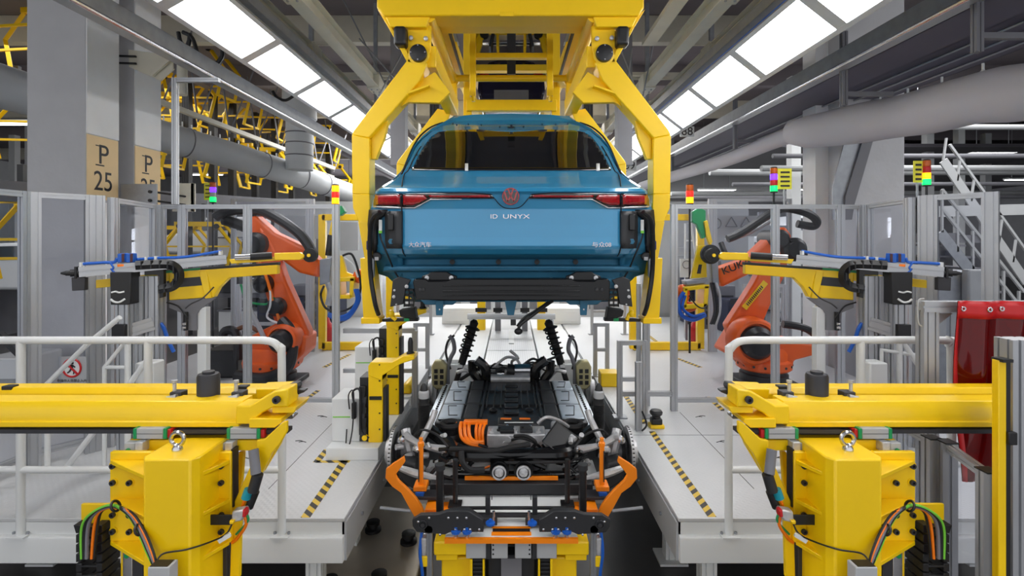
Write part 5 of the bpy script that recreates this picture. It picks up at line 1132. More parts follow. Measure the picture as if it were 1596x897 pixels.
# ================================================================== FOREGROUND YELLOW SHIFT UNITS
def shift_unit(s, lab):
    off = 0 if s < 0 else 4
    def X(px): return px if s < 0 else 1594+off-px
    def Wm(px, py, Y): return W(X(px), py, Y)
    def pg(l, Y): return [Wm(a, b, Y) for a, b in l]
    t = thing('shift_unit', lab, 'machine', (Wm(260, 0, 2.1).x, 2.1, 0))
    def ex(name, l, Y, th, m, bevel=.004, par=None, seg=2): return MB().ext(pg(l, Y), (0, th, 0)).build(name, m, par or t, bevel=bevel, seg=seg)
    xe = -130
    # rear and front beams (profiled section swept sideways)
    def beam(name, px0, px1, Y, ys, depth):
        z = [Wm(0, y, Y).z for y in ys]; xa = Wm(px0, 0, Y).x; xb = Wm(px1, 0, Y).x
        sec = [(xa, Y, z[3]), (xa, Y, z[2]), (xa, Y+.008, z[2]), (xa, Y+.008, z[1]), (xa, Y+.03, z[0]), (xa, Y+depth, z[0]), (xa, Y+depth, z[3])]
        MB().ext(sec, (xb-xa, 0, 0)).build(name, YEL, t, bevel=.003)
    beam('rear_beam', xe, 452, 2.46, (606, 614, 626, 632), .10)
    beam('front_beam', xe, 372, 2.2, (628, 641, 657, 665.5), .12)
    bm_end = Wm(xe, 0, 2.2).x
    a, b = Wm(xe, 669, 2.22), Wm(452, 669, 2.22); MB().bar(a, b, .05, .016).build('guide_rail', DRK, t); 
    a, b = Wm(40, 683, 2.26), Wm(410, 683, 2.26)
    # bent end arm
    ex('end_arm', [(367, 632), (389, 632), (428, 609), (449, 606), (449, 634), (426, 634), (407, 644), (390, 661), (367, 661)], 2.185, .10, YEL, .006)
    p = Wm(432, 622, 2.18); MB().lathe([(.016, 0), (.016, .015), (.008, .016), (.008, .004)], p, (0, -1, 0), 12).build('socket_screw', DRK, t)
    ex('end_arm', [(398, 606), (449, 604), (449, 612), (430, 612), (400, 624)], 2.40, .12, YEL, .005)
    ex('upper_plate', [(424, 633.5), (463, 633.5), (457, 643.5), (424, 643.5)], 2.2, .14, YEL, .003)
    ex('lower_plate', [(388, 652), (438, 652), (438, 659), (428, 666.5), (388, 666.5)], 2.17, .14, YEL, .003)
    ex('rail_end', [(439, 645), (457, 645), (458, 650), (455, 653), (439, 653)], 2.3, .05, STL, .004)
    ex('rail_end', [(410, 667), (430, 667), (431, 672), (426, 677), (410, 677)], 2.2, .05, DRK, .004)
    ex('end_bracket', [(449, 599), (461, 598), (463, 604), (459, 612), (452, 624), (449, 624)], 2.3, .06, DRK, .004)
    ex('scraper_blade', [(461, 606), (475, 608), (474, 611), (464, 615)], 2.3, .04, DRK, .003)
    for px0, px1 in ((207, 259), (353, 405)):
        c = MB().ext(pg([(px0+5, 667.5), (px1-5, 667.5), (px1-5, 684), (px0+5, 684)], 2.175), (0, .09, 0)).build('carriage', LGR, t, bevel=.003)
        for q in (px0, px1-5): ex('seal', [(q, 667.5), (q+5, 667.5), (q+5, 684), (q, 684)], 2.172, .09, GRN, .002, c)
        ex('wiper', [(px1, 669), (px1+7, 669), (px1+7, 682), (px1, 682)], 2.18, .05, REDP, .002, c)
        ex('carriage_line', [(px0+6, 675.5), (px1-6, 675.5), (px1-6, 676.3), (px0+6, 676.3)], 2.1745, .004, DRK, 0, c)
    ex('dark_gap', [(262, 671), (350, 671), (350, 682), (262, 682)], 2.25, .03, CHAR, 0)
    # cross member and diagonal bracket
    ex('cross_member', [(200, 685.5), (412, 685.5), (412, 701), (397, 702), (224, 702), (224, 688)], 2.19, .10, YEL, .004)
    ex('bracket', [(412, 684), (440, 658), (447, 656), (447, 672), (437, 690), (424, 706), (376, 800), (373, 900), (358, 900), (361, 790), (400, 704), (400, 686)], 2.15, .02, YEL, .004)
    ex('bracket_web', [(447, 660), (437, 692), (411, 735), (405, 735), (412, 700), (430, 670)], 2.28, .02, YEL, .003)
    ex('bracket', [(372, 704), (380, 704), (377, 750), (366, 800), (362, 800)], 2.25, .02, YEL, .003)
    # central column
    fc = Wm(224, 716, 1.97); f2 = Wm(296, 716, 1.97); zt = fc.z; x0, x1 = sorted((fc.x, f2.x))
    MB().ext([(x0, 1.97, 0), (x1, 1.97, 0), (x1+.02, 2.0, 0), (x1+.02, 2.19, 0), (x0-.02, 2.19, 0), (x0-.02, 2.0, 0)], (0, 0, zt)).build('column', YEL, t, bevel=.006)
    # flanges
    fl = ex('flange_plate', [(171, 704), (236, 704), (236, 862), (224, 858), (171, 843)], 2.13, .022, YEL, .004)
    fr = ex('flange_plate', [(284, 704), (360, 704), (360, 845), (340, 848), (296, 862), (284, 862)], 2.13, .022, YEL, .004)
    for bx, par in (((177, 725), fl), ((203, 725), fl), ((177, 751), fl), ((203, 751), fl), ((177, 801), fl), ((203, 801), fl), ((177, 827), fl), ((203, 827), fl), ((320, 725), fr), ((346, 725), fr), ((320, 751), fr), ((346, 751), fr), ((320, 801), fr), ((346, 801), fr), ((320, 827), fr), ((346, 827), fr)):
        p = Wm(bx[0], bx[1], 2.13); MB().lathe([(.0115, 0), (.0115, .012), (.006, .012), (.006, .004)], p, (0, -1, 0), 12).build('socket_screw', DRK, par)
        MB().lathe([(.018, 0), (.018, .002)], p, (0, -1, 0), 18).build('washer', YEL, par)
    for py in (716, 776, 842):
        for (pa, pb, sgn) in ((173, 224, 1), (358, 296, -1)):
            z = Wm(0, py, 2.13).z; A = Wm(pa, py, 2.13); B = Wm(pb, py, 2.13)
            MB().ext([(A.x, 2.13, z), (Wm(pb-sgn*(-10), py, 2.13).x, 2.13, z), (Wm(pb, 0, 1.97).x, 1.985, z), (Wm(pb, 0, 1.97).x, 1.99, z)] if 0 else [(A.x, 2.125, z), (A.x, 2.13, z), (Wm(pb+sgn*14, 0, 2.13).x, 2.13, z), (Wm(pb, 0, 1.97).x+.004*sgn*s, 1.985, z)], (0, 0, -.016)).build('rib', YEL, t, bevel=.002)
    # lifting eye
    p = Vector(((x0+x1)/2+.0, 2.06, zt)); p.x = Wm(274, 0, 2.05).x
    ey = MB().ring(p+Vector((0, 0, .045)), (0, 1, .0), .026, .008, 28, 10).build('lifting_eye', STL, t)
    MB().lathe([(.02, 0), (.02, .008), (.012, .022)], p, (0, 0, 1), 16).build('eye_base', STL, ey)
    # little bearing blocks
    for q in (193, 333):
        ex('bearing_block', [(q, 690), (q+17, 690), (q+17, 706), (q, 706)], 2.16, .04, LGR, .003); ex('bearing_side', [(q+17, 689), (q+29, 689), (q+29, 705), (q+17, 705)], 2.15, .05, CAST, .003)
        pp = Wm(q+7, 702, 2.158); MB().lathe([(.011, 0), (.011, .004)], pp, (0, -1, 0), 14).build('green_cap', GRN, t)
    ex('side_rail', [(360, 700), (364, 700), (364, 790), (360, 790)], 2.14, .04, BLK, 0)
    # rails below flange
    for a, b, m in ((191, 206, STL), (206, 222, DRK), (188, 191, YEL), (343, 354, DRK), (333, 343, STL)):
        xx0, xx1 = sorted((Wm(a, 0, 2.16).x, Wm(b, 0, 2.16).x)); MB().box(xx0, 2.16, 0, xx1, 2.2, Wm(0, 840, 2.16).z).build('vertical_rail', m, t, bevel=.002)
    for q in (198, 340): MB().lathe([(.011, 0), (.011, .004)], Wm(q, 865, 2.158), (0, -1, 0), 14).build('green_cap', GRN, t)
    # side arm with cable chain
    ex('chain_bracket', [(126, 785), (172, 785), (172, 812), (160, 812), (160, 826), (150, 826), (150, 812), (126, 826)], 2.14, .014, YEL, .003)
    cc = MB()
    for k in range(9):
        y = 818+k*15
        for q in (118, 150): cc.ext(pg([(q-(4 if k < 1 else 0), y), (q+9, y), (q+9, y+12), (q, y+13)], 2.1), (0, .1, 0))
        cc.ext(pg([(126, y+3), (152, y+3), (152, y+6), (126, y+6)], 2.1), (0, .015, 0))
    cc.build('cable_chain', BLK, t, bevel=.002)
    for dx, m, r_ in ((1, MGR, .007), (-5, LIME, .006), (7, ORC, .006), (-2, BLK, .007), (10, BLK, .005)):
        pts = [(134+dx*1.3, 870, 2.08), (136+dx*1.6, 820, 2.08), (150+dx, 797-dx*.2, 2.06), (178+dx*.4, 788+dx*.3, 2.04), (203+dx*.3, 802-dx*.3, 2.0), (220+dx*.5, 830-dx*.3, 1.96), (232+dx*.6, 858, 1.94), (241+dx*.3, 880, 1.93)]
        MB().tube([Wm(*q) for q in pts], r_, 8, 6).build('cable', m, t)
    for q in ((180, 788, 2.03), (217, 825, 1.965)):
        p = Wm(*q); MB().ring(p, (s*-1, 0, .5), .020, .005, 16, 6).build('cable_tie', BLK, t)
    # motor box
    m_ = ex('motor_box', [(230, 884), (264, 884), (264, 1000), (230, 1000)], 1.88, .05, LGR, .003)
    ex('motor_lid', [(233, 882), (261, 882), (261, 884), (233, 884)], 1.885, .04, BLK, 0, m_)
    MB().tube([Wm(243, 876, 1.92), Wm(255, 862, 1.95), Wm(290, 856, 1.96), Wm(325, 845, 2.0), Wm(352, 832, 2.08), Wm(362, 815, 2.1)], .0035, 6, 6).build('thin_cable', BLK, t)
    p = Wm(347, 840, 2.05); MB().bar(Wm(341, 843, 2.06), Wm(359, 832, 2.07), .012, .016).build('cable_flag', WHT, t)
    # black sensor bracket
    ex('sensor_bracket', [(304, 806), (312, 802), (362, 802), (362, 818), (312, 818), (304, 825)], 2.07, .006, BLK, .002)
    ex('sensor', [(361, 797), (380, 794), (383, 803), (375, 812), (360, 815)], 2.06, .04, CAST, .006); ex('sensor_cap', [(378, 794), (383, 796), (382, 806), (377, 806)], 2.058, .03, REDP, .003)
    ex('sensor_plug', [(357, 811), (365, 811), (363, 817), (357, 817)], 2.05, .02, YEL, .004)
    # connectors on the diagonal
    MB().cyl(Wm(402, 738, 2.1), Wm(394, 765, 2.1), .022, n=14).build('connector', CHAR, t); MB().cyl(Wm(388, 762, 2.1), Wm(383, 776, 2.1), .018, n=14).build('connector_band', mat_teal, t)
    MB().cyl(Wm(398, 765, 2.12), Wm(388, 790, 2.12), .017, n=14).build('connector', BLK, t); MB().cyl(Wm(395, 700, 2.12), Wm(399, 738, 2.1), .02, n=14).build('connector', MGR, t)
    MB().tube([Wm(383, 776, 2.1), Wm(377, 795, 2.12), Wm(384, 815, 2.12), Wm(370, 838, 2.13), Wm(362, 845, 2.14)], .007, 6).build('orange_cable', ORC, t)
    MB().tube([Wm(388, 790, 2.12), Wm(385, 800, 2.12), Wm(386, 812, 2.12), Wm(368, 832, 2.13)], .005, 6).build('green_cable', GRN, t)
    # black motor cylinder and switches on top
    c = Wm(325, 628, 2.33); MB().lathe([(.047, -.05), (.047, .125), (.043, .135), (.026, .136), (.026, .146), (.012, .147)], c, (0, 0, 1), 30).build('motor_cylinder', DRK, t)
    for q, Y in ((268, 2.30), (364, 2.30)):
        b_ = ex('switch_block', [(q-4, 611), (q+14, 611), (q+14, 626), (q-4, 626)], Y, .05, DRK, .003)
        MB().cyl(Wm(q-8, 622, Y-.01), Wm(q+8, 618, Y-.01), .013).build('switch_body', CAST, b_); MB().cyl(Wm(q-18, 624, Y-.01), Wm(q-6, 621, Y-.01), .010).build('switch_plug', YEL, b_)
        MB().lathe([(.008, 0), (.008, .04), (.012, .045), (.012, .055)], Wm(q+4, 611, Y+.02), (0, 0, 1), 10).build('roller', CAST, b_)
    for q in (20, 383): MB().cbox(Wm(q, 607, 2.5), (.09, .03, .012)).cbox(Wm(q-4, 603, 2.5), (.05, .04, .02)).build('dark_clamp', CHAR, t, bevel=.003)
    return t
mat_teal = mat('teal_plastic', (20, 150, 170), .4)
shift_unit(-1, 'yellow shift unit with lifting eye and twin beams in the left foreground')
shift_unit(1, 'yellow shift unit with lifting eye and twin beams in the right foreground')
# ================================================================== SLIDE UNITS over the guard rails
def slide_unit(s, lab):
    def X(px): return px if s < 0 else 1594-px
    def D(px): return 3.3+(px-90)/410*.8
    def U(px, py, d=0): Y = D(px); p = W(X(px), py, Y); p.y += d; return p
    t = thing('slide_unit', lab, 'linear unit', (U(232, 0).x, D(232), PZ))
    def ex(name, l, th, m, bevel=.003, par=None, d=0):
        v = Vector((0, th, 0)); return MB().ext([U(a, b, d) for a, b in l], v).build(name, m, par or t, bevel=bevel)
    MB().prof(U(118, 424, .03), U(349, 404, .03), .07, .065).build('slide_profile', ALU, t)
    MB().cyl(U(118, 425, .03), U(103, 426, .03), .024).cyl(U(103, 426, .03), U(96, 426, .03), .017).cyl(U(96, 426, .03), U(88, 426, .03), .014, .006).build('probe_tip', BLK, t)
    ex('end_cap', [(116, 415), (120, 415), (120, 434), (116, 434)], .075, BLK, d=-.004)
    ex('grey_plate', [(111, 432), (132, 432), (132, 452), (112, 453)], .03, DRK)
    ex('lower_beam', [(132, 438), (250, 425), (250, 439), (132, 451)], .06, YEL, d=.09)
    ex('silver_inset', [(165, 436), (182, 434), (182, 443), (165, 445)], .01, ZINC, d=.075)
    ex('cantilever', [(250, 425), (424, 413.5), (424, 428), (346, 434), (330, 450), (322, 465), (250, 470)], .05, YEL, .005, d=.09)
    ex('cantilever_recess', [(256, 436), (304, 432), (304, 446), (258, 450)], .004, DRK, 0, d=.087)
    ex('cantilever_edge', [(300, 424), (312, 423), (320, 466), (310, 467)], .02, YEL, .003, d=.075)
    ex('name_strip', [(352, 421), (398, 418), (398, 424), (352, 427)], .004, ZINC, 0, d=.087)
    ex('dark_rail', [(215, 424), (424, 409), (424, 414), (215, 429)], .05, CHAR, d=.10)
    ex('green_strip', [(214, 426), (302, 418), (302, 421), (214, 430)], .01, GRN, 0, d=.07)
    # upper actuator
    ex('actuator_bar', [(354, 404), (428, 400), (470, 399), (470, 404), (430, 406), (358, 411)], .04, YEL, d=.02)
    ex('actuator_block', [(427, 394), (466, 393), (474, 397), (474, 401), (466, 405), (427, 405)], .05, YEL, .006, d=.0)
    MB().cyl(U(390, 400), U(424, 398), .028).build('actuator_sleeve', BLK, t); MB().cyl(U(366, 401), U(390, 400), .022).build('actuator_rod', STL, t)
    p = U(483, 397.5); MB().lathe([(.05, -.02), (.055, 0), (.055, .04), (.02, .045)], p+Vector((0, .03, 0)), (0, -1, 0), 24).build('round_end', RUB, t); MB().lathe([(.014, 0), (.014, .008)], p-Vector((0, .02, 0)), (0, -1, 0), 10).build('hub_screw', YEL, t)
    # black box with pale cable marks
    bx = ex('black_cover', [(182, 423), (214, 423), (214, 471), (209, 473), (183, 473)], .09, BLK, .004, d=-.06)
    MB().tube([U(185, 454, -.065), U(192, 452.5, -.068), U(198, 454, -.068), U(205, 452.5, -.065)], .006, 6).build('white_mark', WHT, bx)
    MB().tube([U(184, 464, -.065), U(190, 468, -.068), U(198, 468.5, -.068), U(206, 463.5, -.065)], .007, 6).build('white_mark', WHT, bx)
    for q in (188, 201):
        v = ex('valve', [(q, 395), (q+11, 394), (q+12, 408), (q, 409)], .04, BLU, .004, d=-.03); ex('valve_side', [(q+7, 395), (q+11, 394.5), (q+11, 407.5), (q+7, 408)], .02, mat_maroon, .002, v, d=-.034)
        ex('valve_fitting', [(q-1, 411), (q+11, 410), (q+11, 415), (q, 416)], .03, ORC, .004, v, d=-.03)
    ex('valve_plate', [(182, 411), (215, 408), (215, 419), (182, 422)], .02, ALU, d=-.012)
    MB().tube([U(128, 411, -.0), U(160, 409, -.0), U(180, 408, -.01), U(186, 402, -.02)], .010, 8).tube([U(214, 404, 0), U(244, 402), U(290, 400), U(345, 391)], .010, 8).build('air_hose', BLU, t)
    MB().tube([U(175, 409, -.02), U(182, 416, -.03), U(180, 420, -.03), U(186, 424, -.04)], .006, 6).tube([U(183, 408, -.01), U(176, 413, -.02), U(178, 422, -.02)], .005, 6).build('air_hose', BLU, t)
    for q in (128, 229, 244, 344): MB().cbox(U(q, 412-(q-128)*.085, 0), (.015, .03, .03)).build('hose_clip', WHT, t)
    # cable chain
    cc = MB(); P = []
    path = [(216, 413), (262, 411), (276, 415), (283, 424), (282, 437), (272, 446), (256, 449), (252, 450)]
    cc.tube([U(a, b, -.03) for a, b in path], .032, 4, 5); cc.build('cable_chain', BLK, t, bevel=.002)
    m = MB()
    for a, b in ((230, 412), (245, 411), (258, 411), (270, 413), (279, 419), (284, 430), (278, 442), (265, 448)): m.cbox(U(a, b, -.055), (.008, .02, .055))
    m.build('chain_link', CHAR, t)
    ex('black_bracket', [(228, 422), (258, 419), (258, 462), (250, 464), (249, 428), (228, 428)], .03, BLK, .003, d=-.02)
    # column
    yc = D(232)+.02; z1 = EYE-(430-HY)*yc/FPX
    MB().prof((W(X(222), 0, yc).x, yc, PZ), (W(X(222), 0, yc).x, yc, z1), .05, .08, up=(0, 1, 0)).build('column', ALU, t)
    MB().prof((W(X(239), 0, yc).x, yc+.02, PZ), (W(X(239), 0, yc).x, yc+.02, z1), .09, .08, up=(0, 1, 0)).build('column', ALU, t)
    ya = yc-.08
    MB().prof((W(X(196), 0, ya).x, ya, EYE-(523-HY)*ya/FPX), (W(X(196), 0, ya).x, ya, EYE-(470-HY)*ya/FPX), .085, .08, up=(0, 1, 0)).build('hanging_profile', ALU, t)
    MB().cbox((W(X(195), 0, ya).x, ya-.05, EYE-(513-HY)*ya/FPX), (.09, .03, .088)).build('black_end_cap', BLK, t, bevel=.004)
    MB().prof(W(X(204), 514, ya+.02), W(X(240), 503, yc), .05, .09).build('cross_profile', ALU, t)
    MB().prof((W(X(196), 0, yc+.1).x, yc+.1, PZ), (W(X(196), 0, yc+.1).x, yc+.1, z1-.1), .09, .06, up=(0, 1, 0)).build('rear_profile', ALU, t)
    MB().box(W(X(237), 0, yc).x-.16, yc-.1, PZ, W(X(237), 0, yc).x+.16, yc+.15, PZ+.012).build('foot_plate', ZINC, t)
    # gusset and white column
    ex('gusset', [(250, 470), (325, 466), (298, 486), (294, 492), (294, 518), (270, 518), (269, 490), (250, 482)], .02, MGR, .002, d=.09)
    q = D(300); MB().box(W(X(301), 0, q).x-.033, q+.1, PZ, W(X(301), 0, q).x+.033, q+.16, EYE-(482-HY)*q/FPX).build('white_column', WHT, t, bevel=.004)
    MB().tube([U(326, 448, .06), U(310, 465, .05), U(292, 474, .05), U(282, 482, .05)], .005, 6).tube([U(252, 472, .05), U(270, 478, .05), U(280, 490, .05), U(286, 498, .05)], .006, 6).build('cable', BLK, t)
    MB().cyl(U(280, 488, .07), U(280, 517, .07), .016).build('plug', BLK, t)
    for y in (506, 512): MB().cyl(U(277, y, .05), U(283, y, .05), .012).build('ferrule', STL, t)
    MB().tube([U(250, 503, .0), U(256, 512, .0), U(262, 530, .0), U(271, 548, .0)], .013, 8).build('blue_hose', BLU, t)
    tt = thing('junction_box', 'white box on the walkway behind the guard rail, %s side' % ('left' if s < 0 else 'right'), 'box', U(257, 0)*1.0); tt.location.z = PZ; WP[tt.name] = Vector(tt.location)
    c = U(257, 580, -.15); MB().box(c.x-.06, c.y-.06, PZ, c.x+.06, c.y+.06, EYE-(562-HY)*c.y/FPX).build('body', WHT, tt, bevel=.01); MB().box(c.x-.05, c.y-.064, PZ+.1, c.x+.05, c.y-.06, PZ+.5).build('cover', WHT, tt, bevel=.004)
    return t
mat_maroon = mat('maroon_plastic', (74, 30, 32), .4)
slide_unit(-1, 'silver and yellow linear slide unit with black probe tip pointing left, blue hoses')
slide_unit(1, 'silver and yellow linear slide unit with black probe tip pointing right, blue hoses')
# ================================================================== ROBOTS
def robot(Y, base, col, shoulder, low, elb, up, dress, lab, s, text_at=None, sticker=None, cw=None):
    t = thing('industrial_robot', lab, 'robot', (W(base, 0, Y).x, Y, PZ))
    bx = W(base, 0, Y).x
    MB().box(bx-.30, Y-.28, PZ, bx+.30, Y+.28, PZ+.05).build('base_plate', CHAR, t, bevel=.01)
    MB().lathe([(.25, .04), (.25, .12), (.22, .13), (.22, .19)], (bx, Y, PZ), (0, 0, 1), 32).build('pedestal', CHAR, t)
    rg = MB().lathe([(.26, .17), (.285, .19), (.285, .27), (.25, .29), (.25, .36), (.22, .42)], (bx, Y, PZ), (0, 0, 1), 40).build('turntable', ROB, t)
    for k in range(16):
        a = 2*PI*k/16; MB().cyl((bx+.28*math.cos(a), Y+.28*math.sin(a), PZ+.23), (bx+.292*math.cos(a), Y+.292*math.sin(a), PZ+.23), .014, n=8).build('bolt', DRK, rg)
    def pl(l, y, th, nm, m, b=.02, par=None): return MB().ext([W(a, q, Y)+Vector((0, y, 0)) for a, q in l], (0, th, 0)).build(nm, m, par or t, bevel=b, seg=3)
    pl(col, -.18, .36, 'rotating_column', ROB, .03)
    c = W(*shoulder[:2], Y); r = shoulder[2]*Y/FPX
    sh = MB().lathe([(r, 0), (r, .16), (r*.9, .2), (r*.78, .21), (r*.74, .17)], c+Vector((0, -.12, 0)), (0, -1, 0), 40).build('shoulder_housing', ROB, t)
    MB().lathe([(r*.68, .16), (r*.68, .24), (r*.5, .30), (r*.2, .31)], c+Vector((0, -.12, 0)), (0, -1, 0), 28).build('shoulder_motor', BLK, sh)
    la = pl(low, -.10, .17, 'lower_arm', ROB, .03)
    for a, q, rr_ in elb:
        c = W(a, q, Y); MB().lathe([(rr_*Y/FPX, 0), (rr_*Y/FPX, .34), (rr_*.7*Y/FPX, .38)], c+Vector((0, .16, 0)), (0, -1, 0), 28).build('elbow_motor', BLK, t)
    ua = pl(up, -.09, .2, 'upper_arm', ROB, .035)
    for d, rr_, m in dress: MB().tube([W(a, q, Y)+Vector((0, yy, 0)) for a, q, yy in d], rr_, 10, 6).build('dress_pack', m, t)
    if text_at:
        p = W(text_at[0], text_at[1], Y); text('maker_lettering', 'KUKA', .115, (p.x, Y-.094, p.z), ua, INK, tilt=text_at[2], ext=.003, sx=1.1)
    if sticker:
        a, b = W(*sticker[0], Y), W(*sticker[1], Y); a.y = b.y = Y-.106
        st = MB().bar(a, b, .008, .062, up=Vector((0, 0, 1))).build('yellow_label', YEL, la); d = b-a
        for k in range(12):
            q = a+d*(.15+.06*k); MB().bar(q+Vector((-.012, -.006, .012)), q+Vector((.012, -.006, -.012)), .004, .012).build('label_print', INK, st)
    return t
robot(5.7, 1190, [(1140, 512), (1170, 500), (1215, 525), (1262, 532), (1263, 546), (1225, 556), (1222, 572), (1158, 572), (1145, 556), (1120, 545)], (1158, 524, 35),
      [(1128, 505), (1170, 440), (1192, 395), (1212, 378), (1226, 390), (1216, 430), (1198, 466), (1180, 508), (1176, 540), (1140, 540)],
      [(1226, 388, 18), (1204, 372, 14)],
      [(1113, 418), (1160, 402), (1200, 364), (1218, 352), (1229, 368), (1215, 392), (1160, 428), (1120, 447)],
      [([(1128, 372, -.1), (1150, 362, -.1), (1196, 333, -.08), (1222, 325, -.05), (1258, 332, 0), (1277, 344, .05), (1275, 352, .1), (1252, 348, .12)], .045, BLK), ([(1130, 374, .0), (1160, 366, .0), (1200, 345, 0), (1212, 340, 0)], .02, CAST),
       ([(1216, 376, -.2), (1232, 378, -.2), (1240, 392, -.2), (1236, 410, -.2)], .018, BLK), ([(1118, 378, -.1), (1122, 395, -.16), (1130, 400, -.2)], .03, BLK), ([(1205, 500, -.2), (1235, 505, -.2), (1262, 520, -.1), (1264, 540, 0)], .04, BLK)],
      'orange jointed robot with black hose pack inside the right fence', 1, (1142, 414, math.radians(22)), ((1153, 478), (1186, 438)))
robot(5.7, 425, [(388, 560), (400, 520), (440, 500), (486, 520), (484, 545), (465, 562), (462, 572), (390, 572)], (458, 522, 24),
      [(394, 372), (412, 352), (432, 380), (448, 430), (486, 515), (484, 530), (462, 545), (440, 520), (414, 440)],
      [(420, 440, 14), (408, 380, 18), (440, 475, 14)],
      [(385, 345), (402, 335), (432, 362), (480, 385), (504, 408), (502, 432), (470, 424), (440, 402), (398, 382)],
      [([(336, 338, 0), (352, 330, 0), (396, 326, -.05), (430, 336, -.08), (470, 362, -.1), (488, 385, -.1), (492, 400, -.1)], .055, BLK), ([(345, 342, .05), (370, 350, .05), (392, 360, .05)], .06, BLK),
       ([(405, 395, -.15), (425, 420, -.2), (440, 470, -.2), (448, 500, -.2), (434, 520, -.2)], .016, ORC), ([(410, 395, -.18), (432, 440, -.2), (436, 470, -.22), (430, 490, -.2), (450, 500, -.2)], .012, WHT), ([(390, 440, -.2), (400, 465, -.2), (430, 470, -.2), (440, 460, -.2)], .012, GRN),
       ([(452, 495, -.2), (468, 510, -.25), (472, 540, -.28), (462, 566, -.28), (430, 578, -.3), (390, 574, -.3)], .06, BLK), ([(395, 460, -.2), (415, 500, -.2), (430, 530, -.2)], .025, LGR), ([(346, 530, 0), (352, 515, 0), (368, 520, 0), (372, 560, 0)], .05, BLK), ([(355, 520, .05), (385, 508, 0), (410, 520, 0)], .025, mat('brown_hose', (120, 78, 52), .5))],
      'orange jointed robot with thick black hose pack inside the left fence', -1)
T(MB().box(-3.55, 5.9, PZ, -3.15, 6.3, PZ+.32).build('robot_junction_box', BLK, bevel=.02), 'black box on the deck behind the left robot hoses', 'box')
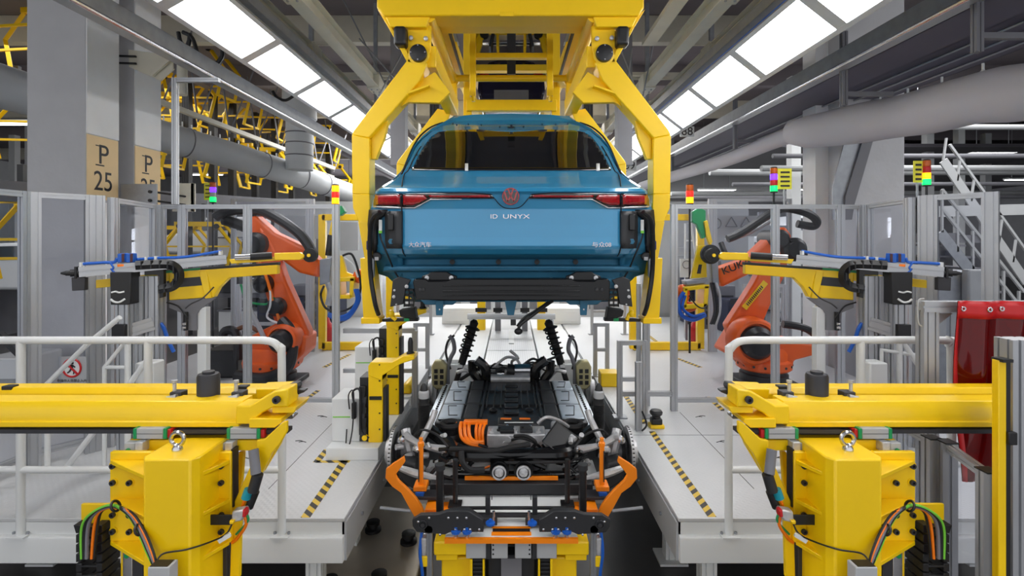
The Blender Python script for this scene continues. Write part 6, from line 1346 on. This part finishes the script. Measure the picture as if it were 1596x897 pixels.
# grippers held by the robots
def gripper(s, lab, Y=5.45):
    def X(px): return px if s > 0 else px
    t = thing('robot_gripper', lab, 'gripper', W(1090 if s > 0 else 525, 420, Y))
    def pl(l, y, th, nm, m, b=.005): return MB().ext([W(a, q, Y)+Vector((0, y, 0)) for a, q in l], (0, th, 0)).build(nm, m, t, bevel=b)
    if s > 0:
        pl([(1079, 330), (1090, 323), (1100, 328), (1100, 345), (1102, 368), (1095, 372), (1086, 350), (1079, 345)], 0, .06, 'green_clamp', GRN)
        pl([(1096, 345), (1101, 343), (1109, 376), (1106, 384), (1100, 370)], -.03, .05, 'clamp_finger', YEL)
        pl([(1088, 382), (1100, 382), (1102, 432), (1077, 434)], 0, .05, 'yellow_plate', YEL)
        pl([(1089, 412), (1094, 412), (1092, 426), (1086, 426)], -.004, .004, 'plate_window', DRK, 0)
        pl([(1066, 437), (1101, 433), (1101, 440), (1068, 443)], -.05, .15, 'flange', ZINC)
        m = MB()
        for l in ([(1062, 446), (1101, 442), (1101, 448), (1063, 452)], [(1094, 444), (1101, 444), (1098, 476), (1092, 477)], [(1062, 448), (1068, 448), (1066, 478), (1062, 478)], [(1062, 473), (1098, 471), (1096, 478), (1062, 480)]): m.ext([W(a, q, Y)+Vector((0, -.08, 0)) for a, q in l], (0, .2, 0))
        m.build('yellow_cage', YEL, t, bevel=.004)
        pl([(1104, 400), (1116, 402), (1118, 450), (1108, 448)], -.06, .30, 'wrist_flange', ZINC, .01)
        MB().lathe([(.10, 0), (.10, .04), (.03, .05)], W(1106, 396, Y-.12), (0, -1, 0), 24).build('tool_disc', RUB, t)
        MB().sph(W(1064, 458, Y+.02), .09, 14, (.8, 1, 1.2)).sph(W(1072, 478, Y+.02), .08, 14, (1.2, 1, .7)).build('orange_dome', ROB, t)
        MB().tube([W(1066, 455, Y-.1), W(1058, 470, Y-.1), W(1062, 490, Y-.1), W(1080, 498, Y-.1), W(1100, 490, Y-.1)], .022, 8).tube([W(1068, 460, Y-.12), W(1064, 480, Y-.12), W(1080, 492, Y-.12), W(1098, 488, Y-.12)], .016, 8).build('blue_hose', BLU, t)
        for k, (a, b) in enumerate(((1112, 1116), (1116, 1122), (1108, 1112))): MB().tube([W(a, 440, Y-.05), W(b, 460, Y-.06), W(a+6, 485, Y-.06), W(a, 505, Y-.05)], .014, 7).build('cable', (BLK, CAST, DRK)[k], t)
        MB().tube([W(1074, 460, Y-.15), W(1085, 475, Y-.15), W(1095, 480, Y-.15), W(1102, 476, Y-.12)], .008, 6).build('cable', BLK, t)
    else:
        pl([(519, 322), (532, 320), (538, 330), (530, 336), (519, 333)], 0, .08, 'green_clamp', GRN)
        pl([(516, 345), (521, 342), (521, 366), (524, 376), (510, 376), (512, 366)], 0, .05, 'clamp_finger', YEL)
        pl([(501, 404), (520, 400), (517, 440), (501, 444)], -.06, .30, 'wrist_flange', ZINC, .01)
        pl([(529, 398), (533, 398), (540, 424), (550, 428), (550, 433), (529, 433)], 0, .05, 'yellow_plate', YEL)
        m = MB()
        for l in ([(530, 432), (556, 430), (556, 437), (530, 438)], [(530, 458), (553, 458), (550, 464), (532, 464)], [(549, 432), (556, 432), (553, 462), (548, 462)], [(530, 434), (534, 434), (535, 462), (531, 462)]): m.ext([W(a, q, Y)+Vector((0, -.08, 0)) for a, q in l], (0, .2, 0))
        m.build('yellow_cage', YEL, t, bevel=.004)
        MB().tube([W(534, 398, Y-.1), W(548, 396, Y-.1), W(558, 420, Y-.1), W(562, 450, Y-.1), W(552, 475, Y-.1), W(530, 485, Y-.1), W(508, 480, Y-.1), W(500, 460, Y-.1), W(505, 445, Y-.1)], .012, 8).build('cable', BLK, t)
        for k in range(3): MB().tube([W(553+k*2, 450, Y-.12), W(556+k*2, 468, Y-.12), W(545, 487+k*3, Y-.12), W(528, 494+k*2, Y-.12), W(512, 488+k*2, Y-.12)], .016, 8).build('blue_hose', BLU, t)
        MB().tube([W(537, 402, Y-.12), W(550, 412, Y-.12), W(558, 432, Y-.12)], .010, 8).build('white_hose', WHT, t)
        MB().sph(W(562, 430, Y+.02), .08, 14, (1, 1, 1)).build('orange_dome', ROB, t)
        MB().tube([W(512, 440, Y-.05), W(516, 455, Y-.05), W(512, 475, Y-.05)], .04, 8).build('silver_joint', CAST, t)
        MB().cyl(W(516, 366, Y-.02), W(512, 398, Y-.02), .035).build('black_cylinder', BLK, t)
gripper(1, 'yellow gripper with green clamp and blue hoses on the right robot')
gripper(-1, 'yellow gripper with green clamp and blue hoses on the left robot')
# ================================================================== RIGHT FOREGROUND: red curtain, posts, glass doors
t = thing('curtain_stand', 'aluminium frame carrying the red vinyl curtain on the right', 'frame', W(1445, 600, 2.75)); 
p = W(1445, 0, 2.75)
MB().prof((p.x, 2.75, PZ), (p.x, 2.75, EYE-(480-HY)*2.75/FPX), .08, .06, up=(0, 1, 0)).build('post', ALU, t)
MB().prof(W(1434, 477, 2.74), W(1660, 477, 2.74), .06, .055).build('top_rail', ALU, t)
MB().ext([W(1460, 488, 2.74), W(1485, 488, 2.74), W(1460, 508, 2.74)], (0, .02, 0)).build('corner_gusset', ALU, t)
MB().tube([W(1440, 465, 2.7), W(1431, 470, 2.7), W(1431, 500, 2.7), W(1436, 508, 2.7)], .004, 6).build('cable', LGR, t)
t = thing('vinyl_curtain', 'red translucent vinyl welding curtain hanging from rings at the right edge', 'curtain', W(1540, 700, 2.7))
m = MB()
def cf(u, v):
    p = W(1487, 468, 2.68); x = p.x+u*.62; z = p.z-v*.92
    return Vector((x, 2.66+.018*math.sin(u*21+v*3)+.03*math.sin(u*9+v*5)*v, z))
m.grid(cf, 40, 26); m.build('sheet', VINYL, t, norm=False, solid=.002, ang=80)
m = MB(); m.grid(lambda u, v: cf(u, v*.10)+Vector((0, -.006, 0)), 40, 3); m.build('top_hem', REDP, t, norm=False, solid=.002, ang=80)
m = MB(); m.grid(lambda u, v: cf(u*.03, v)+Vector((0, -.004, 0)), 2, 26); m.build('side_hem', REDP, t, norm=False, solid=.002, ang=80)
for u in (.06, .23, .38, .56, .74): MB().ring(cf(u, .045)+Vector((0, -.012, 0)), (0, 1, 0), .010, .004, 16, 6).build('eyelet', STL, t)
T(MB().prof(W(1585, 900, 2.05)-Vector((0, 0, .6)), W(1585, 527, 2.05), .11, .08, up=(0, 1, 0)).build('aluminium_post', ALU), 'wide aluminium post at the right picture edge', 'post')
t = thing('light_curtain', 'slim yellow light curtain bar on the right foreground post', 'light curtain', W(1557, 900, 2.0))
a, b = W(1557, 900, 2.0)-Vector((0, 0, .6)), W(1557, 560, 2.0)
MB().bar(a, b, .03, .03, up=(0, 1, 0)).build('yellow_bar', YEL, t, bevel=.003); MB().bar(a+Vector((.026, .01, 0)), b+Vector((.026, .01, 0)), .022, .04, up=(0, 1, 0)).build('black_bar', BLK, t, bevel=.003); MB().cbox(W(1562, 560, 1.995), (.04, .05, .012)).build('end_cap', BLK, t)
MB().cbox(W(1570, 680, 2.0), (.035, .05, .05)).build('clamp', BLK, t, bevel=.004)
def door(a, b, z0, z1, lab):
    t = thing('glazed_barrier', lab, 'fence', (a[0], a[1], 0)); a = Vector((a[0], a[1], 0)); b = Vector((b[0], b[1], 0)); Z = Vector((0, 0, 1)); d = (b-a).normalized()
    for q, zz in ((a, z1), (b, z1)): MB().prof(q, q+Z*zz, .06, .06, up=d).build('post', ALU, t); MB().cbox(q+Z*(zz+.003), (.062, .062, .006)).build('cap', BLK, t)
    MB().prof(a+Z*(z1-.02), b+Z*(z1-.02), .035, .035).build('top_rail', ALU, t)
    n = d.cross(Z)*.003; MB().hull([a+Z*.1-n, a+Z*.1+n, a+Z*(z1-.04)+n, a+Z*(z1-.04)-n], [b+Z*.1-n, b+Z*.1+n, b+Z*(z1-.04)+n, b+Z*(z1-.04)-n]).build('pane', GLS, t)
g0 = W(1395, 674, 2.75); g1 = W(1476, 694, 2.42); g2 = W(1540, 725, 2.12)
door((g1.x, g1.y), (g2.x, g2.y), 0, 1.38, 'glazed aluminium barrier slanting into the right foreground')
door((g0.x, 2.86), (g1.x-.03, g1.y+.05), 0, 1.38, 'glazed aluminium barrier behind the right shift unit')
# ================================================================== SIGNAL TOWERS
def tower(px, py, Y, cols, lab, base_z, sign=None, ps=1.0):
    p = W(px, py, Y); k = Y/FPX; t = thing('signal_tower', lab, 'signal light', (p.x, Y, base_z)); r = 5.6*k*ps; z = p.z
    for i, c in enumerate(cols):
        MB().lathe([(r*.96, 0), (r, .1*r), (r, 1.55*r), (r*.96, 1.65*r)], (p.x, Y, z-(i+1)*1.7*r), (0, 0, 1), 22).build('lamp_segment', c, t)
    MB().lathe([(r*.9, 0), (r*.9, .25*r), (r*.6, .4*r)], (p.x, Y, z), (0, 0, 1), 22).build('cap', BLK, t)
    zb = z-len(cols)*1.7*r; MB().lathe([(r, -.35*r), (r, 0)], (p.x, Y, zb), (0, 0, 1), 22).build('collar', BLK, t)
    MB().cyl((p.x, Y, base_z), (p.x, Y, zb), r*.3).build('stem', BLK, t)
    if sign:
        sx0, sx1 = sign; a = W(sx0, 0, Y).x; b = W(sx1, 0, Y).x; zt = z-.1*r; zb2 = zt-6*r*(1 if len(cols) > 3 else .9)
        sg = MB().box(a, Y+.0, zb2, b, Y+.006, zt).build('yellow_sign', SIGNY, t)
        for q in range(4): 
            zz = zt-(zt-zb2)*(.16+.22*q); MB().box(a+(b-a)*.2, Y-.003, zz-.012, b-(b-a)*.15, Y, zz+.004).build('printed_line', INK, sg)
        MB().bar(((a+b)/2, Y+.01, zb2), ((a+b)/2, Y+.01, base_z), .012).build('sign_stay', ZINC, t)
tower(1444, 250, 3.94, [AMB, REDP, AE, GE], 'signal tower glowing amber and green on the wide right fence post', FT, (1424, 1438))
tower(1206, 262, 4.8, [AMB, VE, REDP, GE], 'signal tower glowing violet and green with yellow sign on the right', FT, (1212, 1234), .95)
tower(1075, 288, 7.2, [AMB, RE, AE], 'small distant signal tower with red glow right of the car', PZ)
tower(332, 284, 7.4, [AMB, VE, LGR, GE], 'signal tower glowing violet and green with yellow sign on the left', PZ, (318, 328), .8)
tower(523, 289, 7.2, [AE, RE, AE], 'small amber and red signal tower left of the yellow arm', PZ)
# no-entry sign behind the guard rail
c = W(112, 573, 3.72); t = thing('prohibition_sign', 'round red prohibition sign with walking figure on the left pane', 'sign', c)
MB().cyl(c, c+Vector((0, .004, 0)), .066, n=36).build('disc', WHT, t); MB().ring(c, (0, 1, 0), .064, .007, 40, 6).build('red_ring', REDP, t)
MB().bar(c+Vector((-.045, -.004, .045)), c+Vector((.045, -.004, -.045)), .006, .012).build('red_bar', REDP, t)
f = MB(); f.sph(c+Vector((.006, -.003, .036)), .010, 10, (1, .3, 1))
for a, b, w_ in (((.004, .024), (-.002, -.004), .02), ((-.002, -.004), (.018, -.022), .011), ((.018, -.022), (.016, -.044), .010), ((-.002, -.004), (-.014, -.024), .011), ((-.014, -.024), (-.03, -.036), .010), ((.004, .02), (.026, .006), .008), ((.0, .02), (-.022, .006), .008)): f.bar(c+Vector((a[0], -.003, a[1])), c+Vector((b[0], -.003, b[1])), .003, w_)
f.build('figure', INK, t)
text('notice', '非操作人员禁止入内', .024, c+Vector((0, 0, -.094)), t, INK, ext=.0006); text('notice', 'No Unauthorized Access', .014, c+Vector((0, 0, -.118)), t, INK, ext=.0006)
MB().box(c.x-.1, c.y+.005, c.z-.13, c.x+.1, c.y+.008, c.z+.08).build('backing', LGR, t)
# ================================================================== HALL BEHIND
rb = random.Random(21)
for s, w in ((-1, 'left'), (1, 'right')):
    # partition walls and boards behind the robots
    x0, x1 = sorted((s*2.7, s*4.9))
    T(MB().box(x0, 10.6, 0, x1, 10.75, 3.1).build('partition_wall', WHT if s < 0 else LGR, bevel=.01), 'pale partition wall behind the %s robot' % w, 'wall panel')
    for k in range(4):
        px_ = [(430, 440), (455, 462), (470, 490), (440, 505)][k]
        p = W(px_[0] if s < 0 else 1594-px_[0], px_[1], 8.6); hh = .5
        t = thing('control_cabinet', '%s control cabinet %d behind the %s robot' % (('navy', 'dark grey', 'navy', 'grey')[k], k+1, w), 'cabinet', (p.x, 8.6, PZ))
        t['label'] = ('navy control cabinet nearest the %s robot base', 'dark grey control cabinet behind the navy one, %s side', 'second navy control cabinet, %s side', 'grey control cabinet farthest back, %s side')[k] % w
        MB().box(p.x-.32+k*.05, 8.6+k*.5, PZ, p.x+.3, 9.05+k*.5, 1.3+.2*k).build('body', (NAVY if 0 else mat('navy_cabinet_paint_%s%d' % (w, k), (40, 46, 70), .5)) if k in (0, 2) else MGR, t, bevel=.015)
        for q in range(4): MB().box(p.x-.28+k*.05, 8.59+k*.5, PZ+.08+q*.14, p.x+.26, 8.6+k*.5, PZ+.18+q*.14).build('drawer', DRK, t, bevel=.004)
    t = thing('rack', 'grey pallet rack with boxes far behind the %s fence' % w, 'rack', (s*6, 13, 0))
    for x in (5.0, 6.3, 7.6): MB().bar((s*x, 13, 0), (s*x, 13, 3.0), .1).build('upright', MGR, t)
    for z in (.9, 1.8, 2.6): MB().bar((s*5.0, 13, z), (s*7.6, 13, z), .08, .12).build('shelf_beam', MGR, t)
    for k in range(12):
        x = s*(5.2+(k % 4)*.62); z = (.0, .97, 1.87)[k//4]; q = thing('storage_crate', 'plastic crate on the far %s rack' % w, 'crate', (x, 13, z), 'plastic crates on the far %s rack' % w)
        ci = rb.randrange(5); q['label'] = '%s crate on the %s level of the far %s rack, %s from the aisle' % (('pale grey', 'navy', 'dark grey', 'white', 'charcoal')[ci], ('floor', 'middle', 'top')[k//4], w, ORD[k % 4]); h = .35+.25*rb.random(); MB().box(x-.25, 12.8, z, x+.25, 13.2, z+h).build('tub', (LGR, NAVY, CHAR, WHT, CHAR)[ci], q, bevel=.02)
        MB().box(x-.27, 12.78, z+h-.04, x+.27, 13.22, z+h).build('rim', MGR, q)
# warning board behind the right robot
t = thing('warning_board', 'grey board with faint warning symbols behind the right robot', 'sign', W(1155, 352, 8.0))
MB().pxb(1100, 336, 1200, 368, 8.0, .03).build('board', LGR, t); MB().bar(W(1110, 368, 8.02), Vector((W(1110, 0, 8.02).x, 8.02, PZ)), .04).bar(W(1190, 368, 8.02), Vector((W(1190, 0, 8.02).x, 8.02, PZ)), .04).build('leg', MGR, t)
c = W(1116, 348, 7.98); MB().ring(c, (0, 1, 0), .08, .007, 24, 6).build('round_symbol', MGR, t)
for px in (1140, 1163):
    a = [W(px-9, 353, 7.98), W(px+9, 353, 7.98), W(px, 338, 7.98)]
    m = MB()
    for i in range(3): m.bar(a[i], a[(i+1) % 3], .012)
    m.build('triangle_symbol', MGR, t)
t = thing('warning_board', 'pale wall panel behind the left robot hose pack', 'panel', W(480, 360, 8.4)); MB().pxb(435, 336, 500, 372, 8.4, .03).build('board', LGR, t); MB().bar(W(440, 372, 8.42), Vector((W(440, 0, 8.42).x, 8.42, PZ)), .04).bar(W(495, 372, 8.42), Vector((W(495, 0, 8.42).x, 8.42, PZ)), .04).build('leg', MGR, t)
t = thing('notice_sheet', 'white notice with round symbol behind the right gripper', 'sign', W(1070, 405, 8)); MB().pxb(1060, 403, 1080, 432, 8.1, .02).build('sheet', WHT, t); MB().bar(W(1070, 432, 8.12), Vector((W(1070, 0, 8.12).x, 8.12, PZ)), .03).build('stand', MGR, t); MB().ring(W(1070, 412, 8.09), (0, 1, 0), .06, .006, 20, 6).build('symbol', MGR, t)
T(MB().pxb(1055, 450, 1073, 486, 9.6, .1).build('wall_cabinet', CRM, bevel=.01), 'cream wall cabinet right of the yellow arm', 'cabinet')
T(MB().pxb(1052, 385, 1070, 400, 9.6, .1).build('wall_cabinet', LGR, bevel=.01), 'small pale wall cabinet above the cream one', 'cabinet')
T(MB().pxb(530, 345, 558, 390, 9.8, .1).build('wall_cabinet', LGR, bevel=.01), 'tall pale cabinet left of the yellow arm', 'cabinet')
# small ladder frames
for s, w in ((-1, 'left'), (1, 'right')):
    def X(a): return a if s > 0 else 1594-a
    t = thing('step_ladder', 'white tubular step frame behind the %s yellow light curtain frame' % w, 'ladder', W(X(1078), 540, 8.3))
    MB().tube([W(X(1068), 535, 8.3), W(X(1068), 348, 8.3), W(X(1077), 348, 8.3), W(X(1084), 398, 8.3)], .018, 8, 1).build('side_rail', WHT, t)
    for y in (375, 420, 470, 510): MB().cyl(W(X(1068), y, 8.3), W(X(1080), y, 8.3), .014).build('rung', WHT, t)
    T(MB().lathe([(.11, 0), (.11, .35), (.06, .42), (.03, .5)], W(X(1085), 522, 7.9)*1.0-Vector((0, 0, .22)), (0, 0, 1), 16).build('fire_extinguisher', REDP), 'red fire extinguisher by the %s yellow light curtain frame' % w, 'extinguisher')
# far line equipment seen through the fences: white bodies, yellow frames, lamps
for (px, py, Y, sc, lab) in ((12, 395, 9, 1.0, 'empty yellow carrier seen through the fence at the left edge'), (310, 388, 12, .75, 'small empty yellow carrier seen through the left fence bay'), (275, 385, 13.5, .7, 'small empty yellow carrier behind the left corner post')):
    c = clone(pk, W(px, py, Y)-Vector((0, 0, .5)), .1, lab, sc); c['group'] = 'empty yellow carriers low behind the left fence'
def carbody(px, py, Y, m, lab):
    p = W(px, py, Y); t = thing('car_body', lab, 'car body', p); x, z = p.x, p.z
    prof = [(-1.9, 0), (-1.95, .35), (-1.6, .55), (-1.0, .65), (-.5, 1.05), (.6, 1.08), (1.2, .72), (1.85, .55), (1.95, .25), (1.9, 0)]
    MB().ext([(x+a, Y, z+b) for a, b in prof], (0, 1.6, 0)).build('body', m, t, bevel=.08, seg=3)
    for q in (-1.2, 1.2): MB().box(x+q-.1, Y+.3, 0, x+q+.1, Y+1.3, z+.02).build('trolley_leg', MGR, t)
    MB().ext([(x+a, Y-.01, z+b) for a, b in [(-.9, .66), (-.48, .98), (.55, 1.0), (1.0, .7)]], (0, .02, 0)).build('side_window', DGL, t)
carbody(22, 452, 11.5, WHT, 'white car body seen through the fence at the left edge')
carbody(345, 395, 15, WHT, 'white car body far behind the left robot')
carbody(1268, 392, 15, WHT, 'white car body far behind the right robot')
carbody(1375, 400, 19, mat('pale_silver_car_paint', (200, 204, 210), .3, coat=.5), 'silver car body far behind the right fence')
# luminaires of the neighbouring lines
LN = {True: ['first', 'second', 'fourth', 'fifth', 'third', 'sixth'], False: ['first', 'third', 'second', 'sixth', 'seventh', 'ninth', 'eighth', 'fifth', 'fourth', 'tenth']}
k = 0
for (x, y, z) in ((-11.5, 12, 5.0), (-8, 17, 4.8), (-12, 20, 4.8), (9, 12, 5.0), (10.5, 17, 4.6), (8, 20, 4.2), (13, 22, 4.4), (16, 24, 4.2), (18, 30, 4.0), (12, 30, 3.8), (-16, 26, 4.2), (-9, 30, 4), (20, 20, 4.6), (15, 16, 5.0)):
    t = thing('hall_luminaire', 'long white tube lamp over the %s neighbouring line, %s nearest of them' % ('left' if x < 0 else 'right', LN[x < 0].pop(0)), 'ceiling light', (x, y, z), 'tube lamps over the neighbouring lines')
    MB().box(x-.7, y-.1, z, x+.7, y+.1, z+.02).build('tube', LITE2, t); MB().box(x-.72, y-.14, z+.02, x+.72, y+.14, z+.08).build('housing', WHT, t)
    for q in (-.5, .5): MB().cyl((x+q, y, z+.08), (x+q, y, 6.9), .008, n=6).build('wire', ZINC, t)
# bright far windows in the back wall
for i, x in enumerate((-16, -12, -8, -4, 0, 4, 8, 12, 16, 20)):
    S('window_%d' % (i+1), MB().box(x-1.5, 37.9, 1.2, x+1.5, 38.0, 3.6), LITE2)
# ------------------------------------------------------------------ steel stairs and platform on the right
t = thing('steel_stair', 'grey steel staircase with railings behind the right fence', 'stairs', (6.4, 7.5, 0))
def st(px, py, Y=7.6): return W(px, py, Y)
for dy in (0, .8):
    MB().bar(st(1464, 362, 7.6+dy), st(1590, 520, 7.6+dy), .03, .16).build('stringer', ZINC, t)
    for z in (0, 30): MB().bar(st(1468, 325-z, 7.6+dy), st(1596, 485-z, 7.6+dy), .035).build('hand_rail', LGR, t)
    for k in range(6):
        a = k/5; MB().bar(st(1468+a*120, 362+a*150, 7.6+dy), st(1468+a*120, 297+a*156, 7.6+dy), .03).build('baluster', LGR, t)
for k in range(9):
    a = k/8; p = st(1468+a*115, 366+a*145, 7.6); MB().box(p.x-.02, 7.6, p.z, p.x+.22, 8.4, p.z+.03).build('tread', MGR, t)
MB().pxb(1462, 366, 1535, 378, 7.6, .9).build('landing', MGR, t)
for px in (1466, 1532): MB().bar(st(px, 378, 8.0), Vector((st(px, 378, 8.0).x, 8.0, 0)), .08).build('support', MGR, t)
t = thing('steel_stair', 'second grey stair flight rising behind the first at the right edge', 'stairs', (8.4, 9.5, 0))
MB().bar(W(1470, 250, 9.6), W(1600, 440, 9.6), .03, .16).bar(W(1480, 225, 9.6), W(1620, 420, 9.6), .04).bar(W(1440, 330, 9.6), W(1600, 326, 9.6), .04, .2).build('stringer', LGR, t)
for k in range(7): a = k/6; MB().bar(W(1470+a*130, 250+a*190, 9.6), W(1475+a*130, 215+a*190, 9.6), .03).build('baluster', LGR, t)
MB().bar(W(1535, 335, 9.6), Vector((W(1535, 335, 9.6).x, 9.6, 0)), .12).build('support', MGR, t)
# mezzanine pipes under dark ceiling right
for i, (y, z, r_) in enumerate(((11, 4.1, .05), (11.5, 3.9, .07), (13, 3.7, .05), (14.5, 4.2, .09), (16, 3.6, .06), (18, 3.9, .08), (20, 3.5, .07), (9.5, 4.4, .05))):
    T(MB().cyl((5.6, y, z), (24, y+.6, z+.1), r_, n=10).build('service_pipe', LGR if i % 2 else MGR), 'horizontal %s service pipe under the dark ceiling on the right, %s nearest' % ('pale' if i % 2 else 'grey', ('second', 'third', 'fourth', 'fifth', 'sixth', 'seventh', 'eighth', 'very')[i]), 'pipe', 'service pipes right of the concrete column')
for i in range(6):
    x = 6.6+i*2.1; T(MB().bar((x, 12+i*1.3, 0), (x, 12+i*1.3, 6.1), .22, .22).build('hall_column', LGR if i % 2 else WHT), 'pale steel hall column behind the right stairs, %s nearest' % ORD[i], 'column', 'hall columns behind the right stairs')
for i in range(5):
    x = -9.4-i*2.2; T(MB().bar((x, 12+i*1.7, 0), (x, 12+i*1.7, 6.1), .22, .22).build('hall_column', LGR), 'pale steel hall column behind the left fence, %s nearest' % ORD[i], 'column', 'hall columns behind the left fence')
T(MB().box(5.4, 9.0, 0, 24, 9.0+14, .0+.02).build('lane_paint', LGR), 'pale painted floor lane behind the right fence', 'lane') if 0 else None
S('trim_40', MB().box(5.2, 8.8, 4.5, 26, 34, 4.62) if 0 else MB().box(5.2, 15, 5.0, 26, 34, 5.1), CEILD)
# machine blocks at the right behind the fence
t = thing('machine_block', 'grey machine housing behind the red curtain below the stairs', 'machine', W(1490, 470, 5.2))
MB().pxb(1440, 425, 1560, 600, 5.6, .8).build('housing', ZINC, t, bevel=.02); MB().pxb(1510, 420, 1555, 470, 5.5, .1).build('hood', LGR, t, bevel=.02)
for k in range(3): MB().pxb(1450+k*32, 480, 1475+k*32, 530, 5.59, .02).build('panel', LGR, t, bevel=.004)
t = thing('machine_block', 'dark machine housing seen through the left edge fence', 'machine', (-5.2, 4.9, 0))
MB().pxb(-40, 560, 24, 770, 4.7, .5).build('housing', LGR, t, bevel=.02); MB().pxb(-40, 560, 34, 590, 4.65, .05).build('white_rail', WHT, t); MB().bar(W(0, 520, 4.6), W(40, 560, 4.6), .05).build('strut', CHAR, t)
# pipes along the ceiling centre-right
for i, (x, z) in enumerate(((1.45, EYE+3.1), (-1.6, EYE+3.0), (-3.6, EYE+2.7), (3.7, EYE+2.6))):
    T(MB().cyl((x, 3, z), (x, 26, z), .05, n=12).build('ceiling_pipe', (LGR, MGR, ZINC, MGR)[i]), ('pale pipe along the ceiling right of centre', 'grey pipe along the ceiling left of centre', 'galvanised pipe above the left light strip', 'grey pipe above the right light strip')[i], 'pipe')
for s, w in ((-1, 'left'), (1, 'right')):
    for i, y in enumerate((6, 9.2, 12.4)):
        T(MB().bar((s*1.3, y, EYE+2.9), (s*3.7, y, EYE+2.9), .07, .12).build('ceiling_bracket', CRM), 'cream cross bracket under the ceiling on the %s, %s' % (w, ('nearest', 'middle', 'farthest')[i]), 'bracket')
    T(MB().bar((s*1.55, 7.1, EYE+1.0), (s*1.55, 7.1, 6.35), .2, .2).build('steel_stanchion', MGR), 'grey steel stanchion beside the carrier on the %s' % w, 'stanchion')
